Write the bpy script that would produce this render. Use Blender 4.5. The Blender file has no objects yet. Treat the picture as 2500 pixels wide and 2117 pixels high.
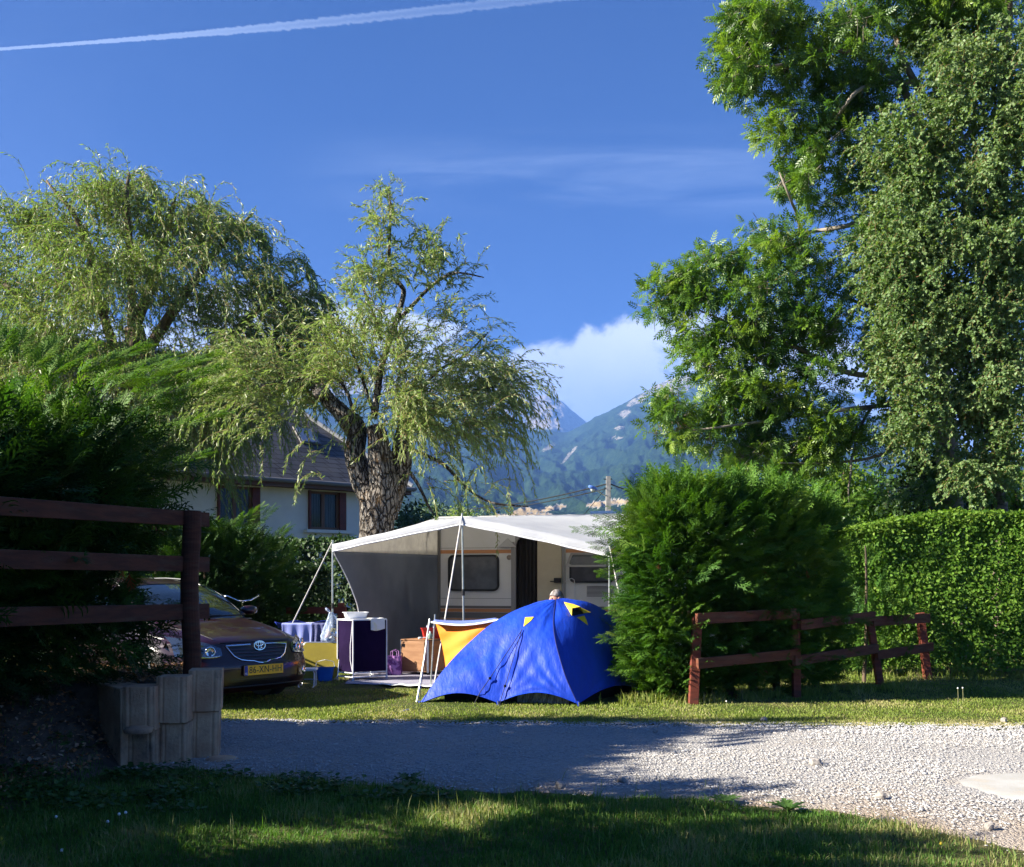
import bpy, bmesh, math, random
import numpy as np
from mathutils import Vector, Matrix, noise as mnoise
from mathutils.bvhtree import BVHTree
R = math.radians
random.seed(7)
rng = np.random.default_rng(11)
scene = bpy.context.scene
COL = scene.collection

# ------------------------------------------------------------------ camera
F, CX, HY, EYE = 2400.0, 1250.0, 1420.0, 1.4
cam_data = bpy.data.cameras.new('camera')
cam_data.sensor_width = 36.0
cam_data.sensor_fit = 'HORIZONTAL'
cam_data.lens = F / 2500.0 * 36.0
cam_data.shift_y = (HY - 1058.5) / 2500.0
cam_data.clip_start = 0.05
cam_data.clip_end = 40000
cam = bpy.data.objects.new('camera', cam_data)
COL.objects.link(cam)
cam.location = (0, 0, EYE)
cam.rotation_euler = (R(90), 0, 0)
scene.camera = cam

# ------------------------------------------------------------------ sun, sky, exposure
SUN_EL = R(29)
SAZ = Vector((-0.983, -0.182)).normalized()
SUN = Vector((SAZ.x * math.cos(SUN_EL), SAZ.y * math.cos(SUN_EL), math.sin(SUN_EL)))
sd = bpy.data.lights.new('sun', 'SUN')
sd.energy = 5.0
sd.angle = R(0.5)
sd.color = (1.0, 0.93, 0.80)
so = bpy.data.objects.new('sun', sd)
COL.objects.link(so)
so.rotation_euler = SUN.to_track_quat('Z', 'Y').to_euler()
so.location = (-20, -5, 15)
scene.view_settings.view_transform = 'Standard'
scene.view_settings.look = 'None'
scene.view_settings.exposure = 2.2
scene.view_settings.gamma = 1.0
scene.cycles.max_bounces = 7
scene.cycles.transparent_max_bounces = 12
scene.cycles.volume_bounces = 0
scene.cycles.sample_clamp_indirect = 6

world = bpy.data.worlds.new('World')
scene.world = world
world.use_nodes = True


class NT:
    """tiny node-tree helper"""
    def __init__(s, tree):
        s.t = tree
        s.t.nodes.clear()

    def n(s, kind, **kw):
        nd = s.t.nodes.new(kind)
        for k, v in kw.items():
            if k == 'ins':
                for a, b in v.items():
                    if hasattr(b, 'links') or isinstance(b, bpy.types.NodeSocket):
                        s.t.links.new(b, nd.inputs[a])
                    else:
                        nd.inputs[a].default_value = b
            else:
                setattr(nd, k, v)
        return nd

    def m(s, op, a, b=None, c=None, clamp=False):
        nd = s.t.nodes.new('ShaderNodeMath')
        nd.operation = op
        nd.use_clamp = clamp
        for i, v in enumerate((a, b, c)):
            if v is None:
                continue
            if isinstance(v, bpy.types.NodeSocket):
                s.t.links.new(v, nd.inputs[i])
            else:
                nd.inputs[i].default_value = v
        return nd.outputs[0]

    def mix(s, fac, a, b, blend='MIX'):
        nd = s.t.nodes.new('ShaderNodeMix')
        nd.data_type = 'RGBA'
        nd.blend_type = blend
        for k, v in ((0, fac), (6, a), (7, b)):
            if isinstance(v, bpy.types.NodeSocket):
                s.t.links.new(v, nd.inputs[k])
            elif k == 0:
                nd.inputs[k].default_value = v
            else:
                nd.inputs[k].default_value = (*v[:3], 1)
        return nd.outputs[2]

    def ss(s, x, lo, hi, a=0.0, b=1.0):
        nd = s.t.nodes.new('ShaderNodeMapRange')
        nd.interpolation_type = 'SMOOTHSTEP'
        s.t.links.new(x, nd.inputs[0])
        for i, v in zip((1, 2, 3, 4), (lo, hi, a, b)):
            if isinstance(v, bpy.types.NodeSocket):
                s.t.links.new(v, nd.inputs[i])
            else:
                nd.inputs[i].default_value = v
        return nd.outputs[0]


def build_sky():
    w = NT(world.node_tree)
    out = w.n('ShaderNodeOutputWorld')
    sky = w.n('ShaderNodeTexSky', sky_type='NISHITA', sun_disc=False)
    sky.sun_elevation = SUN_EL
    sky.sun_rotation = math.atan2(SAZ.x, SAZ.y)
    sky.altitude = 900
    sky.air_density = 1.0
    sky.dust_density = 0.15
    sky.ozone_density = 2.2
    tc = w.n('ShaderNodeTexCoord')
    sp = w.n('ShaderNodeSeparateXYZ', ins={0: tc.outputs['Generated']})
    X, Y, Z = sp.outputs
    front = w.ss(Y, 0.05, 0.15)
    Yp = w.m('MAXIMUM', Y, 0.05)
    u = w.m('DIVIDE', X, Yp)
    v = w.m('DIVIDE', Z, Yp)
    uv = w.n('ShaderNodeCombineXYZ', ins={0: u, 1: v}).outputs[0]
    sat = w.n('ShaderNodeHueSaturation', ins={'Saturation': 1.6, 'Value': 0.335, 'Color': sky.outputs[0]}).outputs[0]
    base = w.mix(1.0, sat, (0.38, 0.78, 1.36), 'MULTIPLY')

    # cirrus wisps
    mp = w.n('ShaderNodeMapping', ins={0: uv, 2: (0, 0, R(3)), 3: (1.7, 13, 1)})
    cn = w.n('ShaderNodeTexNoise', ins={0: mp.outputs[0], 'Scale': 1.7, 'Detail': 9, 'Roughness': 0.62, 'Distortion': 0.6}).outputs[0]
    wis = w.ss(cn, 0.34, 0.80)
    band = w.m('MULTIPLY', w.ss(v, 0.36, 0.40), w.ss(v, 0.415, 0.475, 1, 0))
    bandx = w.m('MULTIPLY', w.ss(u, -0.28, -0.02), w.ss(u, 0.24, 0.40, 1, 0.2))
    cir = w.m('MULTIPLY', w.m('MULTIPLY', wis, w.m('MULTIPLY', band, bandx)), 0.30)
    soft = w.n('ShaderNodeTexNoise', ins={0: uv, 'Scale': 1.6, 'Detail': 5}).outputs[0]
    left = w.m('MULTIPLY', w.ss(u, -0.9, 0.15, 1, 0), w.ss(soft, 0.35, 0.75))
    cir = w.m('ADD', cir, w.m('MULTIPLY', left, 0.12), clamp=True)

    # contrail: a line across the upper left
    u0, v0, u1, v1 = -0.5208, 0.5417, 0.0167, 0.5917
    L = math.hypot(u1 - u0, v1 - v0)
    ax, ay = (u1 - u0) / L, (v1 - v0) / L
    du = w.m('SUBTRACT', u, u0)
    dv = w.m('SUBTRACT', v, v0)
    al = w.m('ADD', w.m('MULTIPLY', du, ax), w.m('MULTIPLY', dv, ay))
    ac = w.m('SUBTRACT', w.m('MULTIPLY', dv, ax), w.m('MULTIPLY', du, ay))
    # slight sag of the middle
    ac = w.m('ADD', ac, w.m('MULTIPLY', w.m('SINE', w.m('MULTIPLY', al, 5.8)), 0.0035))
    cv = w.n('ShaderNodeCombineXYZ', ins={0: w.m('MULTIPLY', w.m('ADD', al, w.m('MULTIPLY', ac, 0.6)), 190), 1: w.m('MULTIPLY', ac, 60)}).outputs[0]
    tn = w.n('ShaderNodeTexNoise', ins={0: cv, 'Scale': 1.0, 'Detail': 5, 'Roughness': 0.65}).outputs[0]
    t = w.m('MULTIPLY', al, 1 / 0.54)
    half = w.ss(t, 0.0, 0.75, 0.0018, 0.0056)
    fr = w.m('DIVIDE', w.m('ADD', ac, w.m('MULTIPLY', w.m('SUBTRACT', tn, 0.5), w.m('MULTIPLY', half, 1.5))), half)
    ab = w.m('ABSOLUTE', fr)
    body = w.ss(ab, 0.55, 1.15, 1, 0)
    core = w.ss(ab, 0.0, 0.9, w.ss(t, 0.2, 0.8, 0.7, 0.42), 0.75)
    str_ = w.ss(t, 0.05, 1.05, 0.82, 0.36)
    lenm = w.m('MULTIPLY', w.ss(al, -0.9, -0.7), w.ss(al, 0.53, 0.72, 1, 0))
    con = w.m('MULTIPLY', w.m('MULTIPLY', w.m('MULTIPLY', body, core), str_), lenm, clamp=True)

    # cumulus bank resting on the mountains
    def blob(cx, cy, rx, ry, rot=0.0):
        cu, cv_ = (cx - CX) / F, (HY - cy) / F
        a = w.m('SUBTRACT', u, cu)
        b = w.m('SUBTRACT', v, cv_)
        c, s_ = math.cos(rot), math.sin(rot)
        p = w.m('DIVIDE', w.m('ADD', w.m('MULTIPLY', a, c), w.m('MULTIPLY', b, s_)), rx / F)
        q = w.m('DIVIDE', w.m('SUBTRACT', w.m('MULTIPLY', b, c), w.m('MULTIPLY', a, s_)), ry / F)
        r2 = w.m('ADD', w.m('MULTIPLY', p, p), w.m('MULTIPLY', q, q))
        return w.ss(r2, 0.0, 1.75, 1, 0)
    blobs = [blob(1570, 875, 300, 110, 0.22), blob(1420, 915, 220, 120, 0.2), blob(1760, 860, 330, 100, 0.05),
             blob(1310, 950, 170, 110, 0.0), blob(1450, 1010, 180, 45, 0.1), blob(2050, 900, 420, 70, -0.1),
             blob(2260, 1030, 300, 75, -0.1), blob(900, 800, 260, 60, -0.1), blob(1120, 900, 200, 60, -0.2),
             blob(640, 760, 240, 70, 0), blob(2700, 900, 500, 90, 0), blob(100, 850, 500, 80, 0)]
    acc = blobs[0]
    for b in blobs[1:]:
        acc = w.m('MAXIMUM', acc, b)
    n1 = w.n('ShaderNodeTexNoise', ins={0: uv, 'Scale': 15, 'Detail': 12, 'Roughness': 0.62, 'Distortion': 0.25}).outputs[0]
    vor = w.n('ShaderNodeTexVoronoi', feature='SMOOTH_F1', ins={0: w.n('ShaderNodeMixRGB', blend_type='ADD', ins={0: 0.05, 1: uv, 2: w.n('ShaderNodeTexNoise', ins={0: uv, 'Scale': 30, 'Detail': 6}).outputs[1]}).outputs[0], 'Scale': 26})
    puff = w.m('SUBTRACT', 0.42, vor.outputs['Distance'])
    dens = w.m('ADD', w.m('ADD', acc, w.m('MULTIPLY', w.m('SUBTRACT', n1, 0.5), 1.9)), w.m('MULTIPLY', puff, 0.55))
    cum = w.m('MULTIPLY', w.ss(dens, 0.36, 0.80), w.ss(acc, 0.01, 0.18))
    n2 = w.n('ShaderNodeTexNoise', ins={0: uv, 'Scale': 9, 'Detail': 6, 'Roughness': 0.5}).outputs[0]
    shade = w.m('ADD', w.m('MULTIPLY', w.ss(v, 0.15, 0.26), 0.6), w.m('MULTIPLY', w.m('SUBTRACT', n2, 0.3), 0.9), clamp=True)
    ccol = w.mix(shade, (2.7, 3.3, 4.5), (5.9, 6.1, 6.5))
    c1 = w.mix(w.m('MULTIPLY', w.m('MAXIMUM', cir, con), front), base, (3.4, 4.2, 5.8))
    c2 = w.mix(w.m('MULTIPLY', w.m('MULTIPLY', cum, 0.93), front), c1, ccol)
    bg = w.n('ShaderNodeBackground', ins={0: c2, 1: 0.05})
    w.t.links.new(bg.outputs[0], out.inputs[0])


build_sky()


# ------------------------------------------------------------------ helpers
def P(x, y, d):
    """pixel of the photograph at depth d metres -> world point"""
    return Vector(((x - CX) / F * d, d, EYE - (y - HY) / F * d))


def G(x, y, z=0.0):
    d = (EYE - z) * F / (y - HY)
    return Vector(((x - CX) / F * d, d, z))


def tag(o, label=None, cat=None, group=None, kind=None):
    if label: o['label'] = label
    if cat: o['category'] = cat
    if group: o['group'] = group
    if kind: o['kind'] = kind
    return o


def thing(name, label, cat, loc=(0, 0, 0), rz=0.0, group=None):
    o = bpy.data.objects.new(name, None)
    o.empty_display_size = 0.2
    COL.objects.link(o)
    o.location = loc
    o.rotation_euler = (0, 0, rz)
    return tag(o, label, cat, group)


def link_mesh(name, me, mat, parent=None, world=False):
    """world=True: mesh given in world coordinates although its parent stands elsewhere"""
    o = bpy.data.objects.new(name, me)
    if mat is not None:
        for m_ in (mat if isinstance(mat, (list, tuple)) else [mat]):
            me.materials.append(m_)
    COL.objects.link(o)
    if parent is not None:
        o.parent = parent
        if world:
            mw = Matrix.Identity(4)
            chain = []
            p = parent
            while p is not None:
                chain.append(p)
                p = p.parent
            for p in reversed(chain):
                mw = mw @ p.matrix_parent_inverse @ Matrix.LocRotScale(p.location, p.rotation_euler, p.scale)
            o.matrix_parent_inverse = mw.inverted()
    return o


def arr_mesh(name, V, Fc, mat, parent=None, rnd=None, smooth=False, world=False, midx=None):
    """V (n,3), Fc (m,k) numpy -> mesh object"""
    V = np.asarray(V, dtype=np.float32)
    Fc = np.asarray(Fc, dtype=np.int32)
    k = Fc.shape[1]
    me = bpy.data.meshes.new(name)
    me.vertices.add(len(V))
    me.vertices.foreach_set('co', V.ravel())
    me.loops.add(Fc.size)
    me.loops.foreach_set('vertex_index', Fc.ravel())
    me.polygons.add(len(Fc))
    me.polygons.foreach_set('loop_start', np.arange(0, Fc.size, k, dtype=np.int32))
    me.polygons.foreach_set('loop_total', np.full(len(Fc), k, dtype=np.int32))
    if midx is not None:
        me.polygons.foreach_set('material_index', np.asarray(midx, dtype=np.int32))
    me.update(calc_edges=True)
    me.validate()
    if rnd is not None:
        at = me.attributes.new('rnd', 'FLOAT', 'POINT')
        at.data.foreach_set('value', np.asarray(rnd, dtype=np.float32))
    if smooth:
        me.polygons.foreach_set('use_smooth', np.ones(len(Fc), dtype=bool))
    return link_mesh(name, me, mat, parent, world)


class MB:
    """collects boxes, bars, tubes, sheets; build() links them as ONE mesh object"""
    def __init__(s):
        s.v, s.f, s.mi, s.cur = [], [], [], 0

    def raw(s, vs, fs):
        b = len(s.v)
        s.v += [tuple(v) for v in vs]
        s.f += [tuple(b + i for i in f) for f in fs]
        s.mi += [s.cur] * len(fs)
        return s

    def box(s, c, size, rz=0.0, M=None):
        hx, hy, hz = size[0] / 2, size[1] / 2, size[2] / 2
        vs = [Vector((x, y, z)) for x in (-hx, hx) for y in (-hy, hy) for z in (-hz, hz)]
        Rm = M if M is not None else Matrix.Rotation(rz, 3, 'Z')
        vs = [Rm @ v + Vector(c) for v in vs]
        return s.raw(vs, [(0, 1, 3, 2), (4, 6, 7, 5), (0, 4, 5, 1), (2, 3, 7, 6), (0, 2, 6, 4), (1, 5, 7, 3)])

    def bar(s, a, b, wd, ht, up=(0, 0, 1)):
        """rectangular bar from a to b: wd across, ht along up"""
        a, b = Vector(a), Vector(b)
        d = (b - a).normalized()
        side = d.cross(Vector(up)).normalized()
        u = side.cross(d).normalized()
        vs = []
        for p in (a, b):
            for i, j in ((-1, -1), (1, -1), (1, 1), (-1, 1)):
                vs.append(p + side * (i * wd / 2) + u * (j * ht / 2))
        return s.raw(vs, [(0, 3, 2, 1), (4, 5, 6, 7), (0, 1, 5, 4), (1, 2, 6, 5), (2, 3, 7, 6), (3, 0, 4, 7)])

    def tube(s, pts, rad, n=8, cap=True):
        pts = [Vector(p) for p in pts]
        if not isinstance(rad, (list, tuple)):
            rad = [rad] * len(pts)
        vs, fs = [], []
        up = Vector((0, 0, 1))
        d0 = (pts[1] - pts[0]).normalized()
        if abs(d0.dot(up)) > 0.9: up = Vector((1, 0, 0))
        side = d0.cross(up).normalized()
        for i, p in enumerate(pts):
            d = (pts[min(i + 1, len(pts) - 1)] - pts[max(i - 1, 0)]).normalized()
            side = (side - d * side.dot(d)).normalized()
            w = d.cross(side)
            for k in range(n):
                a = 2 * math.pi * k / n
                vs.append(p + (side * math.cos(a) + w * math.sin(a)) * rad[i])
        for i in range(len(pts) - 1):
            for k in range(n):
                k2 = (k + 1) % n
                fs.append((i * n + k, i * n + k2, (i + 1) * n + k2, (i + 1) * n + k))
        if cap:
            fs.append(tuple(reversed(range(n))))
            fs.append(tuple((len(pts) - 1) * n + k for k in range(n)))
        return s.raw(vs, fs)

    def lathe(s, prof, c, n=20, M=None):
        vs, fs = [], []
        Rm = M if M is not None else Matrix.Identity(3)
        for r, z in prof:
            for k in range(n):
                a = 2 * math.pi * k / n
                vs.append(Rm @ Vector((r * math.cos(a), r * math.sin(a), z)) + Vector(c))
        for i in range(len(prof) - 1):
            for k in range(n):
                k2 = (k + 1) % n
                fs.append((i * n + k, i * n + k2, (i + 1) * n + k2, (i + 1) * n + k))
        return s.raw(vs, fs)

    def grid(s, fn, nu, nv, closed_u=False):
        vs = [Vector(fn(i / nu, j / nv)) for j in range(nv + 1) for i in range(nu + 1)]
        fs = [(j * (nu + 1) + i, j * (nu + 1) + i + 1, (j + 1) * (nu + 1) + i + 1, (j + 1) * (nu + 1) + i)
              for j in range(nv) for i in range(nu)]
        return s.raw(vs, fs)

    def prism(s, poly, off):
        """polygon (3-D points) extruded by vector off"""
        off = Vector(off)
        n = len(poly)
        vs = [Vector(p) for p in poly] + [Vector(p) + off for p in poly]
        fs = [tuple(range(n - 1, -1, -1)), tuple(range(n, 2 * n))]
        fs += [(i, (i + 1) % n, n + (i + 1) % n, n + i) for i in range(n)]
        return s.raw(vs, fs)

    def build(s, name, mat, parent=None, world=False, bevel=0.0, smooth=False, solid=0.0, subd=0, seg=2, weld=True):
        me = bpy.data.meshes.new(name)
        me.from_pydata(s.v, [], s.f)
        me.polygons.foreach_set('material_index', s.mi)
        me.update()
        bm = bmesh.new()
        bm.from_mesh(me)
        if weld and (bevel or subd or smooth):
            bmesh.ops.remove_doubles(bm, verts=bm.verts, dist=1e-5)
        if not solid:
            bmesh.ops.recalc_face_normals(bm, faces=bm.faces)
        bm.to_mesh(me)
        bm.free()
        o = link_mesh(name, me, mat, parent, world)
        if solid:
            md = o.modifiers.new('solid', 'SOLIDIFY'); md.thickness = solid; md.offset = 0
        if bevel:
            md = o.modifiers.new('bevel', 'BEVEL'); md.width = bevel; md.segments = seg; md.limit_method = 'ANGLE'
        if subd:
            md = o.modifiers.new('subd', 'SUBSURF'); md.levels = subd; md.render_levels = subd
        if smooth:
            me.polygons.foreach_set('use_smooth', [True] * len(me.polygons))
        return o


def copy_tree(o, parent=None):
    c = o.copy()
    COL.objects.link(c)
    c.parent = parent
    for ch in list(o.children):
        copy_tree(ch, c)
    return c


# ------------------------------------------------------------------ materials
MATS = {}


def mat(name, col, rough=0.6, col2=None, scale=8.0, detail=5, bump=0.0, bscale=None, metal=0.0, spec=0.5,
        coat=0.0, stretch=None, lo=0.35, hi=0.65, alpha=None, trans=0.0, bdist=0.01, sheen=0.0, col3=None, scale3=2.0, lo3=0.5, hi3=0.7):
    if name in MATS: return MATS[name]
    m = bpy.data.materials.new(name)
    m.use_nodes = True
    w = NT(m.node_tree)
    out = w.n('ShaderNodeOutputMaterial')
    b = w.n('ShaderNodeBsdfPrincipled', ins={'Base Color': (*col, 1), 'Roughness': rough, 'Metallic': metal})
    b.inputs['Specular IOR Level'].default_value = spec
    b.inputs['Coat Weight'].default_value = coat
    if sheen: b.inputs['Sheen Weight'].default_value = sheen
    if trans: b.inputs['Transmission Weight'].default_value = trans
    if alpha is not None: b.inputs['Alpha'].default_value = alpha
    w.t.links.new(b.outputs[0], out.inputs[0])
    tc = w.n('ShaderNodeTexCoord')
    vec = tc.outputs['Object']
    if stretch:
        vec = w.n('ShaderNodeMapping', ins={0: vec, 3: stretch}).outputs[0]
    if col2 is not None:
        nz = w.n('ShaderNodeTexNoise', ins={0: vec, 'Scale': scale, 'Detail': detail, 'Roughness': 0.6}).outputs[0]
        c = w.mix(w.ss(nz, lo, hi), col, col2)
        if col3 is not None:
            nz3 = w.n('ShaderNodeTexNoise', ins={0: vec, 'Scale': scale3, 'Detail': 7, 'Roughness': 0.65}).outputs[0]
            c = w.mix(w.ss(nz3, lo3, hi3), c, col3)
        w.t.links.new(c, b.inputs['Base Color'])
    if bump:
        nb = w.n('ShaderNodeTexNoise', ins={0: vec, 'Scale': bscale or scale * 3, 'Detail': 6, 'Roughness': 0.6}).outputs[0]
        bp = w.n('ShaderNodeBump', ins={'Strength': bump, 'Distance': bdist, 'Height': nb})
        w.t.links.new(bp.outputs[0], b.inputs['Normal'])
    MATS[name] = m
    return m


def leaf_mat(name, cols, trans=0.35, rough=0.5, spec=0.35, tcol=None):
    """leaf material; 'rnd' vertex attribute picks the leaf's own colour"""
    m = bpy.data.materials.new(name)
    m.use_nodes = True
    w = NT(m.node_tree)
    out = w.n('ShaderNodeOutputMaterial')
    at = w.n('ShaderNodeAttribute', attribute_name='rnd')
    rp = w.n('ShaderNodeValToRGB', ins={0: at.outputs['Fac']})
    el = rp.color_ramp.elements
    el[0].position = 0; el[0].color = (*cols[0], 1)
    el[1].position = 1; el[1].color = (*cols[-1], 1)
    for i, c in enumerate(cols[1:-1]):
        e = el.new((i + 1) / (len(cols) - 1)); e.color = (*c, 1)
    b = w.n('ShaderNodeBsdfPrincipled', ins={'Base Color': rp.outputs[0], 'Roughness': rough})
    b.inputs['Specular IOR Level'].default_value = spec
    tl = w.mix(1.0, rp.outputs[0], tcol or (1.25, 1.35, 0.45), 'MULTIPLY')
    t = w.n('ShaderNodeBsdfTranslucent', ins={0: tl})
    mx = w.n('ShaderNodeMixShader', ins={0: trans, 1: b.outputs[0], 2: t.outputs[0]})
    w.t.links.new(mx.outputs[0], out.inputs[0])
    MATS[name] = m
    return m


def cloth_mat(name, col, col2, trans=0.35, rough=0.75, scale=2.2, bump=0.3, bscale=5, bdist=0.03, tcol=None):
    m = bpy.data.materials.new(name)
    m.use_nodes = True
    w = NT(m.node_tree)
    out = w.n('ShaderNodeOutputMaterial')
    v = w.n('ShaderNodeTexCoord').outputs['Object']
    nz = w.n('ShaderNodeTexNoise', ins={0: v, 'Scale': scale, 'Detail': 6, 'Roughness': 0.6}).outputs[0]
    c = w.mix(w.ss(nz, 0.35, 0.65), col, col2)
    nb = w.n('ShaderNodeTexNoise', ins={0: v, 'Scale': bscale, 'Detail': 6, 'Roughness': 0.6}).outputs[0]
    bp = w.n('ShaderNodeBump', ins={'Strength': bump, 'Distance': bdist, 'Height': nb})
    b = w.n('ShaderNodeBsdfPrincipled', ins={'Base Color': c, 'Roughness': rough, 'Normal': bp.outputs[0]})
    t = w.n('ShaderNodeBsdfTranslucent', ins={0: w.mix(1.0, c, tcol or (1, 1, 1), 'MULTIPLY')})
    mx = w.n('ShaderNodeMixShader', ins={0: trans, 1: b.outputs[0], 2: t.outputs[0]})
    w.t.links.new(mx.outputs[0], out.inputs[0])
    return m

# ------------------------------------------------------------------ shared materials
def bark_mat():
    """deeply cracked grey bark with pale lichen specks and rusty moss"""
    m = bpy.data.materials.new('bark_willow')
    m.use_nodes = True
    w = NT(m.node_tree)
    out = w.n('ShaderNodeOutputMaterial')
    v0 = w.n('ShaderNodeTexCoord').outputs['Object']
    dn = w.n('ShaderNodeTexNoise', ins={0: v0, 'Scale': 5, 'Detail': 5})
    vd = w.n('ShaderNodeMixRGB', blend_type='ADD', ins={0: 0.12, 1: v0, 2: dn.outputs[1]}).outputs[0]
    v = w.n('ShaderNodeMapping', ins={0: vd, 3: (1.0, 1.0, 0.28)}).outputs[0]
    vo = w.n('ShaderNodeTexVoronoi', feature='DISTANCE_TO_EDGE', ins={0: v, 'Scale': 15})
    crack = w.ss(vo.outputs[0], 0.0, 0.16)
    n1 = w.n('ShaderNodeTexNoise', ins={0: v0, 'Scale': 22, 'Detail': 8, 'Roughness': 0.7}).outputs[0]
    n2 = w.n('ShaderNodeTexNoise', ins={0: v0, 'Scale': 2.6, 'Detail': 6, 'Roughness': 0.6}).outputs[0]
    n3 = w.n('ShaderNodeTexNoise', ins={0: v0, 'Scale': 34, 'Detail': 3, 'Roughness': 0.6}).outputs[0]
    c = w.mix(crack, (0.035, 0.026, 0.02), w.mix(n1, (0.12, 0.098, 0.078), (0.32, 0.285, 0.245)))
    c = w.mix(w.m('MULTIPLY', w.ss(n2, 0.54, 0.66), 0.8), c, w.mix(n1, (0.16, 0.06, 0.02), (0.08, 0.07, 0.02)))
    c = w.mix(w.m('MULTIPLY', w.ss(n3, 0.58, 0.66), crack), c, (0.46, 0.46, 0.42))
    b = w.n('ShaderNodeBsdfPrincipled', ins={'Base Color': c, 'Roughness': 0.95})
    b.inputs['Specular IOR Level'].default_value = 0.15
    bp = w.n('ShaderNodeBump', ins={'Strength': 1.0, 'Distance': 0.06, 'Height': w.m('ADD', crack, w.m('MULTIPLY', n1, 0.5))})
    w.t.links.new(bp.outputs[0], b.inputs['Normal'])
    w.t.links.new(b.outputs[0], out.inputs[0])
    return m


M_BARK = bark_mat()
M_BARKD = mat('bark_dark', (0.06, 0.045, 0.03), 0.9, (0.16, 0.11, 0.07), 7, 6, bump=0.8, bscale=20, stretch=(2, 2, 0.5), bdist=0.02)
M_TWIG = mat('twig_yellow', (0.20, 0.13, 0.045), 0.7, (0.30, 0.20, 0.08), 6)
M_TWIGR = mat('twig_red', (0.20, 0.085, 0.035), 0.7, (0.30, 0.16, 0.07), 6)
M_ASHBARK = mat('bark_ash', (0.13, 0.11, 0.085), 0.85, (0.26, 0.22, 0.17), 5, 6, bump=0.5, bscale=18, bdist=0.02, col3=(0.30, 0.15, 0.03), scale3=3, lo3=0.6, hi3=0.68)
M_REDWOOD = mat('red_wood', (0.13, 0.024, 0.012), 0.8, (0.21, 0.045, 0.022), 5, 8, bump=0.6, bscale=30, stretch=(1, 1, 6), bdist=0.004,
                col3=(0.07, 0.028, 0.02), scale3=3, lo3=0.52, hi3=0.7)
M_REDRAIL = mat('red_rail', (0.085, 0.022, 0.009), 0.85, (0.15, 0.042, 0.018), 4, 8, bump=0.6, bscale=30, stretch=(1, 1, 7), bdist=0.004,
                col3=(0.12, 0.065, 0.035), scale3=2.5, lo3=0.5, hi3=0.7)
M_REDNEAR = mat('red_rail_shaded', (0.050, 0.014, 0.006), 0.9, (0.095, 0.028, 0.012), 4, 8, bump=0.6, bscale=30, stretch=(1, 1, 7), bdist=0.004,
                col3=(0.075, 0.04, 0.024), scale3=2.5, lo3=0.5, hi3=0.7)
M_BLOCK = mat('concrete_block', (0.42, 0.24, 0.14), 0.95, (0.55, 0.36, 0.22), 5, 8, bump=0.7, bscale=45, bdist=0.008, col3=(0.14, 0.10, 0.075), scale3=3, lo3=0.5, hi3=0.72)
M_BLOCKT = M_BLOCK
M_SOIL = mat('soil', (0.055, 0.038, 0.026), 0.95, (0.15, 0.105, 0.07), 7, 8, bump=1.0, bscale=30, bdist=0.03)
M_ALU = mat('aluminium', (0.62, 0.64, 0.66), 0.35, metal=0.9)
M_STEEL = mat('pole_steel', (0.42, 0.46, 0.44), 0.35, (0.55, 0.58, 0.56), 12, metal=0.7)
M_ROPE = mat('rope', (0.55, 0.53, 0.50), 0.8)
M_CORD = mat('black_cord', (0.01, 0.01, 0.02), 0.7)
M_BLACK = mat('black_plastic', (0.012, 0.012, 0.013), 0.45)
M_WHITE = mat('white_plastic', (0.80, 0.81, 0.82), 0.4, (0.74, 0.75, 0.76), 9)
M_CHROME = mat('chrome', (0.85, 0.86, 0.88), 0.12, metal=1.0)

L_WILLOW = leaf_mat('willow_leaf', [(0.13, 0.19, 0.06), (0.20, 0.26, 0.08), (0.29, 0.34, 0.12), (0.42, 0.47, 0.28)], 0.40, 0.42, 0.5, (1.05, 1.3, 0.6))
L_WILLOWB = leaf_mat('willow_leaf_far', [(0.10, 0.165, 0.045), (0.16, 0.23, 0.06), (0.225, 0.29, 0.085), (0.34, 0.40, 0.22)], 0.40, 0.42, 0.5, (1.1, 1.3, 0.55))
L_ASH = leaf_mat('ash_leaf', [(0.055, 0.125, 0.03), (0.09, 0.18, 0.032), (0.155, 0.25, 0.035), (0.23, 0.31, 0.05)], 0.42, 0.38, 0.5)
L_SEED = leaf_mat('ash_seed', [(0.22, 0.27, 0.06), (0.30, 0.34, 0.09)], 0.3, 0.6)
L_BIRCH = leaf_mat('birch_leaf', [(0.09, 0.165, 0.055), (0.13, 0.215, 0.07), (0.18, 0.265, 0.10), (0.28, 0.35, 0.19)], 0.35, 0.55, 0.35)
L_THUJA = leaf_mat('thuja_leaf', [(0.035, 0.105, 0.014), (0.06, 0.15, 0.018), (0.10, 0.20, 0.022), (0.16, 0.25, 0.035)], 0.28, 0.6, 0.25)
L_THUJAD = leaf_mat('thuja_leaf_shaded', [(0.012, 0.036, 0.008), (0.022, 0.062, 0.010), (0.045, 0.105, 0.014), (0.075, 0.15, 0.02)], 0.16, 0.6, 0.2)  # darker thuja copy: the shade on the foliage is put into its colour
L_DEAD = leaf_mat('thuja_dead', [(0.16, 0.045, 0.015), (0.24, 0.08, 0.03)], 0.2, 0.7)
L_LAUREL = leaf_mat('hedge_leaf', [(0.05, 0.13, 0.012), (0.085, 0.185, 0.018), (0.13, 0.235, 0.026), (0.20, 0.29, 0.045)], 0.34, 0.6, 0.22)
L_DARK = leaf_mat('dark_leaf', [(0.012, 0.032, 0.008), (0.024, 0.055, 0.012), (0.042, 0.085, 0.018)], 0.16, 0.5, 0.3)
L_CEDAR = leaf_mat('cedar_leaf', [(0.05, 0.10, 0.06), (0.08, 0.14, 0.085), (0.12, 0.19, 0.11)], 0.2, 0.6, 0.3)
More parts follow.
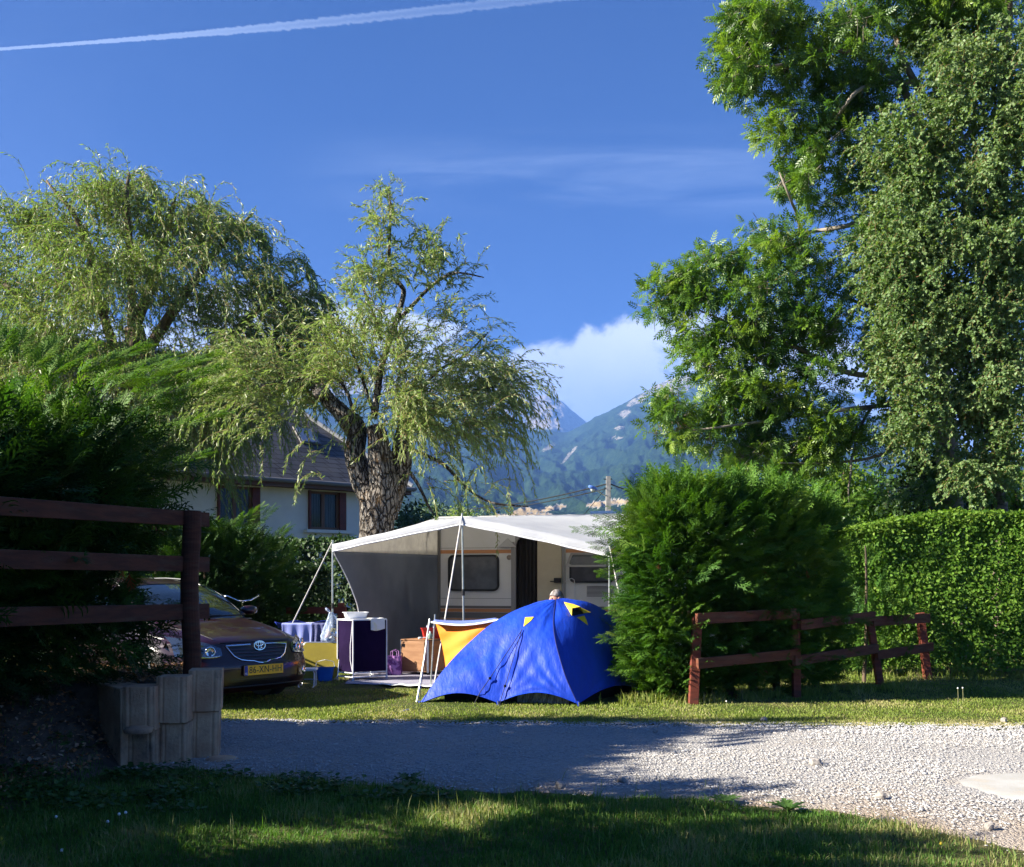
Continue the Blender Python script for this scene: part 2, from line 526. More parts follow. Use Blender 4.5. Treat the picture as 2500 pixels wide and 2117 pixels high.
L_GRASS = leaf_mat('grass_blade', [(0.055, 0.135, 0.02), (0.09, 0.195, 0.03), (0.14, 0.245, 0.045), (0.31, 0.29, 0.13)], 0.35, 0.55, 0.3)
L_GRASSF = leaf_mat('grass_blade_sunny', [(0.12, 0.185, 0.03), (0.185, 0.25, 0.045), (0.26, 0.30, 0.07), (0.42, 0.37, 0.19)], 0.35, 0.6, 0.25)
L_WEED = leaf_mat('weed_leaf', [(0.025, 0.07, 0.015), (0.045, 0.11, 0.02), (0.08, 0.15, 0.03)], 0.3, 0.45, 0.4)


# ------------------------------------------------------------------ foliage tools
def frames(D, roll=None):
    """(n,3) unit directions -> (n,3,3) matrices whose columns are side, forward, normal"""
    D = D / np.maximum(np.linalg.norm(D, axis=1, keepdims=True), 1e-9)
    up = np.tile(np.array([0, 0, 1.0]), (len(D), 1))
    bad = np.abs(D[:, 2]) > 0.97
    up[bad] = (1, 0, 0)
    S = np.cross(D, up); S /= np.linalg.norm(S, axis=1, keepdims=True)
    N = np.cross(S, D)
    if roll is not None:
        c, s = np.cos(roll)[:, None], np.sin(roll)[:, None]
        S, N = S * c + N * s, N * c - S * s
    return np.stack([S, D, N], axis=2)


def instance(TV, TF, pos, M, sc, rnd):
    n, k = len(pos), len(TV)
    sc = np.asarray(sc)
    if sc.ndim == 1: sc = sc[:, None, None]
    V = np.einsum('nij,kj->nki', M, TV) * sc + pos[:, None, :]
    Fc = TF[None] + (np.arange(n) * k)[:, None, None]
    return V.reshape(-1, 3), Fc.reshape(-1, TF.shape[1]), np.repeat(rnd, k)


def unit(n):
    v = rng.normal(size=(n, 3))
    return v / np.linalg.norm(v, axis=1, keepdims=True)


def spray_template(nb=9, wid=0.035, spread=0.42, sub=True):
    """flat feathery conifer frond along +Y, length 1"""
    V, T = [], []

    def sliver(p, d, L, w, z=0.0):
        nx, ny = -d[1], d[0]
        b = len(V)
        V.extend([(p[0] - nx * w / 2, p[1] - ny * w / 2, z), (p[0] + nx * w / 2, p[1] + ny * w / 2, z),
                  (p[0] + d[0] * L * 0.62 + nx * w * 0.55, p[1] + d[1] * L * 0.62 + ny * w * 0.55, z - 0.02),
                  (p[0] + d[0] * L * 0.62 - nx * w * 0.55, p[1] + d[1] * L * 0.62 - ny * w * 0.55, z - 0.02),
                  (p[0] + d[0] * L, p[1] + d[1] * L, z - 0.05)])
        T.extend([(b, b + 1, b + 2), (b, b + 2, b + 3), (b + 3, b + 2, b + 4)])
    rr = random.Random(3)
    sliver((0, 0), (0, 1), 1.0, wid * 0.8)
    for i in range(nb):
        y = 0.10 + 0.78 * i / nb
        sgn = 1 if i % 2 else -1
        a = R(38 + rr.uniform(-8, 8))
        d = (sgn * math.sin(a), math.cos(a))
        L = (spread * (1 - 0.62 * y)) * rr.uniform(0.85, 1.15)
        sliver((0, y), d, L, wid, rr.uniform(-0.03, 0.03))
        if sub:
            for q, s2 in ((0.35, 1), (0.6, -1)):
                a2 = a * sgn + s2 * R(34)
                d2 = (math.sin(a2), math.cos(a2))
                sliver((d[0] * L * q, y + d[1] * L * q), d2, L * 0.5, wid * 0.85, rr.uniform(-0.03, 0.03))
    return np.array(V, float), np.array(T, int)


SPRAY = spray_template()
SPRAY_L = spray_template(nb=7, wid=0.06, spread=0.45, sub=False)
LEAF = (np.array([(0, 0, 0), (0.5, 0.45, 0.10), (0, 1, -0.05), (-0.5, 0.45, 0.10)], float), np.array([(0, 1, 2), (0, 2, 3)]))
LEAF4 = (np.array([(0, 0, 0), (0.42, 0.3, 0.08), (0.38, 0.7, 0.03), (0, 1, -0.12), (-0.38, 0.7, 0.03), (-0.42, 0.3, 0.08)], float),
         np.array([(0, 1, 2), (0, 2, 3), (0, 3, 4), (0, 4, 5)]))


def scaled(T, w, l=1.0):
    return T[0] * np.array([w, l, w]), T[1]


def columns_sprays(cols, size, dens, T, up=0.55, out=1.0, jit=0.35, bottom=0.0, hole=None, rmin=0.55, face=None):
    """thuja columns. cols: (x, y, z0, height, radius). returns V,F,rnd"""
    Ps, Ds, Ss, Rs = [], [], [], []
    for (x, y, z0, h, r) in cols:
        n = int(dens * h * r)
        t = rng.random(n) ** 0.9
        th = rng.random(n) * 2 * math.pi
        if face is not None:
            th = face[0] + (rng.random(n) - 0.5) * 2 * face[1]
        prof = np.interp(t, [0, 0.12, 0.35, 0.7, 0.9, 1.0], [0.50, 0.78, 1.0, 0.94, 0.82, 0.48])
        lump = 1 + 0.16 * np.sin(th * 3 + z0 + x * 5 + t * 9) + 0.12 * np.sin(t * 23 + th * 2 + y * 3)
        rr = r * prof * lump * (rmin + (1.02 - rmin) * np.sqrt(rng.random(n)))
        p = np.stack([x + rr * np.cos(th), y + rr * np.sin(th), z0 + bottom + t * (h - bottom)], 1)
        d = np.stack([np.cos(th) * out, np.sin(th) * out, np.full(n, up) + 1.3 * np.clip(t - 0.75, 0, 1) * 4], 1) + rng.normal(size=(n, 3)) * jit
        if hole is not None:
            if len(hole[0]) == 3:
                keep = (((p - np.array(hole[0])) / np.array(hole[1])) ** 2).sum(1) > 1
            else:       # gaps in the row through which the low sun reaches the grass
                g = p[:, :2] - np.array([[SUN.x, SUN.y]]) * (p[:, 2:3] / SUN.z)
                keep = np.ones(len(p), bool)
                for cx_, cy_, ra, rb, an in hole:
                    dx_, dy_ = g[:, 0] - cx_, g[:, 1] - cy_
                    a_, b_ = dx_ * math.cos(an) + dy_ * math.sin(an), dy_ * math.cos(an) - dx_ * math.sin(an)
                    keep &= (a_ / ra) ** 2 + (b_ / rb) ** 2 > 1
            p, d, t = p[keep], d[keep], t[keep]
        n = len(p)
        clump = np.array([mnoise.noise(Vector(a * 1.7)) for a in p])
        Ps.append(p); Ds.append(d)
        Ss.append(size * rng.uniform(0.6, 1.35, n))
        Rs.append(np.clip(0.42 + clump * 0.55 + rng.normal(size=n) * 0.14 + 0.30 * (t - 0.6), 0, 1))
    p, d, s, r_ = (np.concatenate(a) for a in (Ps, Ds, Ss, Rs))
    M = frames(d, rng.normal(size=len(d)) * 0.7)
    return instance(T[0], T[1], p, M, s, r_)


def join(parts):
    Vs, Fs, Rs, b = [], [], [], 0
    for V, Fc, r in parts:
        Vs.append(V); Fs.append(Fc + b); Rs.append(r); b += len(V)
    return np.concatenate(Vs), np.concatenate(Fs), np.concatenate(Rs)


def strands(starts, dirs, length, nseg=12, grav=0.28, wob=0.10):
    """hanging shoots -> (n, nseg+1, 3) points"""
    n = len(starts)
    p = starts.copy()
    d = dirs / np.linalg.norm(dirs, axis=1, keepdims=True)
    step = (length / nseg)[:, None]
    out = [p.copy()]
    g = np.array([0, 0, -1.0])
    for i in range(nseg):
        d = d + g * grav * (0.4 + i / nseg) + rng.normal(size=(n, 3)) * wob
        d /= np.linalg.norm(d, axis=1, keepdims=True)
        p = p + d * step
        out.append(p.copy())
    return np.stack(out, 1)


def strand_leaves(S, per, L, w, T=LEAF, droop=0.5, side=0.8, jit=0.3, base_rnd=None):
    n, k, _ = S.shape
    seg = np.repeat(np.arange(k - 1), per)
    fr = np.tile((np.arange(per) + 0.5) / per, k - 1)
    a = S[:, seg, :]; b = S[:, seg + 1, :]
    pos = (a + (b - a) * fr[None, :, None]).reshape(-1, 3)
    d = (b - a).reshape(-1, 3)
    d /= np.maximum(np.linalg.norm(d, axis=1, keepdims=True), 1e-9)
    m = len(pos)
    sd = np.cross(d, unit(m))
    D = d * 0.9 + sd * side + np.array([0, 0, -droop]) + rng.normal(size=(m, 3)) * jit
    M = frames(D, rng.random(m) * 6.28)
    r0 = np.repeat(base_rnd if base_rnd is not None else rng.random(n), len(seg))
    r_ = np.clip(r0 * 0.6 + rng.random(m) * 0.4, 0, 1)
    TT = scaled(T, w / L)
    return instance(TT[0], TT[1], pos, M, L * rng.uniform(0.65, 1.25, m), r_)


def strand_stems(S, r0=0.006, r1=0.002):
    """thin three-sided stems"""
    n, k, _ = S.shape
    ang = np.array([0, 2.094, 4.189])
    rad = np.linspace(r0, r1, k)
    off = np.stack([np.cos(ang), np.sin(ang), np.zeros(3)], 1)
    V = S[:, :, None, :] + off[None, None] * rad[None, :, None, None]
    # tilt the ring a little so horizontal stems keep a thickness
    V[..., 2] += off[None, None, :, 1] * rad[None, :, None]
    V = V.reshape(-1, 3)
    f = []
    for i in range(k - 1):
        for j in range(3):
            j2 = (j + 1) % 3
            f.append((i * 3 + j, i * 3 + j2, (i + 1) * 3 + j2, (i + 1) * 3 + j))
    f = np.array(f)
    Fc = (f[None] + (np.arange(n) * k * 3)[:, None, None]).reshape(-1, 4)
    return V, Fc


def blob_points(blobs, n, shell=0.0):
    """blobs in photo pixels: (x, y, rx, ry, depth, depth radius, weight) -> points, blob centres"""
    wts = np.array([b[6] for b in blobs], float); wts /= wts.sum()
    idx = rng.choice(len(blobs), n, p=wts)
    B = np.array([b[:6] for b in blobs], float)[idx]
    u = unit(n) * (shell + (1 - shell) * rng.random(n) ** (1 / 3))[:, None]
    x = B[:, 0] + u[:, 0] * B[:, 2]
    y = B[:, 1] - u[:, 2] * B[:, 3]
    d = B[:, 4] + u[:, 1] * B[:, 5]
    d0 = B[:, 4]
    pos = np.stack([(x - CX) / F * d0, d, EYE - (y - HY) / F * d0], 1)
    cen = np.stack([(B[:, 0] - CX) / F * d0, d0, EYE - (B[:, 1] - HY) / F * d0], 1)
    return pos, cen, idx


def limb(mb, pts, r0, r1, n=10, gnarl=0.0):
    """smooth tapered limb through world points"""
    pts = [Vector(p) for p in pts]
    out = []
    m = len(pts)
    for i in range(m - 1):
        p0, p1, p2, p3 = pts[max(i - 1, 0)], pts[i], pts[i + 1], pts[min(i + 2, m - 1)]
        for k in range(5):
            t = k / 5
            out.append(0.5 * ((2 * p1) + (p2 - p0) * t + (2 * p0 - 5 * p1 + 4 * p2 - p3) * t * t + (3 * p1 - p0 - 3 * p2 + p3) * t ** 3))
    out.append(pts[-1])
    k = len(out)
    if gnarl:
        out = [p + Vector((mnoise.noise(p * 2.3), mnoise.noise(p * 2.3 + Vector((9, 0, 0))), 0)) * gnarl for p in out]
    mb.tube(out, [r0 + (r1 - r0) * i / (k - 1) for i in range(k)], n)


def clump_points(blobs, n_sub, per, r, squash=0.8, shell=0.1):
    """points gathered in sub-branch clumps inside the blobs, so the crown keeps gaps"""
    c, bc, idx = blob_points(blobs, n_sub, shell)
    ii = np.repeat(np.arange(n_sub), per)
    rr = r * rng.uniform(0.6, 1.3, n_sub)[ii]
    p = c[ii] + unit(len(ii)) * (rr * rng.random(len(ii)) ** 0.6)[:, None] * np.array([1, 1, squash])
    return p, c[ii], ii

# ================================================================== TERRAIN
NEAR_X = [-12, -6, -2.43, -1.59, -0.69, 0, 0.66, 1.29, 1.86, 2.16, 2.46, 2.63, 3.2, 4.5, 12]
NEAR_Y = [7.9, 7.6, 7.30, 6.93, 6.65, 6.49, 6.36, 6.20, 5.95, 5.76, 5.38, 5.02, 4.3, 3.0, -2.0]
FAR_X = [-12, -3, 0, 2.5, 5, 16]
FAR_Y = [10.2, 9.92, 9.74, 9.58, 9.46, 9.0]


def near_edge(x):
    return np.interp(x, NEAR_X, NEAR_Y) + 0.05 * np.sin(np.asarray(x) * 7.3) + 0.03 * np.sin(np.asarray(x) * 17.1)


def far_edge(x):
    return np.interp(x, FAR_X, FAR_Y) + 0.04 * np.sin(np.asarray(x) * 5.1 + 1) + 0.02 * np.sin(np.asarray(x) * 19.0)


def sm(x, a, b):
    t = np.clip((np.asarray(x, float) - a) / (b - a), 0, 1)
    return t * t * (3 - 2 * t)


def bank_z(x, y):
    """raised bed under the hedge and fence on the left"""
    x = np.asarray(x, float); y = np.asarray(y, float)
    toe = np.where(y < 7.86, sm(x, -2.92, -3.7), sm(x, -0.305 * y + 0.02, -0.305 * y - 0.2))
    rise = 0.25 * sm(y, 4.8, 6.6) + 0.75 * sm(y, 6.4, 7.7)
    rise = np.where(x < -3.6, np.maximum(rise, sm(x, -3.6, -4.6)), rise)
    return 0.56 * toe * rise * sm(y, 10.2, 9.5)


def ground_mat():
    m = bpy.data.materials.new('lawn')
    m.use_nodes = True
    w = NT(m.node_tree)
    out = w.n('ShaderNodeOutputMaterial')
    v = w.n('ShaderNodeTexCoord').outputs['Object']
    n1 = w.n('ShaderNodeTexNoise', ins={0: v, 'Scale': 0.7, 'Detail': 8, 'Roughness': 0.65}).outputs[0]
    n2 = w.n('ShaderNodeTexNoise', ins={0: v, 'Scale': 14, 'Detail': 8, 'Roughness': 0.7}).outputs[0]
    n3 = w.n('ShaderNodeTexNoise', ins={0: v, 'Scale': 90, 'Detail': 4, 'Roughness': 0.7}).outputs[0]
    c = w.mix(w.ss(n3, 0.3, 0.7), (0.05, 0.075, 0.018), (0.11, 0.14, 0.035))
    c = w.mix(w.ss(w.m('ADD', w.m('MULTIPLY', n1, 0.6), w.m('MULTIPLY', n2, 0.4)), 0.44, 0.62), c, (0.22, 0.185, 0.09))
    b = w.n('ShaderNodeBsdfPrincipled', ins={'Base Color': c, 'Roughness': 0.9})
    b.inputs['Specular IOR Level'].default_value = 0.15
    bp = w.n('ShaderNodeBump', ins={'Strength': 1.0, 'Distance': 0.05, 'Height': n3})
    w.t.links.new(bp.outputs[0], b.inputs['Normal'])
    w.t.links.new(b.outputs[0], out.inputs[0])
    return m


def road_mat():
    m = bpy.data.materials.new('gravel_surface')
    m.use_nodes = True
    w = NT(m.node_tree)
    out = w.n('ShaderNodeOutputMaterial')
    v = w.n('ShaderNodeTexCoord').outputs['Object']
    vo = w.n('ShaderNodeTexVoronoi', ins={0: v, 'Scale': 55.0, 'Randomness': 1.0})
    vo2 = w.n('ShaderNodeTexVoronoi', ins={0: v, 'Scale': 130.0, 'Randomness': 1.0})
    n1 = w.n('ShaderNodeTexNoise', ins={0: v, 'Scale': 1.1, 'Detail': 7, 'Roughness': 0.6}).outputs[0]
    n2 = w.n('ShaderNodeTexNoise', ins={0: v, 'Scale': 60, 'Detail': 6, 'Roughness': 0.7}).outputs[0]
    sep = w.n('ShaderNodeSeparateColor', ins={0: vo.outputs['Color']})
    c = w.mix(sep.outputs[0], (0.30, 0.29, 0.285), (0.50, 0.485, 0.47))
    c = w.mix(w.m('MULTIPLY', w.ss(n2, 0.4, 0.7), 0.5), c, (0.42, 0.37, 0.31))
    c = w.mix(w.m('MULTIPLY', w.ss(n1, 0.5, 0.68), 0.55), c, (0.46, 0.40, 0.33))
    # sandy shoulder along the near edge: colour attribute from the mesh
    at = w.n('ShaderNodeAttribute', attribute_name='rnd')
    c = w.mix(at.outputs['Fac'], c, w.mix(n2, (0.24, 0.17, 0.11), (0.42, 0.32, 0.22)))
    b = w.n('ShaderNodeBsdfPrincipled', ins={'Base Color': c, 'Roughness': 0.92})
    b.inputs['Specular IOR Level'].default_value = 0.2
    h = w.m('ADD', w.m('MULTIPLY', vo.outputs['Distance'], -0.7), w.m('MULTIPLY', vo2.outputs['Distance'], -0.35))
    bp = w.n('ShaderNodeBump', ins={'Strength': 1.0, 'Distance': 0.025, 'Height': h})
    w.t.links.new(bp.outputs[0], b.inputs['Normal'])
    w.t.links.new(b.outputs[0], out.inputs[0])
    return m


def build_ground():
    gm = ground_mat()
    # lawn sheet: fine near the camera, out to the foot of the mountains
    xs = np.concatenate([[-4000, -800, -150, -40, -20], np.linspace(-12, 16, 141), [25, 60, 200, 1000, 4000]])
    ys = np.concatenate([[-200, -30, -8], np.linspace(-3, 20, 116), [26, 40, 80, 200, 500, 900]])
    Xg, Yg = np.meshgrid(xs, ys)
    Z = bank_z(Xg, Yg) * 0 + 0.012 * np.sin(Xg * 1.7) * np.sin(Yg * 2.1) * (np.abs(Xg) < 17)
    road = (Yg > near_edge(Xg) - 0.2) & (Yg < far_edge(Xg) + 0.2)
    Z = np.where(road, -0.006, Z)
    V = np.stack([Xg, Yg, Z], 2).reshape(-1, 3)
    nx, ny = len(xs), len(ys)
    i, j = np.meshgrid(np.arange(nx - 1), np.arange(ny - 1))
    a = (j * nx + i).ravel()
    Fc = np.stack([a, a + 1, a + nx + 1, a + nx], 1)
    o = arr_mesh('lawn', V, Fc, gm, smooth=True)
    tag(o, kind='structure')
    # gravel road
    xs = np.linspace(-3.2, 15, 240)
    vs = np.linspace(0, 1, 26)
    Xr = np.repeat(xs[None], 26, 0)
    ne, fe = near_edge(xs), far_edge(xs)
    Yr = ne[None] + (fe - ne)[None] * vs[:, None]
    crown = 0.012 * np.sin(np.pi * vs)[:, None] + 0.004 * np.sin(Xr * 3) * np.sin(Yr * 4)
    edge = np.minimum(vs, 1 - vs)[:, None]
    Z = 0.002 + crown * np.clip(edge * 6, 0, 1) - 0.02 * (edge < 0.01)
    V = np.stack([Xr, Yr, Z], 2).reshape(-1, 3)
    nx, ny = 240, 26
    i, j = np.meshgrid(np.arange(nx - 1), np.arange(ny - 1))
    a = (j * nx + i).ravel()
    Fc = np.stack([a, a + 1, a + nx + 1, a + nx], 1)
    sand = np.clip(1 - vs[:, None] * np.interp(Xr, [-3, 0.8, 2.5, 5], [5, 8, 2.6, 2.0]), 0, 1)
    sand = sand * (0.8 + 0.2 * np.sin(Xr * 9))
    road = arr_mesh('gravel_road', V, Fc, road_mat(), smooth=True, rnd=np.clip(sand, 0, 1).ravel())
    tag(road, kind='structure')
    # raised bank
    xs = np.linspace(-9, -2.2, 110); ys = np.linspace(-3, 10.2, 190)
    Xg, Yg = np.meshgrid(xs, ys)
    nz = np.array([[mnoise.noise(Vector((x * 3, y * 3, 0))) * 0.5 + mnoise.noise(Vector((x * 9, y * 9, 3))) * 0.25 for x in xs] for y in ys])
    bz = bank_z(Xg, Yg)
    Z = bz + nz * 0.06 * np.clip(bz * 5, 0, 1) - 0.03 * (bz < 0.01) + 0.006
    V = np.stack([Xg, Yg, Z], 2).reshape(-1, 3)
    nx = 110
    i, j = np.meshgrid(np.arange(nx - 1), np.arange(189))
    a = (j * nx + i).ravel()
    # keep only the raised part
    keep = bz.ravel()[a] + bz.ravel()[a + nx + 1] > 0.004
    a = a[keep]
    Fc = np.stack([a, a + 1, a + nx + 1, a + nx], 1)
    tag(arr_mesh('soil_bank', V, Fc, M_SOIL, smooth=True), kind='structure')
    # worn concrete patch let into the road
    mb = MB()
    c = (3.98, 6.62)
    pts = []
    for k in range(60):
        a = 2 * math.pi * k / 60
        r = 1 + 0.05 * math.sin(3 * a + 1) + 0.03 * math.sin(7 * a) + 0.02 * math.sin(17 * a)
        pts.append((c[0] + 1.12 * r * math.cos(a), c[1] + 0.60 * r * math.sin(a)))
    rings = [(1.0, -0.004), (0.93, 0.012), (0.6, 0.020), (0.0, 0.023)]
    vs, fs = [], []
    for f_, z in rings:
        vs += [(c[0] + (x - c[0]) * f_, c[1] + (y - c[1]) * f_, z) for x, y in pts]
    for q in range(3):
        for k in range(60):
            fs.append((q * 60 + k, q * 60 + (k + 1) % 60, (q + 1) * 60 + (k + 1) % 60, (q + 1) * 60 + k))
    mb.raw(vs, fs)
    o = mb.build('concrete_patch', mat('patch_concrete', (0.42, 0.41, 0.385), 0.9, (0.34, 0.33, 0.305), 3, 8, bump=0.35, bscale=60, bdist=0.004,
                                       col3=(0.42, 0.37, 0.30), scale3=6, lo3=0.5, hi3=0.75), smooth=True)
    tag(o, kind='structure')


build_ground()


def ridge_sheet(name, ridge, R1, r0, e_foot, material, rmask=None, seed=0, amp=0.018, drop=0.93):
    us = np.concatenate([np.linspace(-900, 900, 90, endpoint=False), np.linspace(900, 2500, 420, endpoint=False), np.linspace(2500, 3900, 60)])
    nr = 150
    t = np.linspace(0, 1.12, nr)
    rx, ry = zip(*ridge)
    yr = np.interp(us, rx, ry)
    off = Vector((seed * 13.1, 0, 0))
    yr = yr + np.array([mnoise.fractal(Vector((x / 60.0, seed, 0)), 0.7, 2.0, 5) * 5.0 for x in us])
    er = (HY - yr) / F
    V = np.zeros((nr, len(us), 3))
    mk = np.zeros((nr, len(us)))
    for j, tt in enumerate(t):
        r = r0 + (R1 - r0) * tt
        for i, x in enumerate(us):
            if tt <= 1:
                e = (e_foot + (er[i] - e_foot) * (tt ** 0.85)) * min(1.0, tt / 0.07)
                wgt = math.sin(math.pi * min(tt, 1)) ** 0.7 if 0 < tt < 1 else 0
                q = Vector((x / 170.0, tt * 4.2 + x / 900.0, seed * 3.0))
                nz = 0.5 - abs(mnoise.fractal(q, 0.8, 2.1, 6))
                e += wgt * amp * (nz - 0.3)
            else:
                e = er[i] * (1 - (tt - 1) * 1.6)
            V[j, i] = ((x - CX) / F * r, r, EYE + e * r)
            if rmask:
                mk[j, i] = rmask(x, HY - e * F, tt)
    nx = len(us)
    i, j = np.meshgrid(np.arange(nx - 1), np.arange(nr - 1))
    a = (j * nx + i).ravel()
    Fc = np.stack([a, a + 1, a + nx + 1, a + nx], 1)
    o = arr_mesh(name, V.reshape(-1, 3), Fc, material, smooth=True, rnd=mk.ravel())
    return tag(o, kind='structure')


def mountain_mat(name, c1, c2, rock=(0.36, 0.33, 0.29), field=(0.40, 0.30, 0.165)):
    """rnd: 0 forest, 0.5 rock, 1 field"""
    m = bpy.data.materials.new(name)
    m.use_nodes = True
    w = NT(m.node_tree)
    out = w.n('ShaderNodeOutputMaterial')
    v = w.n('ShaderNodeTexCoord').outputs['Object']
    n1 = w.n('ShaderNodeTexNoise', ins={0: v, 'Scale': 0.011, 'Detail': 10, 'Roughness': 0.7}).outputs[0]
    n2 = w.n('ShaderNodeTexNoise', ins={0: v, 'Scale': 0.09, 'Detail': 4, 'Roughness': 0.7}).outputs[0]
    n3 = w.n('ShaderNodeTexNoise', ins={0: v, 'Scale': 0.03, 'Detail': 10, 'Roughness': 0.72}).outputs[0]
    at = w.n('ShaderNodeAttribute', attribute_name='rnd').outputs['Fac']
    c = w.mix(w.ss(n1, 0.36, 0.64), c1, c2)
    c = w.mix(w.m('MULTIPLY', w.ss(n2, 0.42, 0.62), 0.8), c, (0.005, 0.014, 0.007))
    rk = w.mix(w.ss(n3, 0.35, 0.65), rock, tuple(a * 0.6 for a in rock))
    an = w.m('ADD', at, w.m('MULTIPLY', w.m('SUBTRACT', n3, 0.5), 1.3))
    c = w.mix(w.ss(an, 0.30, 0.38), c, rk)
    c = w.mix(w.ss(at, 0.72, 0.82), c, w.mix(w.ss(n2, 0.3, 0.8), field, tuple(a * 0.8 for a in field)))
    b = w.n('ShaderNodeBsdfPrincipled', ins={'Base Color': c, 'Roughness': 0.95})
    b.inputs['Specular IOR Level'].default_value = 0.05
    bp = w.n('ShaderNodeBump', ins={'Strength': 0.9, 'Distance': 14.0, 'Height': n2})
    w.t.links.new(bp.outputs[0], b.inputs['Normal'])
    w.t.links.new(b.outputs[0], out.inputs[0])
    return m


def in_blob(x, y, bl):
    best = 0
    for cx, cy, rx, ry, ang in bl:
        c, s = math.cos(ang), math.sin(ang)
        dx, dy = x - cx, y - cy
        p, q = (dx * c + dy * s) / rx, (-dx * s + dy * c) / ry
        best = max(best, 1.0 - (p * p + q * q))
    return best


ROCKS = [(1640, 940, 95, 32, -0.15), (1560, 975, 45, 14, -0.5), (1600, 992, 22, 14, 0), (1525, 1010, 22, 12, -0.4), (1512, 1045, 22, 9, -0.2),
         (1390, 1110, 38, 6, -0.85), (1340, 1092, 26, 8, -0.5), (1505, 1070, 26, 6, 0), (1780, 930, 90, 30, 0.2), (1900, 965, 50, 16, 0.1),
         (1250, 1206, 30, 4, -0.2), (2250, 1060, 60, 16, 0.4)]
FIELDS = [(1270, 1251, 28, 9, -0.35), (1335, 1243, 50, 5.5, -0.16), (1290, 1262, 60, 8, -0.1), (1465, 1231, 34, 6.5, -0.12), (1530, 1226, 50, 7, 0), (1225, 1262, 30, 6, 0)]


def mask1(x, y, t):
    if t > 1.02: return 0.5
    f = in_blob(x, y, FIELDS)
    if f > 0: return 1.0
    b = in_blob(x, y, ROCKS)
    return max(0.0, min(0.38, 0.12 + b * 0.34)) if b > 0 else 0.0


def mask2(x, y, t):
    return 0.5 if y < 1048 else 0.12


RIDGE1 = [(-900, 950), (0, 900), (600, 985), (900, 960), (1120, 965), (1215, 1008), (1290, 1050), (1384, 1056), (1428, 1033), (1482, 1006), (1540, 975),
          (1581, 950), (1611, 935), (1680, 912), (1760, 905), (1900, 945), (2045, 958), (2120, 1012), (2240, 1050), (2330, 1082), (2400, 1110), (2600, 1130), (3900, 1150)]
RIDGE2 = [(-900, 960), (300, 930), (900, 915), (1150, 940), (1250, 955), (1305, 968), (1345, 963), (1385, 990), (1440, 1040), (1500, 1085), (1700, 1100), (3900, 1200)]
ridge_sheet('mountain', RIDGE1, 5200, 900, 0.052, mountain_mat('forest_slope', (0.010, 0.028, 0.010), (0.034, 0.066, 0.020)), mask1, 1, amp=0.028)
ridge_sheet('mountain_peak', RIDGE2, 8200, 5600, 0.10, mountain_mat('rock_slope', (0.05, 0.07, 0.04), (0.10, 0.11, 0.07), rock=(0.30, 0.26, 0.21)), mask2, 5, amp=0.03)


def build_haze():
    mb = MB()
    mb.box((0, 4000, 819.0), (16000, 16000, 1642.0))
    m = bpy.data.materials.new('haze_air')
    m.use_nodes = True
    w = NT(m.node_tree)
    out = w.n('ShaderNodeOutputMaterial')
    pv = w.n('ShaderNodeVolumePrincipled', ins={'Color': (0.17, 0.36, 0.90, 1), 'Density': 1.2e-4, 'Anisotropy': 0.0})
    w.t.links.new(pv.outputs[0], out.inputs['Volume'])
    o = mb.build('haze', m)
    tag(o, kind='stuff')


build_haze()

# ================================================================== helpers for planes standing in the scene
class Frame:
    """a thing's own frame: origin, turned by rz about the vertical"""
    def __init__(s, o, rz):
        s.o = Vector(o); s.rz = rz
        s.M = Matrix.Rotation(rz, 3, 'Z')
        s.Mi = s.M.transposed()

    def loc(s, p):
        return s.Mi @ (Vector(p) - s.o)

    def w(s, p):
        return s.M @ Vector(p) + s.o

    def on(s, px, py, y=0.0):
        """where the sight line through a photo pixel meets the local plane at depth y"""
        d = s.Mi @ Vector(((px - CX) / F, 1, (HY - py) / F))
        e = s.Mi @ (Vector((0, 0, EYE)) - s.o)
        t = (y - e.y) / d.y
        return e + d * t


def rrect(x0, x1, z0, z1, r, n=5, y=0.0):
    pts = []
    for cx, cz, a0 in ((x1 - r, z1 - r, 0), (x0 + r, z1 - r, 90), (x0 + r, z0 + r, 180), (x1 - r, z0 + r, 270)):
        for k in range(n + 1):
            a = R(a0 + 90 * k / n)
            pts.append(Vector((cx + r * math.cos(a), y, cz + r * math.sin(a))))
    return pts


def ring_frame(mb, outer, inner, depth):
    """frame between two loops (same count), extruded by depth (vector)"""
    n = len(outer)
    off = Vector(depth)
    vs = outer + inner + [p + off for p in outer] + [p + off for p in inner]
    fs = []
    for i in range(n):
        j = (i + 1) % n
        fs += [(i, j, n + j, n + i), (2 * n + i, 3 * n + i, 3 * n + j, 2 * n + j), (i, 2 * n + i, 2 * n + j, j), (n + i, n + j, 3 * n + j, 3 * n + i)]
    mb.raw(vs, fs)


# ================================================================== FENCES, BLOCK WALL
def near_fence():
    t = thing('paddock_fence', 'dark red three rail wooden fence on the raised bank before the tall hedge', 'fence', (-2.62, 8.0, 0.5), 0)
    A, B = Vector((-2.63, 8.05, 0)), Vector((-3.45, 5.0, 0))
    for k, (p, h, r) in enumerate(((A, 1.98, 0.072), (Vector((-3.28, 5.65, 0)), 1.9, 0.072))):
        mb = MB()
        z0 = 0.38
        prof = [(p.x + 0.012 * math.sin(i), p.y, z0 + (h - z0) * i / 8) for i in range(9)]
        mb.tube(prof, [r * (1 + 0.02 * math.sin(i * 2)) for i in range(9)], 20)
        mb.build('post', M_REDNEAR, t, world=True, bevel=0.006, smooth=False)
    for z_a, z_b, th in ((1.925, 1.86, 0.12), (1.545, 1.54, 0.125), (1.15, 1.185, 0.125)):
        mb = MB()
        a = Vector((-2.59, 8.36, z_a)); b = Vector((-3.395, 5.55, z_b))
        mb.bar(a, b, 0.045, th)
        mb.build('rail', M_REDNEAR, t, world=True, bevel=0.005)


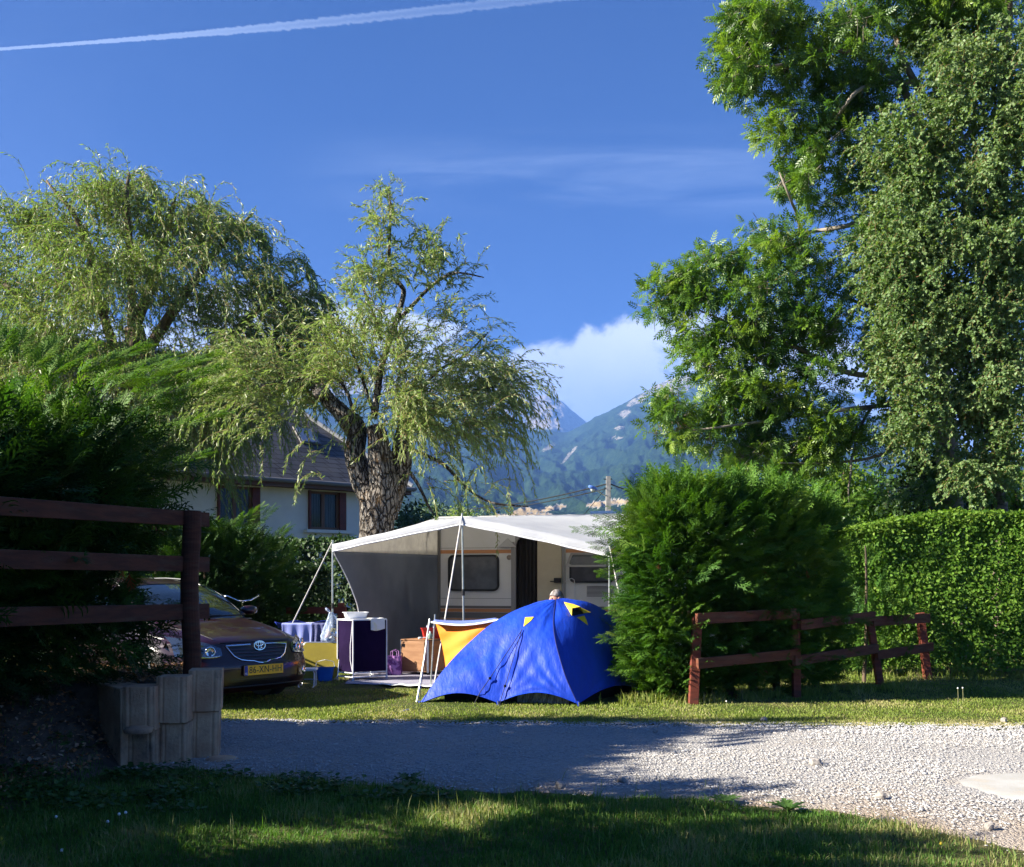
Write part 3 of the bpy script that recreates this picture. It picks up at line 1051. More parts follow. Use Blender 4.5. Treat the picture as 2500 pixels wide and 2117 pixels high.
def right_fence():
    t = thing('paddock_fence', 'low red two rail wooden fence leaning in front of the right hedges', 'fence', G(1692, 1722), 0)
    posts = [((1692, 1722), (1702, 1506), 11.2, .105), ((1945, 1706), (1941, 1488), 11.85, .09), ((2150, 1675), (2121, 1502), 13.3, .09), ((2266, 1660), (2246, 1496), 14.1, .10)]
    for (bx, by), (tx, ty), d, w_ in posts:
        b = P(bx, by, d); b.z = -0.05
        mb = MB()
        mb.bar(b, P(tx, ty, d + 0.02), w_, w_, up=(0, 1, 0))
        mb.build('post', M_REDWOOD, t, world=True, bevel=0.006)
    rails = [((1700, 1511, 11.10), (1942, 1498, 11.75), .125), ((1952, 1526, 11.78), (2134, 1504, 13.18), .125), ((2130, 1517, 13.25), (2268, 1509, 14.02), .13),
             ((1702, 1620, 11.12), (1952, 1596, 11.76), .12), ((1938, 1614, 11.7), (2142, 1583, 13.22), .12), ((2140, 1600, 13.2), (2276, 1579, 14.05), .12)]
    for a, b, h in rails:
        mb = MB()
        mb.bar(P(*a), P(*b), 0.05, h)
        mb.build('rail', M_REDRAIL, t, world=True, bevel=0.005)


def far_fence():
    t = thing('paddock_fence', 'short red wooden fence corner behind the purple cabinet', 'fence', G(833, 1628), 0)
    mb = MB(); p = P(833, 1600, 16.2); p.z = 0
    mb.box((p.x, p.y, 0.52), (0.10, 0.10, 1.06)); mb.build('post', M_REDWOOD, t, world=True, bevel=0.005)
    for z in (0.93, 0.5):
        mb = MB()
        a = P(845, 1490, 16.1); b = P(700, 1492, 16.6)
        mb.bar((a.x, a.y, z), (b.x, b.y, z - 0.02), 0.04, 0.11); mb.build('rail', M_REDWOOD, t, world=True)


def block_wall():
    t = thing('retaining_wall', 'low wall of weathered curved concrete blocks holding the bank below the red post', 'wall', (-2.45, 7.6, 0), 0)
    # (left px, right px, depth, z bottom, z top, turn) : each block is a trough with a bowed ribbed front
    spec = [(296, 379, 7.40, 0.275, 0.605, 2), (378, 457, 7.52, 0.315, 0.668, 6), (456, 539, 7.74, 0.375, 0.700, 12),
            (303, 384, 7.46, -0.05, 0.268, 2), (384, 459, 7.55, -0.05, 0.305, 6), (459, 533, 7.76, -0.02, 0.368, 12)]
    for k, (x0, x1, d, z0, z1, turn) in enumerate(spec):
        a, b = P(x0, 1500, d), P(x1, 1500, d + 0.03)
        w_ = (b - a).length - 0.008
        c = (a + b) / 2
        M = Matrix.Rotation(R(turn), 3, 'Z')
        prof = []
        nseg = 18
        for i in range(nseg + 1):
            s = -0.5 + i / nseg
            bow = -0.008 * (1 - (2 * s) ** 2)
            if abs(abs(s) - 0.5) < 0.09: bow += 0.010          # chamfered edge
            if 0.25 < abs(s) < 0.31: bow += 0.007               # rib groove
            prof.append(Vector((s * w_, bow, 0)))
        back = [Vector((0.5 * w_, 0.24, 0)), Vector((-0.5 * w_, 0.24, 0))]
        poly = [M @ p + Vector((c.x, c.y, 0)) for p in prof + back]
        mb = MB()
        lean = Vector(((k % 3 - 1) * 0.006, 0.012, 0))
        n = len(poly)
        vs, fs = [], []
        rows = 7
        for r_ in range(rows + 1):
            z = z0 + (z1 - z0) * r_ / rows
            for q, p in enumerate(poly):
                jx = mnoise.noise(Vector((q * 0.7, r_ * 0.9, k * 5))) * 0.002
                vs.append(p + lean * (r_ / rows) + Vector((jx, jx, z + (jx * 1.5 if r_ == rows else 0))))
        for r_ in range(rows):
            for q in range(n):
                q2 = (q + 1) % n
                fs.append((r_ * n + q, r_ * n + q2, (r_ + 1) * n + q2, (r_ + 1) * n + q))
        fs.append(tuple(range(n - 1, -1, -1))); fs.append(tuple(rows * n + q for q in range(n)))
        mb.raw(vs, fs)
        mb.build('block', M_BLOCK, t, world=True, bevel=0.004)
    # the end block turned side-on, half buried
    a, b = P(230, 1500, 7.95), P(294, 1500, 7.43)
    mb = MB(); mb.prism([Vector((b.x, b.y, -0.05)), Vector((b.x + .16, b.y + .2, -0.05)), Vector((a.x + .2, a.y + .1, -0.05)), Vector((a.x, a.y, -0.05))], (0, 0, 0.64)); mb.build('block', M_BLOCK, t, world=True, bevel=0.012)
    mb = MB(); mb.lathe([(0, .02), (.07, .015), (.11, 0.0), (.10, -0.03)], (P(345, 1500, 7.42).x, 7.36, 0.30), 12); mb.build('mortar', M_BLOCK, t, world=True, smooth=True)
    # flat mortar spill at the foot
    mb = MB()
    mb.lathe([(0.0, 0.03), (0.09, 0.024), (0.13, 0.010), (0.15, -0.01)], (P(545, 1850, 7.75).x, 7.72, 0.0), 16)
    mb.build('footing', M_BLOCK, t, world=True, smooth=True)


near_fence(); right_fence(); far_fence(); block_wall()

# ================================================================== HOUSE
M_RENDER = mat('white_render', (0.86, 0.82, 0.76), 0.9, (0.78, 0.745, 0.69), 1.6, 8, bump=0.25, bscale=60, bdist=0.01)
M_SHUT = mat('red_shutter', (0.16, 0.022, 0.015), 0.5, (0.11, 0.018, 0.012), 8)
M_WFRAME = mat('brown_window_wood', (0.16, 0.07, 0.035), 0.5)
M_CURT = mat('lace_curtain', (0.36, 0.40, 0.44), 0.9, (0.16, 0.19, 0.22), 7, stretch=(5, 1, 0.15))
M_PANE = mat('window_glass', (0.02, 0.03, 0.035), 0.06, spec=0.6, alpha=0.35)
M_FASCIA = mat('brown_fascia', (0.13, 0.06, 0.04), 0.6)


def roof_mat():
    m = bpy.data.materials.new('roof_slates')
    m.use_nodes = True
    w = NT(m.node_tree)
    out = w.n('ShaderNodeOutputMaterial')
    v = w.n('ShaderNodeTexCoord').outputs['Object']
    sp = w.n('ShaderNodeSeparateXYZ', ins={0: v})
    cv = w.n('ShaderNodeCombineXYZ', ins={0: w.m('ADD', sp.outputs[0], sp.outputs[1]), 1: w.m('MULTIPLY', sp.outputs[2], 1.45)}).outputs[0]
    br = w.n('ShaderNodeTexBrick', ins={0: cv, 'Color1': (0.10, 0.10, 0.11, 1), 'Color2': (0.055, 0.055, 0.064, 1), 'Mortar': (0.02, 0.018, 0.02, 1), 'Scale': 1.0,
                                        'Mortar Size': 0.018, 'Brick Width': 0.42, 'Row Height': 0.23, 'Bias': -0.2})
    nz = w.n('ShaderNodeTexNoise', ins={0: v, 'Scale': 1.4, 'Detail': 7}).outputs[0]
    c = w.mix(w.m('MULTIPLY', w.ss(nz, 0.4, 0.7), 0.5), br.outputs[0], (0.125, 0.12, 0.12))
    b = w.n('ShaderNodeBsdfPrincipled', ins={'Base Color': c, 'Roughness': 0.65})
    bp = w.n('ShaderNodeBump', ins={'Strength': 0.8, 'Distance': 0.03, 'Height': br.outputs['Fac']})
    bp.invert = True
    w.t.links.new(bp.outputs[0], b.inputs['Normal'])
    w.t.links.new(b.outputs[0], out.inputs[0])
    return m


def house():
    E = Vector((-3.2, 31.6, 0))
    rz = R(38)
    fr = Frame(E, rz)
    t = thing('house', 'white rendered house with dark slate hip roof and red shutters behind the willows', 'house', E, rz)
    W_, D_ = 15.0, 9.0           # eave rectangle: x from -W_ to 0, y from 0 to D_
    ze, pitch = 4.42, 0.94
    ov = 0.55
    mb = MB()
    x0, x1, y0, y1 = -W_ + ov, -ov, ov, D_ - ov
    # window openings on the front wall
    wins = []
    for (pa, pb, pt, pm) in ((530, 636, 1195, 1284), (752, 846, 1203, 1289)):
        a, b = fr.on(pa, pm, ov), fr.on(pb, pt, ov)
        wins.append((a.x, b.x, a.z, b.z))
    wins.sort()
    z0w, z1w = min(w_[2] for w_ in wins), max(w_[3] for w_ in wins)
    wins = [(a, b, z0w, z1w) for a, b, _, _ in wins]
    th = 0.22
    # front wall as pieces butted round the openings
    cur = x0
    for a, b, za, zb in wins:
        mb.box(((cur + a) / 2, y0 + th / 2, (ze + 0) / 2), (a - cur, th, ze))
        mb.box(((a + b) / 2, y0 + th / 2, za / 2), (b - a, th, za))
        mb.box(((a + b) / 2, y0 + th / 2, (zb + ze) / 2), (b - a, th, ze - zb))
        cur = b
    mb.box(((cur + x1) / 2, y0 + th / 2, ze / 2), (x1 - cur, th, ze))
    mb.box((x1 - th / 2, (y0 + th + y1) / 2, ze / 2), (th, y1 - y0 - th, ze))
    mb.box((x0 + th / 2, (y0 + th + y1) / 2, ze / 2), (th, y1 - y0 - th, ze))
    mb.box(((x0 + x1) / 2, y1 - th / 2 + 0.1, ze / 2), (x1 - x0 - 2 * th - 0.02, th, ze))
    mb.build('wall', M_RENDER, t)
    for a, b, za, zb in wins:
        w_ = b - a
        # frame, panes, curtains set into the reveal; right-hand shutter folded against the wall
        fm = MB()
        yy = y0 + 0.13
        fm.box((a + 0.05, yy, (za + zb) / 2), (0.10, 0.07, zb - za))
        fm.box((a + w_ * 0.80, yy, (za + zb) / 2), (0.08, 0.07, zb - za))
        fm.box((a + w_ * 0.42, yy, (za + zb) / 2), (0.11, 0.07, zb - za - 0.16))
        for z in (za + 0.04, zb - 0.04):
            fm.box((a + w_ * 0.25 + 0.02, yy, z), (w_ * 0.34 - 0.0, 0.068, 0.08))
            fm.box((a + w_ * 0.61, yy, z), (w_ * 0.36, 0.066, 0.08))
        f = fm.build('window', M_WFRAME, t)
        pm = MB(); pm.box((a + w_ * 0.43, yy + 0.01, (za + zb) / 2), (w_ * 0.72, 0.01, zb - za - 0.1)); pm.build('pane', M_PANE, f)
        cm = MB()
        cm.grid(lambda u, v, a=a, w_=w_, za=za, zb=zb: (a + 0.1 + u * w_ * 0.7, yy + 0.10 + 0.02 * math.sin(u * 70), za + (zb - za) * v), 80, 2)
        cm.build('curtain', M_CURT, f)
        sm_ = MB(); sm_.box((a + w_ / 2, y0 - 0.05, za - 0.06), (w_ + 0.28, 0.34, 0.10)); sm_.build('sill', M_RENDER, f, bevel=0.01)
        sh = MB()
        sh.box((b - w_ * 0.09, y0 + 0.03, (za + zb) / 2), (w_ * 0.17, 0.04, zb - za - 0.02))
        for z in (za + 0.2, zb - 0.2): sh.box((b - w_ * 0.09, y0 + 0.003, z), (w_ * 0.15, 0.02, 0.05))
        sh.build('shutter', M_SHUT, t)
        if a > -9:
            s2 = MB(); s2.box((a + 0.035, y0 - 0.02, (za + zb) / 2), (0.05, 0.16, zb - za)); s2.build('shutter', M_SHUT, t)
    # hip roof
    h = D_ / 2 * pitch
    A, B, Cc, Dd = (-W_, 0, ze), (0, 0, ze), (0, D_, ze), (-W_, D_, ze)
    R1, R2 = (-W_ + D_ / 2, D_ / 2, ze + h), (-D_ / 2, D_ / 2, ze + h)
    mb = MB()
    mb.raw([A, B, Cc, Dd, R1, R2], [(0, 1, 5, 4), (1, 2, 5), (2, 3, 4, 5), (3, 0, 4)])
    rf = mb.build('roof', roof_mat(), t)
    rf.modifiers.new('solid', 'SOLIDIFY').thickness = 0.12
    mb = MB()
    for p, q in ((B, R2), (Cc, R2), (A, R1), (R1, R2)):
        mb.tube([Vector(p) + Vector((0, 0, 0.06)), Vector(q) + Vector((0, 0, 0.06))], 0.075, 8)
    mb.build('ridge_cap', mat('ridge_zinc', (0.45, 0.46, 0.48), 0.4, metal=0.3), rf)
    mb = MB()
    mb.box((-W_ / 2, 0.02, ze - 0.13), (W_ - 0.1, 0.03, 0.2)); mb.box((-0.02, D_ / 2, ze - 0.13), (0.03, D_ - 0.1, 0.2))
    mb.box((-W_ / 2, ov / 2 + 0.02, ze - 0.2), (W_ - 0.2, ov, 0.02)); mb.box((-ov / 2 - 0.01, D_ / 2 + .3, ze - 0.19), (ov, D_ - 1.2, 0.02))
    mb.build('fascia', M_FASCIA, t)
    mb = MB()
    mb.tube([(-W_, -0.07, ze - 0.03), (0.05, -0.07, ze - 0.06)], 0.07, 10)
    mb.tube([(0.07, -0.05, ze - 0.05), (0.07, D_, ze - 0.05)], 0.07, 10)
    mb.build('gutter', mat('gutter_grey', (0.20, 0.19, 0.19), 0.45), t)
    # skylights on the front slope
    n = Vector((0, -pitch, 1)).normalized()
    up = Vector((0, 1, pitch)).normalized()
    Mr = Matrix((Vector((1, 0, 0)), up, n)).transposed()
    for px, py in ((748, 1066),):
        d = fr.Mi @ Vector(((px - CX) / F, 1, (HY - py) / F)); e = fr.Mi @ (Vector((0, 0, EYE)) - fr.o)
        tt = ((pitch * e.y) - (e.z - ze)) / (d.z - pitch * d.y)
        p = e + d * tt
        mb = MB(); mb.box(p + n * 0.04, (0.70, 0.86, 0.06), M=Mr)
        s = mb.build('skylight', mat('skylight_frame', (0.12, 0.11, 0.11), 0.5), rf, bevel=0.01)
        mb = MB(); mb.box(p + n * 0.074, (0.56, 0.72, 0.010), M=Mr); mb.build('pane', mat('skylight_glass', (0.30, 0.36, 0.45), 0.08, spec=1.0, metal=0.6), s)


house()


# ================================================================== UTILITY POLE, LAMP, CABLES
def utility_pole():
    d = 62.0
    b = P(1485, 1420, d)
    t = thing('utility_pole', 'grey concrete utility pole with a blue street lamp behind the caravan', 'utility pole', (b.x, b.y, 0))
    top = P(1485, 1163, d)
    mb = MB()
    mb.raw([(b.x + i * w_, b.y + j * w_, z) for z, w_ in ((0, .22), (top.z, .13)) for i, j in ((-1, -1), (1, -1), (1, 1), (-1, 1))],
           [(0, 1, 5, 4), (1, 2, 6, 5), (2, 3, 7, 6), (3, 0, 4, 7), (4, 5, 6, 7)])
    mb.build('pole', mat('pole_concrete', (0.36, 0.34, 0.32), 0.85, (0.24, 0.23, 0.22), 3, 6), t, world=True)
    mb = MB()
    mb.tube([P(1484, 1212, d - .2), P(1470, 1206, d - .5), P(1455, 1195, d - .9)], 0.045, 8); mb.build('lamp_arm', M_ALU, t, world=True)
    mb = MB()
    a, c = P(1458, 1197, d - .9), P(1438, 1187, d - 1.2)
    mb.tube([a, a.lerp(c, .25), a.lerp(c, .6), c], [0.07, 0.13, 0.14, 0.08], 12)
    mb.build('lamp_head', mat('lamp_blue', (0.10, 0.20, 0.55), 0.3, coat=0.5), t, world=True, smooth=True)
    mb = MB(); q = a.lerp(c, .55); mb.lathe([(0.0, -0.16), (0.11, -0.12), (0.15, 0)], q - Vector((0, 0, 0.08)), 12)
    mb.build('lamp_cover', mat('lamp_glass', (0.6, 0.62, 0.62), 0.2), t, world=True, smooth=True)
    for z in (0.18, 0.75):
        mb = MB(); mb.box((top.x, top.y, top.z - z), (0.5, 0.10, 0.07)); mb.build('bracket', M_BLACK, t, world=True)
    cables = [('upper black power cable running from the utility pole to the left', (1480, 1182, d), (1440, 1190), (1210, 1226), (1020, 1244), 95, 0.045, 0.6),
              ('lower black power cable running from the utility pole to the left', (1480, 1193, d), (1440, 1200), (1225, 1232), (1020, 1248), 95, 0.035, 0.6),
              ('thin stay cable slanting from the utility pole down behind the awning', (1481, 1190, d), None, None, (1422, 1262), 58, 0.02, 0.0)]
    for lab, a, _, _, e, de, r_, sag in cables:
        A, B = P(*a), P(e[0], e[1], de)
        pts = [A.lerp(B, i / 24) + Vector((0, 0, -sag * 4 * (i / 24) * (1 - i / 24))) for i in range(25)]
        mb = MB(); mb.tube(pts, r_, 6); o = mb.build('power_cable', M_BLACK)
        tag(o, lab, 'cable', 'cables on the utility pole')
    A, B = P(1490, 1182, d), P(2000, 1190, 60)
    mb = MB(); mb.tube([A.lerp(B, i / 24) + Vector((0, 0, -1.2 * 4 * (i / 24) * (1 - i / 24))) for i in range(25)], 0.045, 6)
    tag(mb.build('power_cable', M_BLACK), 'black power cable running from the utility pole to the right behind the hedge', 'cable', 'cables on the utility pole')


utility_pole()

# ================================================================== CAR
def paint_mat():
    m = bpy.data.materials.new('car_paint_burgundy')
    m.use_nodes = True
    w = NT(m.node_tree)
    out = w.n('ShaderNodeOutputMaterial')
    v = w.n('ShaderNodeTexCoord').outputs['Object']
    nz = w.n('ShaderNodeTexNoise', ins={0: v, 'Scale': 600, 'Detail': 2}).outputs[0]
    c = w.mix(nz, (0.006, 0.0008, 0.006), (0.030, 0.002, 0.007))
    b = w.n('ShaderNodeBsdfPrincipled', ins={'Base Color': c, 'Roughness': 0.32, 'Metallic': 0.0, 'Coat Weight': 0.55, 'Coat Roughness': 0.02})
    w.t.links.new(b.outputs[0], out.inputs[0])
    return m


def car():
    paint = paint_mat()
    glass = mat('car_glass', (0.012, 0.018, 0.018), 0.03, spec=0.9, coat=1.0)
    tyre = mat('tyre_rubber', (0.018, 0.018, 0.018), 0.85)
    rimm = mat('alloy', (0.62, 0.63, 0.65), 0.25, metal=0.9)
    grey = mat('grille_dark', (0.010, 0.009, 0.012), 0.35, coat=0.4)
    lampg = mat('lamp_chrome', (0.80, 0.84, 0.92), 0.10, metal=1.0)
    ang = R(-38)                                   # heading: front turned to the right and towards the camera
    c0 = P(642, 1640, 11.05)
    # local frame: x forward, y left (image right), z up ; front bumper at x = 0
    h = Vector((math.sin(R(50)), -math.cos(R(50)), 0))
    rz = math.atan2(h.y, h.x)
    t = thing('parked_car', 'burgundy estate car with yellow plate 86-XN-HH parked behind the left hedge', 'car', (c0.x, c0.y, 0), rz)
    W = 0.87

    def N(y, z):
        """front face: x of the nose surface"""
        a = np.interp(z, [0.17, 0.22, 0.30, 0.44, 0.48, 0.53, 0.58, 0.65, 0.72, 0.765], [-0.10, -0.045, -0.012, 0.0, -0.004, -0.03, -0.055, -0.085, -0.125, -0.19])
        q = abs(y) / W
        return a - 0.085 * q * q - 0.31 * q ** 5.5

    def hood(x, y):
        """height of hood/wing sheet"""
        z = np.interp(x, [-1.35, -1.15, -0.9, -0.6, -0.35, -0.19], [0.965, 0.945, 0.912, 0.862, 0.81, 0.765])
        q = abs(y) / W
        crease = 0.014 * math.exp(-((q - 0.62) / 0.07) ** 2)
        return z - 0.035 * q * q - 0.085 * q ** 8 + crease

    # nose + hood as one sheet
    ys = np.linspace(-W, W, 49)
    rows = []
    for z in np.concatenate([np.linspace(0.17, 0.75, 26)]):
        rows.append([(N(y, z), y * (1 - 0.02 * (0.75 - z)), z - 0.01 * (abs(y) / W) ** 4 * (z > .65)) for y in ys])
    for k in range(1, 19):
        f = k / 18
        row = []
        for y in ys:
            xf = N(y, 0.75) - 0.01
            xe = -1.28 - 0.05 * (1 - (y / W) ** 2) * -1
            x = xf + (xe - xf) * f
            # blend front rim height to hood law
            xx = -0.19 + (-1.28 + 0.19) * f
            row.append((x, y, hood(xx, y)))
        rows.append(row)
    body = MB()
    vs = [p for r_ in rows for p in r_]
    n = len(ys)
    body.raw(vs, [(j * n + i, j * n + i + 1, (j + 1) * n + i + 1, (j + 1) * n + i) for j in range(len(rows) - 1) for i in range(n - 1)])

    # flanks with wheel arches
    RA = 0.345
    wheels_x = (-0.92, -3.62)

    def flank(sgn):
        xs = np.concatenate([np.linspace(-0.46, -4.50, 110)])
        zs = np.linspace(0.17, 0.86, 24)
        vs = []
        for zi, z in enumerate(zs):
            for x in xs:
                beltz = np.interp(x, [-4.5, -3.6, -2.2, -1.25, -0.46], [0.96, 0.93, 0.90, 0.865, 0.72])
                zz = 0.17 + (z - 0.17) / (0.86 - 0.17) * (beltz - 0.17)
                bulge = np.interp((zz - 0.17) / (beltz - 0.17), [0, 0.12, 0.35, 0.7, 0.9, 1.0], [-0.05, -0.01, 0.01, 0.012, 0.0, -0.025])
                nose = -0.10 * max(0, (x + 1.0) / 0.54) ** 2
                tail = -0.12 * max(0, (-x - 3.9) / 0.6) ** 2
                y = W + bulge + nose * 1.1 + tail
                # arch
                px, pz = x, zz
                for wx in wheels_x:
                    dx, dz = px - wx, pz - 0.31
                    r_ = math.hypot(dx, dz)
                    if r_ < RA:
                        k = RA / max(r_, 1e-4)
                        px, pz = wx + dx * k, 0.31 + dz * k
                        y += 0.012
                    elif r_ < RA + 0.05: y += 0.012 * (1 - (r_ - RA) / 0.05)
                vs.append((px, sgn * y, pz))
        nx = len(xs)
        fs = []
        for j in range(len(zs) - 1):
            for i in range(nx - 1):
                q = [j * nx + i, j * nx + i + 1, (j + 1) * nx + i + 1, (j + 1) * nx + i]
                inside = all(any(abs(math.hypot(vs[v][0] - wx, vs[v][2] - 0.31) - RA) < 1e-3 for wx in wheels_x) for v in q)
                if not inside: fs.append(tuple(q))
        body.raw(vs, fs)
    flank(1); flank(-1)
    # tail
    body.grid(lambda u, v: (-4.50 - 0.10 * (1 - (2 * u - 1) ** 2), (2 * u - 1) * (W - 0.12), 0.2 + 0.8 * v), 12, 8)
    # shoulder deck (flat ledge under the windows)
    body.grid(lambda u, v: (-1.22 - 3.3 * u, (2 * v - 1) * (W - 0.025 - 0.1 * max(0, u * 3.3 + 1.22 - 3.9)), float(np.interp(-1.22 - 3.3 * u, [-4.5, -3.6, -2.2, -1.25], [0.96, 0.93, 0.90, 0.865]))), 24, 8)
    # underside
    body.grid(lambda u, v: (-0.12 - 4.3 * u, (2 * v - 1) * (W - 0.12), 0.19), 4, 2)
    b = body.build('body', paint, t, smooth=True)

    # cabin
    def zbelt(x): return float(np.interp(x, [-4.5, -3.6, -2.2, -1.25], [0.96, 0.93, 0.90, 0.875]))
    st = [(-1.27, 0.0, 0.70), (-1.45, 0.17, 0.69), (-1.75, 0.36, 0.655), (-2.05, 0.485, 0.62), (-2.35, 0.525, 0.605), (-2.9, 0.54, 0.60), (-3.5, 0.52, 0.59), (-4.0, 0.47, 0.57), (-4.22, 0.38, 0.56), (-4.45, 0.02, 0.60)]
    cab = MB()
    ns = 28
    vs = []
    for x, hh, wt in st:
        zb = zbelt(x)
        for i in range(ns + 1):
            s = -1 + 2 * i / ns
            a = abs(s)
            # side rises from the belt (y = 0.80) to the roof edge then crosses
            if a > 0.62:
                f = (1 - a) / 0.38
                y = (0.80 + (wt - 0.80) * f) if hh > 0.1 else 0.78 + (wt - 0.78) * f
                z = zb + hh * (0.86 * f)
            else:
                f = a / 0.62
                y = wt * f
                z = zb + hh * (0.86 + 0.14 * (1 - f ** 3))
            bow = 0.09 * (1 - (abs(y) / 0.75) ** 2) * (1 if x > -2.1 else -0.3 if x < -4 else 0)
            vs.append((x + bow, math.copysign(y, s), z))
    cab.raw(vs, [(j * (ns + 1) + i, j * (ns + 1) + i + 1, (j + 1) * (ns + 1) + i + 1, (j + 1) * (ns + 1) + i) for j in range(len(st) - 1) for i in range(ns)])
    cb = cab.build('cabin', paint, t, smooth=True)
    bpy.context.view_layer.update()

    # windscreen pane: on the front rows of the cabin, set 6 mm proud
    def cabpt(j, s):
        j0 = int(min(j, len(st) - 1.001)); f = j - j0
        i = (s + 1) / 2 * ns
        i0 = int(min(i, ns - 0.001)); g = i - i0
        def V_(a, b_): return Vector(vs[a * (ns + 1) + b_])
        return (V_(j0, i0) * (1 - g) + V_(j0, i0 + 1) * g) * (1 - f) + (V_(j0 + 1, i0) * (1 - g) + V_(j0 + 1, i0 + 1) * g) * f
    ws = MB()
    ws.grid(lambda u, v: cabpt(0.06 + 2.74 * v, (2 * u - 1) * (0.575 - 0.02 * v)) + Vector((0.010, 0, 0.012)), 24, 12)
    w_ = ws.build('windscreen', glass, t, smooth=True)
    tr = MB()
    for sg in (-1, 1):
        tr.tube([cabpt(0.06 + 2.74 * k / 12, sg * 0.595) + Vector((0.008, 0, 0.008)) for k in range(13)], 0.012, 6)
    tr.tube([cabpt(2.82, (2 * k / 12 - 1) * 0.57) + Vector((0.008, 0, 0.010)) for k in range(13)], 0.010, 6)
    tr.build('windscreen_seal', M_BLACK, w_)
    for sg in (-1, 1):
        for (ja, jb) in ((1.1, 3.9), (4.05, 5.5), (5.65, 7.6)):
            m_ = MB()
            m_.grid(lambda u, v, ja=ja, jb=jb, sg=sg: cabpt(ja + (jb - ja) * u, sg * (0.97 - (0.27) * v * (min(1, 0.55 + u) if ja < 2 else 1))) + Vector((0, sg * 0.009, 0.002)), 12, 5)
            m_.build('side_window', glass, t, smooth=True)
    # wipers, mirrors
    wp = MB()
    wp.tube([(-1.21, -0.62, .955), (-1.17, -0.2, .975), (-1.2, 0.25, .99)], 0.010, 6)
    wp.tube([(-1.23, -0.05, .955), (-1.17, 0.3, .985), (-1.24, 0.62, .985)], 0.010, 6)
    wp.build('wiper', M_BLACK, t)
    cw = MB(); cw.grid(lambda u, v: (-1.24 + 0.06 * v - 0.06 * (2 * u - 1) ** 2, (2 * u - 1) * 0.74, 0.945 - 0.015 * v), 16, 2); cw.build('cowl', M_BLACK, t)
    for sg in (-1, 1):
        m_ = MB()
        m_.lathe([(0.0, -0.10), (0.06, -0.09), (0.085, -0.03), (0.08, 0.05), (0.05, 0.10), (0.0, 0.115)], (-1.62, sg * 0.95, 1.03), 14,
                 Matrix.Rotation(R(90), 3, 'X') @ Matrix.Scale(0.75, 3, Vector((0, 1, 0))))
        m_.tube([(-1.62, sg * 0.80, 0.98), (-1.62, sg * 0.9, 1.0)], 0.03, 8)
        m_.build('mirror', paint, t, smooth=True)

    # patches lying on the nose
    def onnose(y, z, off=0.006):
        return Vector((N(y, z) + off, y, z))

    # grille: trapezoid between z .60 and .735
    def gr_edge(z):
        f = (z - 0.515) / (0.690 - 0.515)
        return float(np.interp(f, [0, 0.12, 0.35, 0.75, 1.0], [0.11, 0.27, 0.335, 0.38, 0.405]))
    g = MB()
    g.grid(lambda u, v: onnose((2 * u - 1) * gr_edge(0.515 + 0.175 * v), 0.515 + 0.175 * v, 0.004), 30, 10)
    gg = g.build('grille', grey, t, smooth=True)
    sl = MB()
    for z in (0.543, 0.580, 0.617, 0.654):
        e = gr_edge(z) - 0.015
        sl.tube([onnose(y, z - 0.012 * math.cos(y * 3.5), 0.010) for y in np.linspace(-e, e, 20)], 0.0065, 6)
    sl.build('slat', mat('grille_slat', (0.05, 0.035, 0.06), 0.3, coat=0.6), gg)
    ch = MB()
    loop = []
    for z in np.linspace(0.690, 0.535, 8): loop.append((gr_edge(z), z))
    path = [(y, z) for y, z in loop] + [(0.18, 0.522), (0.11, 0.516), (0.055, 0.498), (0.0, 0.492)]
    full = path + [(-y, z) for y, z in reversed(path[:-1])]
    ch.tube([onnose(y, z, 0.012) for y, z in full], 0.007, 6)
    for sg in (-1, 1):
        ch.tube([onnose(sg * y, 0.690 + 0.004 * math.cos(y * 4), 0.015) for y in np.linspace(0.10, 0.405, 10)], 0.012, 6)
    ch.build('chrome_trim', M_CHROME, gg)
    # round emblem of three ovals
    em = MB()
    ec = Vector((N(0, 0.68) + 0.035, 0, 0.68))

    def oval(cy, cz, ry, rz_, r_):
        em.tube([ec + Vector((0.004 * (1 - 0) - 0.02 * ((cz + rz_ * math.sin(a)) / 0.06) * 0.2, cy + ry * math.cos(a), cz + rz_ * math.sin(a))) for a in np.linspace(0, 2 * math.pi, 33)], r_, 6, cap=False)
    oval(0, 0, 0.074, 0.050, 0.0075)
    oval(0, 0.016, 0.048, 0.020, 0.0050)
    oval(0, 0.0, 0.019, 0.045, 0.0050)
    em.build('emblem', M_CHROME, gg)

    # headlamps: swept lens from the nose onto the wing
    for sg in (-1, 1):
        def lamp(u, v, sg=sg, off=0.0):
            y = 0.46 + 0.39 * u
            zt = 0.715 + 0.085 * u ** 1.0 - 0.05 * (1 - u) ** 3
            zb = 0.560 + 0.015 * u + 0.05 * max(0, u - 0.75) + 0.03 * (1 - u) ** 4
            z = zb + (zt - zb) * v
            zz = min(z, 0.75)
            x = N(sg * y, zz) - max(0, z - 0.75) * 2.2
            return Vector((x + off, sg * y + sg * 0.006, z))
        m_ = MB(); m_.grid(lambda u, v: lamp(u, v, off=0.006), 18, 8)
        hl = m_.build('headlight', mat('lamp_lens', (0.10, 0.13, 0.17), 0.03, spec=1.0, coat=1.0, metal=0.75), t, smooth=True)
        for (u, v, r_) in ((0.30, 0.42, 0.055), (0.68, 0.48, 0.062)):
            c = lamp(u, v, off=0.004)
            q = MB()
            Mx = Matrix.Rotation(R(90), 3, 'Y') 
            Mx = Matrix.Rotation(sg * R(18 + 30 * u), 3, 'Z') @ Mx
            q.lathe([(0.0, -0.004), (r_ * .35, 0.0), (r_ * 0.5, 0.010), (r_ * 0.9, 0.020), (r_, 0.018), (r_ * 1.05, 0.004)], c, 20, Mx)
            q.build('reflector', lampg, hl, smooth=True)
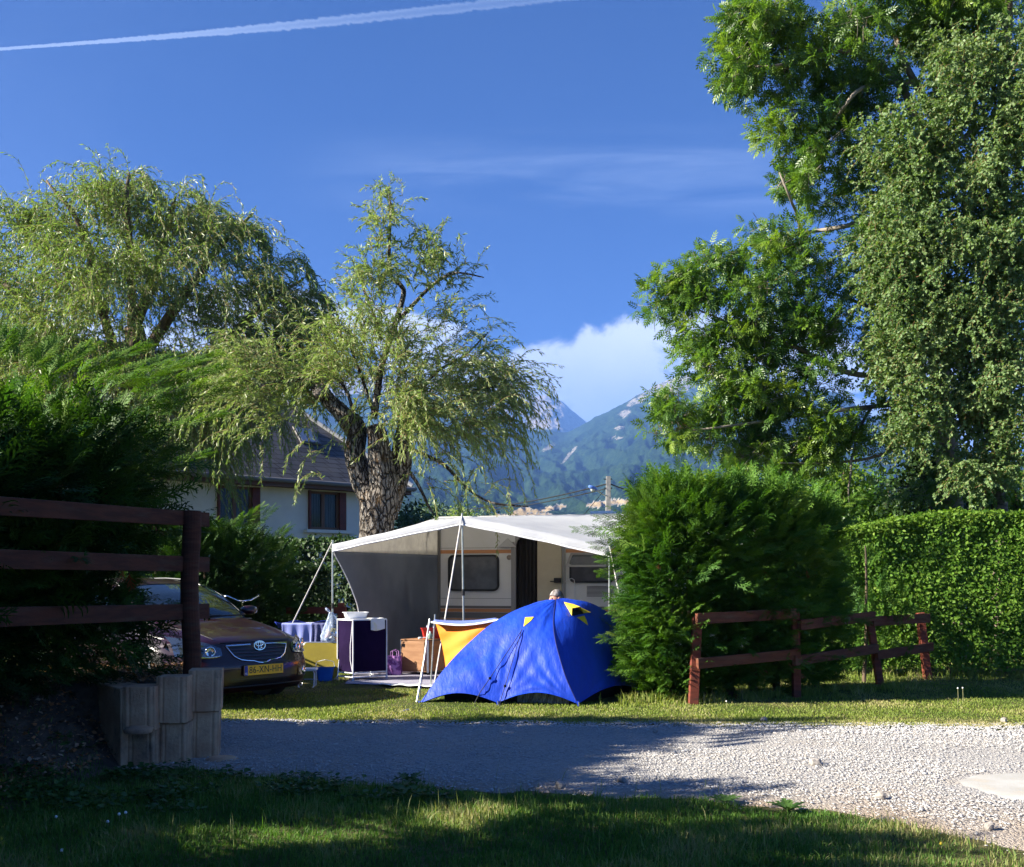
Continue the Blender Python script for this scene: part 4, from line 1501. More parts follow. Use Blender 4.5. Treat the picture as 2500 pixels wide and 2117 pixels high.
        q = MB(); q.tube([lamp(u, 0.03, off=0.012) for u in np.linspace(0.08, 0.9, 12)], 0.008, 6); q.build('lamp_trim', M_CHROME, hl)
    # number plate
    pc = Vector((N(0, 0.42) + 0.022, 0, 0.415))
    m_ = MB(); m_.box(pc - Vector((0.008, 0, 0)), (0.010, 0.535, 0.125)); m_.build('plate_holder', M_BLACK, t, bevel=0.004)
    m_ = MB(); m_.box(pc, (0.008, 0.52, 0.11))
    pl = m_.build('number_plate', mat('plate_yellow', (0.98, 0.52, 0.02), 0.5), t, bevel=0.003)
    m_ = MB(); m_.box(pc + Vector((0.0042, -0.238, 0)), (0.002, 0.042, 0.108)); m_.build('country_band', mat('plate_blue', (0.02, 0.05, 0.35), 0.45), pl)

    def text(s, size, loc, name, material, parent, sx=1.0):
        cu = bpy.data.curves.new(name, 'FONT')
        cu.body = s; cu.size = size; cu.align_x = 'CENTER'; cu.align_y = 'CENTER'; cu.extrude = 0.0008; cu.space_character = 1.08
        tmp = bpy.data.objects.new('tmp', cu)
        COL.objects.link(tmp)
        bpy.context.view_layer.update()
        me = bpy.data.meshes.new_from_object(tmp.evaluated_get(bpy.context.evaluated_depsgraph_get()))
        bpy.data.objects.remove(tmp)
        Mt = Matrix.Translation(loc) @ Matrix.Rotation(R(90), 4, 'Z') @ Matrix.Rotation(R(90), 4, 'X') @ Matrix.Diagonal((sx, 1, 1, 1))
        me.transform(Mt)
        return link_mesh(name, me, material, parent)
    text('86-XN-HH', 0.105, pc + Vector((0.0052, 0.020, 0.0)), 'plate_number', M_BLACK, pl, 0.86)
    text('NL', 0.034, pc + Vector((0.0064, -0.238, -0.034)), 'country_code', mat('plate_white', (0.7, 0.7, 0.7), 0.5), pl, 0.9)
    # lower intake and fog lamps
    m_ = MB(); m_.grid(lambda u, v: onnose((2 * u - 1) * (0.42 - 0.03 * v), 0.245 + 0.09 * v, 0.004), 20, 4); m_.build('air_intake', grey, t)
    m_ = MB(); m_.tube([onnose(y, 0.235, 0.012) for y in np.linspace(-0.72, 0.72, 30)], 0.010, 6); m_.build('lip', M_BLACK, t)
    for sg in (-1, 1):
        m_ = MB(); m_.grid(lambda u, v, sg=sg: onnose(sg * (0.53 + 0.22 * u), 0.29 + 0.16 * v * (1 - 0.3 * (1 - u)), 0.005), 8, 6)
        fl = m_.build('fog_lamp', grey, t)
        c = onnose(sg * 0.66, 0.36, 0.012)
        q = MB(); q.lathe([(0, 0.004), (0.03, 0.008), (0.045, 0.0), (0.05, -0.01)], c, 16, Matrix.Rotation(sg * R(30), 3, 'Z') @ Matrix.Rotation(R(90), 3, 'Y')); q.build('lamp_lens', lampg, fl, smooth=True)
        # hood shut line and bumper seams
    sm_ = MB()
    for sg in (-1, 1):
        pts = []
        for k in range(14):
            f = k / 13
            y = sg * (0.50 + 0.22 * f)
            xx = -0.19 + (-1.28 + 0.19) * f
            xf = N(y, 0.75) - 0.01
            pts.append((xf + (-1.28 - xf) * f, y, hood(xx, y) + 0.001))
        sm_.tube(pts, 0.004, 5)
    sm_.tube([onnose(y, 0.722, 0.001) for y in np.linspace(-0.46, 0.46, 14)], 0.004, 5)
    sm_.build('shut_line', M_BLACK, b)
    # side moulding and door handle
    for sg in (-1, 1):
        m_ = MB(); m_.bar((-1.4, sg * 0.889, 0.50), (-3.1, sg * 0.889, 0.52), 0.02, 0.05); m_.build('side_moulding', paint, t, bevel=0.006)
        m_ = MB(); m_.bar((-2.25, sg * 0.885, 0.80), (-2.43, sg * 0.885, 0.805), 0.03, 0.03); m_.build('door_handle', paint, t, bevel=0.006)
    # wheels
    for wx in wheels_x:
        for sg in (-1, 1):
            m_ = MB()
            Mw = Matrix.Rotation(R(-90 * sg), 3, 'X')
            m_.lathe([(0.20, -0.10), (0.29, -0.10), (0.315, -0.07), (0.317, 0.07), (0.29, 0.10), (0.215, 0.10), (0.205, 0.07)], (wx, sg * 0.76, 0.315), 40, Mw)
            wh = m_.build('wheel', tyre, t, smooth=True)
            q = MB()
            q.lathe([(0.0, 0.045), (0.035, 0.05), (0.05, 0.035), (0.045, 0.0)], (wx, sg * 0.785, 0.315), 20, Mw)
            q.lathe([(0.185, 0.02), (0.205, 0.085), (0.217, 0.085), (0.210, 0.0)], (wx, sg * 0.77, 0.315), 40, Mw)
            for k in range(7):
                a = 2 * math.pi * k / 7
                d1 = Vector((math.cos(a), 0, math.sin(a)))
                c = Vector((wx, sg * 0.83, 0.315))
                q.bar(c + d1 * 0.03, c + d1 * 0.20 - Vector((0, sg * 0.012, 0)), 0.022, 0.042, up=d1.cross(Vector((0, 1, 0))))
            q.build('rim', rimm, wh)
            q = MB(); q.lathe([(0.0, 0.0), (0.34, 0.0)], (wx, sg * 0.62, 0.33), 30, Mw); q.build('wheel_housing', M_BLACK, b)
    # roof rails
    for sg in (-1, 1):
        m_ = MB()
        pts = [cabpt(3.3 + k * 0.35, sg * 0.56) + Vector((0, 0, 0.045 if 0 < k < 12 else 0.0)) for k in range(13)]
        m_.tube(pts, 0.014, 8); m_.build('roof_rail', M_BLACK, t)


car()


# ================================================================== BICYCLE behind the car
def bicycle():
    o = P(600, 1500, 14.6)
    t = thing('bicycle', 'bicycle with silver swept handlebar standing behind the burgundy car', 'bicycle', (o.x, o.y, 0), R(-60))
    rub = mat('bike_rubber', (0.015, 0.015, 0.015), 0.8)
    fr_ = mat('bike_frame', (0.03, 0.02, 0.05), 0.3, coat=0.5)
    # local x forward
    for x in (0.0, -1.08):
        m_ = MB()
        m_.tube([(x + 0.335 * math.cos(a), 0, 0.345 + 0.335 * math.sin(a)) for a in np.linspace(0, 2 * math.pi, 41)], 0.018, 8, cap=False)
        wh = m_.build('wheel', rub, t)
        q = MB()
        for k in range(18):
            a = 2 * math.pi * k / 18
            q.tube([(x, 0.02 * (-1) ** k, 0.345), (x + 0.32 * math.cos(a), 0, 0.345 + 0.32 * math.sin(a))], 0.0015, 4)
        q.build('spokes', M_ALU, wh)
    m_ = MB()
    hd, bb, st_ = Vector((-0.17, 0, 0.86)), Vector((-0.62, 0, 0.30)), Vector((-0.78, 0, 0.78))
    for a, b in ((hd, bb), (hd + Vector((0, 0, 0.08)), st_), (st_ + Vector((-.03, 0, .1)), bb), (bb, Vector((-1.08, 0.05, 0.345))), (bb, Vector((-1.08, -0.05, 0.345))), (st_, Vector((-1.08, 0, 0.345))),
                 (hd + Vector((-.02, 0, .12)), hd + Vector((0.03, 0, -0.2))), (hd + Vector((0.03, 0.05, -0.2)), Vector((0, 0.05, 0.345))), (hd + Vector((0.03, -0.05, -0.2)), Vector((0, -0.05, 0.345)))):
        m_.tube([a, b], 0.016, 8)
    m_.build('frame', fr_, t)
    m_ = MB()
    m_.tube([hd + Vector((-.02, 0, .1)), hd + Vector((-0.03, 0, 0.22)), hd + Vector((0.05, 0, 0.25))], 0.014, 8)
    for s in (-1, 1):
        m_.tube([hd + Vector((0.05, 0, 0.25)), hd + Vector((0.06, s * 0.10, 0.26)), hd + Vector((0.03, s * 0.22, 0.32)), hd + Vector((-0.10, s * 0.27, 0.335)), hd + Vector((-0.2, s * 0.28, 0.32))], 0.012, 8)
    m_.build('handlebar', M_CHROME, t, smooth=True)
    for s in (-1, 1):
        q = MB(); q.tube([hd + Vector((-0.12, s * 0.272, 0.335)), hd + Vector((-0.24, s * 0.285, 0.31))], 0.018, 8); q.build('grip', M_BLACK, t)
    q = MB(); q.lathe([(0, 0.04), (0.05, 0.03), (0.06, -0.03), (0.03, -0.06)], hd + Vector((0.08, 0, 0.12)), 14, Matrix.Rotation(R(90), 3, 'Y')); q.build('lamp', M_CHROME, t, smooth=True)
    q = MB(); q.lathe([(0, 0.03), (0.06, 0.02), (0.085, 0), (0.05, -0.03), (0, -0.04)], (-0.84, 0, 0.93), 14, Matrix.Scale(1.5, 3, Vector((1, 0, 0)))); q.build('saddle', M_BLACK, t, smooth=True)


bicycle()

# ================================================================== CARAVAN AND AWNING
M_CARA = mat('caravan_skin', (0.78, 0.77, 0.74), 0.45, (0.72, 0.71, 0.67), 1.5, 4, bump=0.25, bscale=120, bdist=0.003)
M_STRIPE = mat('caravan_orange', (0.60, 0.27, 0.11), 0.5)
M_STRIPEG = mat('caravan_grey', (0.17, 0.165, 0.155), 0.5)
M_RUBBER = mat('window_rubber', (0.012, 0.012, 0.013), 0.5)
M_BLIND = mat('acrylic_grey', (0.085, 0.085, 0.095), 0.22, (0.13, 0.13, 0.14), 3, 6, spec=0.6)
M_TRIM = mat('caravan_trim', (0.33, 0.32, 0.30), 0.45, metal=0.3)
M_CANOPY = cloth_mat('canopy_cloth', (0.68, 0.70, 0.74), (0.62, 0.64, 0.69), 0.50, bscale=6, bump=0.25, tcol=(1.1, 1.05, 0.95))
M_CUFF = mat('canopy_hem', (0.85, 0.85, 0.84), 0.6)
M_SIDE = cloth_mat('side_wall_grey', (0.14, 0.155, 0.185), (0.18, 0.195, 0.225), 0.32, 0.85, 1.2)
M_SIDEU = cloth_mat('side_wall_pale', (0.62, 0.60, 0.56), (0.54, 0.52, 0.49), 0.42, 0.85, 9)
CO = Vector((-1.345, 17.6, 0)); CRZ = R(-15)
CFR = Frame(CO, CRZ)


def caravan():
    t = thing('caravan', 'white touring caravan with orange and grey stripes under the grey canopy', 'caravan', CO, CRZ)
    L_, D_, z0, z1 = 5.6, 2.1, 0.32, 2.56
    on = CFR.on
    # door opening
    dl, dr = on(1258, 1400).x, on(1313, 1400).x
    dtop = on(1285, 1309).z
    dbot = 0.42
    body = MB()

    # front profile: slightly raked nose at the left end
    def side(x0, x1, za, zb):
        body.raw([(x0, 0, za), (x1, 0, za), (x1, 0, zb), (x0, 0, zb)], [(0, 1, 2, 3)])
    # wall with opening (the opening's head is rounded by a trim piece)
    side(0.0, dl, z0, z1); side(dl, dr, z0, dbot); side(dl, dr, dtop, z1); side(dr, L_, z0, z1)
    rake = 0.10
    body.raw([(-rake, 0.0, z0 + .3), (0, 0, z0), (0, 0, z1), (0.0, D_, z1), (0, D_, z0), (-rake, D_, z0 + .3)], [(0, 1, 2), (3, 4, 5), (0, 2, 3, 5), (0, 5, 4, 1)])
    body.raw([(0, 0, z1), (L_, 0, z1), (L_, D_, z1), (0, D_, z1), (0, 0, z0), (L_, 0, z0), (L_, D_, z0), (0, D_, z0)],
             [(0, 1, 2, 3), (4, 7, 6, 5), (1, 5, 6, 2), (3, 2, 6, 7)])
    # inner walls of the doorway so that it reads as a dark room
    body.build('body', M_CARA, t)
    inn = MB()
    inn.raw([(dl, 0.0, dbot), (dl, 0.9, dbot), (dl, 0.9, dtop), (dl, 0.0, dtop), (dr, 0, dbot), (dr, .9, dbot), (dr, .9, dtop), (dr, 0, dtop)],
            [(0, 1, 2, 3), (4, 7, 6, 5), (1, 5, 6, 2), (0, 4, 5, 1), (3, 2, 6, 7)])
    inn.build('interior', mat('interior_brown', (0.06, 0.045, 0.035), 0.8), t)
    cu = MB()
    cu.grid(lambda u, v: (dl + 0.015 + (dr - dl - 0.03) * u, 0.05 + 0.018 * math.sin(u * 34), dbot + (dtop - dbot - 0.02) * v), 60, 2)
    cu.build('door_curtain', mat('dark_curtain', (0.016, 0.014, 0.014), 0.95, (0.035, 0.03, 0.028), 3, stretch=(12, 1, 0.3)), t, smooth=True)
    # door frame with rounded head
    fr = MB()
    y = -0.012
    for w_, yy in ((0.032, -0.014),):
        pts = [(dl, yy, dbot), (dl, yy, dtop - 0.16), (dl + 0.03, yy, dtop - 0.07), (dl + 0.09, yy, dtop - 0.015), (dl + 0.17, yy, dtop), (dr, yy, dtop)]
        fr.tube(pts, 0.022, 8)
    fr.raw([(dl, -0.004, dtop), (dl + 0.17, -0.004, dtop), (dl + 0.09, -0.004, dtop - 0.015), (dl + 0.03, -0.004, dtop - 0.07), (dl, -0.004, dtop - 0.16)], [(0, 1, 2, 3, 4)])
    fr.build('door_frame', M_TRIM, t)
    a, b = on(1248, 1400).x, dl - 0.02
    fr = MB(); fr.box(((a + b) / 2, -0.006, (dbot + dtop) / 2 - 0.1), (b - a, 0.010, dtop - dbot)); fr.build('door_trim', M_TRIM, t)
    # opened door leaf, folded flat against the wall
    pr = on(1372, 1400).x
    dm = MB()
    dm.box(((dr + pr) / 2 + 0.005, -0.045, (dbot + dtop) / 2), (pr - dr, 0.035, dtop - dbot))
    dd = dm.build('door', mat('door_lining', (0.60, 0.52, 0.36), 0.5, (0.55, 0.47, 0.32), 4), t, bevel=0.008)
    h = on(1362, 1417, -0.06)
    hm = MB(); hm.box(h + Vector((0, -0.03, 0)), (0.12, 0.06, 0.085)); hm.box(h + Vector((-0.08, -0.045, -0.02)), (0.10, 0.02, 0.018)); hm.build('handle', M_BLACK, dd, bevel=0.008)
    fm = MB(); fm.box((pr + 0.035, -0.02, (dbot + 2.45) / 2), (0.05, 0.04, 2.45 - dbot)); fm.build('door_trim', M_TRIM, t)
    # stripes, each running on both sides of the door
    sm_ = MB()
    top = on(1150, 1347).z

    def stripe(zc, hgt, m_, y0=-0.003):
        for x0, x1 in ((0.004, dl - 0.06), (pr + 0.07, L_)):
            q = MB(); q.box(((x0 + x1) / 2, y0, zc), (x1 - x0, 0.006, hgt)); q.build('stripe', m_, t)
    stripe(top, 0.062, M_STRIPE); 
    z = on(1150, 1347).z
    for pa, pb, m_, yy in ((1479, 1485, M_STRIPEG, -0.0030), (1486, 1494, M_STRIPE, -0.0032), (1495, 1509, M_STRIPEG, -0.0034), (1510, 1513, M_STRIPE, -0.0030), (1520, 1523, M_STRIPEG, -0.003)):
        za, zb = on(1150, pb).z, on(1150, pa).z
        stripe((za + zb) / 2, zb - za, m_, yy)
    for py in (1338, 1461):
        q = MB(); q.box((dl / 2 - .03, -0.002, on(1150, py).z), (dl - 0.08, 0.004, 0.008)); q.build('seam', M_TRIM, t)
    # windows
    def window(pxa, pxb, pya, pyb, r_, nm='window'):
        a, b = on(pxa, pyb), on(pxb, pya)
        out = rrect(a.x, b.x, a.z, b.z, r_, y=-0.004)
        inn_ = rrect(a.x + 0.035, b.x - 0.035, a.z + 0.035, b.z - 0.035, r_ - 0.03, y=-0.004)
        m_ = MB(); ring_frame(m_, out, inn_, (0, -0.03, 0)); w_ = m_.build(nm, M_RUBBER, t)
        pn = MB(); p2 = rrect(a.x + 0.034, b.x - 0.034, a.z + 0.034, b.z - 0.034, r_ - 0.03, y=-0.006)
        pn.prism(p2, (0, -0.012, 0)); pn.build('pane', M_BLIND, w_)
        return w_, a, b
    window(1095, 1219, 1354, 1443, 0.10)
    w2, a, b = window(1391, 1500, 1354, 1423, 0.09)
    # hinged pane standing open
    am, bm_ = on(1384, 1352), on(1466, 1352)
    x0, x1 = a.x + 0.02, b.x - 0.02
    hz = on(1400, 1352).z
    hg, wdt = 0.50, 0.045
    nrm = R(62)
    def pv(x, s): return Vector((x, -0.03 - math.sin(nrm) * s, hz - math.cos(nrm) * s))
    fm = MB()
    outl = [pv(x0, 0), pv(x1, 0), pv(x1, hg - .06), pv(x1 - .06, hg), pv(x0 + .06, hg), pv(x0, hg - .06)]
    innl = [pv(x0 + wdt, wdt), pv(x1 - wdt, wdt), pv(x1 - wdt, hg - .1), pv(x1 - wdt - .05, hg - wdt), pv(x0 + wdt + .05, hg - wdt), pv(x0 + wdt, hg - .1)]
    ring_frame(fm, outl, innl, (0, 0.008, 0.012)); ff = fm.build('window_flap', M_TRIM, w2)
    pn = MB(); pn.raw(innl, [tuple(range(6))]); 
    pn.build('flap_pane', mat('acrylic_clear', (0.30, 0.31, 0.31), 0.1, alpha=0.35), w2)
    st = MB(); st.tube([pv(x1 - .02, hg * .8), (x1 - .02, -0.03, hz - .34)], 0.008, 6); st.build('stay', M_ALU, w2)
    # fridge grille
    a, b = on(1433, 1457), on(1500, 1430)
    g = MB(); g.box(((a.x + b.x) / 2, -0.006, (a.z + b.z) / 2), (b.x - a.x + .04, 0.008, b.z - a.z + .05)); gg = g.build('vent', M_CARA, t, bevel=0.003)
    for k in range(9):
        zz = a.z + (b.z - a.z) * (k + .5) / 9
        s = MB(); s.box(((a.x + b.x) / 2, -0.0115, zz), (b.x - a.x, 0.005, 0.010)); s.build('slot', M_BLACK, gg)
    # round mark by the door and corner lamp bracket over it
    c = on(1243, 1361, -0.006)
    m_ = MB(); m_.lathe([(0.0, 0.004), (0.042, 0.004), (0.046, 0)], c, 24, Matrix.Rotation(R(90), 3, 'X')); m_.build('round_badge', mat('badge', (0.40, 0.33, 0.27), 0.5, (0.2, 0.15, 0.12), 60), t)
    m_ = MB(); c1, c2, c3 = on(1216, 1336, -0.02), on(1261, 1336, -0.02), on(1240, 1314, -0.02)
    m_.prism([c1, c2, c3], (0, -0.03, 0)); m_.build('awning_lamp', mat('lamp_white', (0.55, 0.54, 0.52), 0.4), t, bevel=0.004)
    m_ = MB(); m_.box((0.035, -0.022, 1.42), (0.075, 0.03, 2.2)); m_.build('edge_strip', M_STRIPEG, t)
    # wheel, skirt, roof vent
    m_ = MB(); Mw = Matrix.Rotation(R(90), 3, 'X')
    m_.lathe([(0.0, 0.02), (0.18, 0.04), (0.2, 0.09), (0.31, 0.09), (0.32, 0.0), (0.31, -0.09)], (2.75, 0.10, 0.32), 32, Mw); m_.build('wheel', mat('tyre_rubber', (0.018, 0.018, 0.018), 0.85), t, smooth=True)
    m_ = MB(); v = on(1470, 1252, 0.9)
    m_.box((v.x, 1.0, z1 + 0.03), (0.5, 0.4, 0.05)); m_.box((v.x, 1.0, z1 + 0.085), (0.42, 0.34, 0.05)); m_.build('roof_vent', M_WHITE, t, bevel=0.015)
    m_ = MB(); m_.tube([(0, -0.02, 2.47), (L_, -0.02, 2.47)], 0.018, 8); m_.build('awning_rail', M_TRIM, t)
    # white cable looping out of the wall beside the window
    m_ = MB()
    pts = [on(1379, 1421, -0.03), on(1388, 1415, -0.05), on(1396, 1412, -0.06), on(1402, 1416, -0.06), on(1403, 1430, -0.05), on(1403, 1465, -0.04), on(1403, 1530, -0.04)]
    m_.tube(pts, 0.006, 6); m_.build('cable', M_WHITE, t)


caravan()

# awning corner points
AL = P(812, 1329, 14.3); AM = P(1128, 1263, 13.9); AR = P(1488, 1340, 13.2)
ALh = P(812, 1346, 14.28)


def awning():
    t = thing('awning', 'pale grey caravan sun canopy with dark grey side wall on thin steel poles', 'awning', (AL.x, AL.y, 0), 0)
    b0, b1 = CFR.w((0.02, -0.03, 2.54)), CFR.w((3.9, -0.03, 2.56))

    def front(u):
        if u < 0.47:
            f = u / 0.47
            p = AL.lerp(AM, f); s = 0.01 * math.sin(math.pi * f)
        else:
            f = (u - 0.47) / 0.53
            p = AM.lerp(AR, f); s = 0.015 * math.sin(math.pi * f)
        return p + Vector((0, 0, s))

    def top(u, v):
        uu = 0.0 if u < 0 else u
        bk = b0.lerp(b1, uu)
        p = bk.lerp(front(uu), v)
        peak = math.exp(-((uu - 0.47) / 0.05) ** 2)
        sag = 0.05 * math.sin(math.pi * v) * (0.6 + 0.4 * math.sin(uu * 9))
        ripple = 0.003 * math.sin(uu * 38 + v * 3) * v
        return p + Vector((0, 0, -sag + ripple + 0.0 * peak))
    m_ = MB(); m_.grid(top, 60, 16)
    c = m_.build('canopy', M_CANOPY, t, world=True, smooth=True, solid=0.003)
    vz = Vector((0, 0, -1))

    def val(u, v):
        p = top(u, 1.0)
        dep = 0.105
        return p + Vector((0.004 * math.sin(u * 50), -0.012 - 0.02 * v + 0.004 * math.sin(u * 44) * v, -dep * v))
    m_ = MB(); m_.grid(val, 60, 3); m_.build('valance', M_CANOPY, t, world=True, smooth=True, solid=0.003)
    m_ = MB(); m_.tube([val(k / 60, 1.0) for k in range(61)], 0.012, 6); m_.build('hem', M_CUFF, t, world=True)

    # side wall at the left: pale upper triangle, dark lower sheet with a curved free edge
    o2 = ALh.copy(); dirn = Vector((b0.x - o2.x, b0.y - o2.y, 0)); Ls = dirn.length; dn = dirn.normalized()
    sfr = Frame((o2.x, o2.y, 0), math.atan2(dn.y, dn.x))
    # free edge from the photograph
    edge = [sfr.on(*p) for p in ((814, 1350), (834, 1385), (852, 1420), (866, 1455), (875, 1480), (879, 1505), (880, 1530), (872, 1580), (862, 1640))]
    ez = [p.z for p in edge][::-1]; ex = [p.x for p in edge][::-1]
    ztopL = ALh.z - 0.0

    def xe(z): return float(np.interp(z, ez, ex))
    xr = Ls + 0.02
    zj = sfr.on(1066, 1355).z

    def low(u, v):
        zt = ztopL + (zj - ztopL) * u
        # rows run from the bottom to the joint
        z = 0.06 + (zt - 0.06) * v
        xl = xe(z)
        x = xl + (xr - xl) * u
        z2 = 0.06 + (ztopL + (zj - ztopL) * (x / xr) - 0.06) * v
        fold = 0.03 * math.sin(u * 5 + v * 2) * (1 - v) + 0.008 * math.sin(u * 31)
        return (x, fold, z2)
    m_ = MB(); m_.grid(low, 40, 30)
    vsw = [sfr.w(p) for p in m_.v]; m_.v = [tuple(p) for p in vsw]
    s = m_.build('side_wall', M_SIDE, t, world=True, smooth=True, solid=0.003)
    m_ = MB()
    m_.tube([sfr.w(Vector(low(0, v)) + Vector((0, 0, 0))) for v in np.linspace(0, 1, 24)], 0.008, 6)
    m_.build('piping', M_CUFF, t, world=True)

    def upw(u, v):
        x = xr * u
        zb = ztopL + (zj - ztopL) * u
        zt = ztopL + 0.02 + (2.55 - ztopL - 0.02) * u
        return (x, 0.008 * math.sin(u * 31) , zb + (zt - zb) * v)
    m_ = MB(); m_.grid(upw, 40, 6); m_.v = [tuple(sfr.w(Vector(p))) for p in m_.v]
    m_.build('upper_wall', M_SIDEU, t, world=True, smooth=True, solid=0.003)
    # poles
    for a, nm in ((AL, 0), (AM, 1), (AR, 2)):
        m_ = MB()
        foot = Vector((a.x + (0.0 if nm != 1 else 0.035), a.y, 0))
        m_.tube([foot, a + Vector((0, 0, 0.06))], [0.017, 0.013], 10)
        pl = m_.build('pole', M_STEEL, t, world=True)
        m_ = MB(); m_.tube([foot.lerp(a, 0.52), foot.lerp(a, 0.56)], 0.022, 10); m_.build('clamp', M_BLACK, pl, world=True)
    # guy ropes
    for a, e in ((AL, G(652, 1648)), (AM, G(1058, 1684)), (AR, G(1560, 1700))):
        m_ = MB(); m_.tube([a + Vector((0, 0, 0.04)), e], 0.009 if a is not AM else 0.011, 6); g = m_.build('guy_rope', M_ROPE, t, world=True)
        q = a.lerp(e, 0.62)
        m_ = MB(); m_.box(q, (0.02, 0.03, 0.06)); m_.build('rope_slider', M_WHITE, g, world=True)


awning()


# ================================================================== DOME TENT
M_FLY = mat('blue_flysheet', (0.003, 0.038, 0.42), 0.5, (0.005, 0.052, 0.50), 3, 6, bump=0.45, bscale=3.2, bdist=0.05, stretch=(1.5, 1.0, 0.5), sheen=0.0)
M_YEL = mat('yellow_cloth', (0.78, 0.52, 0.03), 0.7)
M_ORANGE = cloth_mat('orange_cloth', (0.95, 0.32, 0.02), (0.98, 0.38, 0.035), 0.40, 0.7, 3, bscale=4)
M_INNER = mat('tent_inner_black', (0.012, 0.012, 0.015), 0.8)
M_SILV = mat('tent_silver_skirt', (0.32, 0.34, 0.34), 0.45, (0.10, 0.11, 0.11), 18, 6, stretch=(4, 4, 0.6))


def cr(pts, t):
    """catmull-rom through points, t in 0..1"""
    m = len(pts) - 1
    x = min(t * m, m - 1e-6); i = int(x); f = x - i
    p0, p1, p2, p3 = pts[max(i - 1, 0)], pts[i], pts[i + 1], pts[min(i + 2, m)]
    return 0.5 * ((2 * p1) + (p2 - p0) * f + (2 * p0 - 5 * p1 + 4 * p2 - p3) * f * f + (3 * p1 - p0 - 3 * p2 + p3) * f ** 3)


def tent():
    apex = P(1357, 1465, 12.0)
    t = thing('dome_tent', 'bright blue dome tent with yellow vent patches and orange porch door', 'tent', (apex.x, apex.y, 0), 0)
    rf = [apex, P(1353, 1492, 11.85), P(1351, 1525, 11.62), P(1356, 1565, 11.42), P(1366, 1605, 11.28), P(1381, 1653, 11.15), P(1400, 1696, 11.08), P(1411, 1719, 11.05)]
    rl = [apex, P(1305, 1473, 11.98), P(1262, 1488, 11.95), P(1229, 1505, 11.9), P(1186, 1533, 11.83), P(1127, 1586, 11.7), P(1079, 1640, 11.5), P(1024, 1718, 11.32)]
    rr = [apex, P(1395, 1464, 12.08), P(1444, 1473, 12.15), P(1495, 1504, 12.25), P(1524, 1550, 12.3), P(1545, 1600, 12.35), P(1562, 1650, 12.38), P(1575, 1690, 12.4)]
    back = [apex, apex + Vector((-0.02, 0.35, -0.05)), apex + Vector((-0.05, 0.75, -0.22)), apex + Vector((-0.1, 1.05, -0.5)), apex + Vector((-0.13, 1.2, -0.75)), Vector((apex.x - .15, apex.y + 1.32, 0.05))]
    ctrl = {}

    def panel(ra, rb, bulge, dip, pegs=()):
        na = None

        def fn(u, v):
            a, b = cr(ra, v), cr(rb, v)
            p = a.lerp(b, u)
            ch = (b - a)
            nrm = ch.cross(cr(ra, min(v + .02, 1)) - cr(ra, max(v - .02, 0)))
            nrm = nrm.normalized() if nrm.length > 1e-9 else Vector((0, -1, 0))
            cen = Vector((apex.x, apex.y + .3, 0.3))
            if nrm.dot(p - cen) < 0: nrm = -nrm
            w_ = math.sin(math.pi * u)
            p = p + nrm * bulge * w_ * math.sin(math.pi * min(1, v * 0.75 + 0.05))
            # catenary hem
            q = 0
            if pegs:
                xs_ = [0] + list(pegs) + [1]
                for i in range(len(xs_) - 1):
                    if xs_[i] <= u <= xs_[i + 1]:
                        f = (u - xs_[i]) / (xs_[i + 1] - xs_[i]); q = math.sin(math.pi * f)
            else: q = w_
            p = p + Vector((0, 0, dip * q * v ** 6))
            # radiating creases towards the pulled corners
            cr_ = 0.0
            for cu, cv in ((0, 1), (1, 1)) + tuple((g, 1) for g in pegs):
                du, dv = u - cu, (v - cv)
                r_ = math.hypot(du, dv)
                an = math.atan2(dv, du)
                cr_ += math.sin(an * 17 + cu * 5) * 0.0055 * math.exp(-((r_ - 0.25) / 0.22) ** 2)
            nz = mnoise.noise(Vector((u * 6, v * 4, bulge * 50))) * 0.007 + mnoise.noise(Vector((u * 14 + v * 9, v * 5, 3))) * 0.004
            edge_ = min(u, 1 - u, v * 1.5) * 6
            return p + nrm * (cr_ + nz) * min(1, edge_)
        return fn
    fl = MB()
    f1 = panel(rl, rf, 0.05, 0.115, (0.50,)); fl.grid(f1, 60, 50)
    fr_ = panel(rf, rr, 0.045, 0.13); fl.grid(fr_, 40, 50)
    fl.grid(panel(rr, back, 0.05, 0.05), 20, 24); fl.grid(panel(back, rl, 0.05, 0.06), 20, 24)
    # the seam vertices coincide, so weld them
    fly = fl.build('flysheet', M_FLY, t, world=True, smooth=True, weld=False)
    bvh = BVHTree.FromPolygons(fl.v, fl.f)

    def hit(px, py, off=0.008):
        d = Vector(((px - CX) / F, 1, (HY - py) / F)).normalized()
        loc, n, i, dist = bvh.ray_cast(Vector((0, 0, EYE)), d)
        if loc is None: return None
        return loc - d * off

    def patch(name, quad, m_, off=0.008, n=8):
        q = MB(); ok = True
        vs = []
        for j in range(n + 1):
            for i in range(n + 1):
                u, v = i / n, j / n
                x = (quad[0][0] * (1 - u) + quad[1][0] * u) * (1 - v) + (quad[3][0] * (1 - u) + quad[2][0] * u) * v
                y = (quad[0][1] * (1 - u) + quad[1][1] * u) * (1 - v) + (quad[3][1] * (1 - u) + quad[2][1] * u) * v
                p = hit(x, y, off)
                vs.append(p if p is not None else P(x, y, 12.0))
        q.raw(vs, [(j * (n + 1) + i, j * (n + 1) + i + 1, (j + 1) * (n + 1) + i + 1, (j + 1) * (n + 1) + i) for j in range(n) for i in range(n)])
        return q.build(name, m_, fly, world=True, smooth=True)
    patch('yellow_patch', [(1282, 1507), (1303, 1506), (1296, 1515), (1278, 1530)], M_YEL)
    patch('yellow_patch', [(1408, 1507), (1427, 1503), (1432, 1514), (1436, 1527)], M_YEL)
    # hooded vent near the top of the dark side
    hv = MB()
    a, b = hit(1377, 1470, .01), hit(1443, 1495, .01)
    c = hit(1396, 1503, .01)
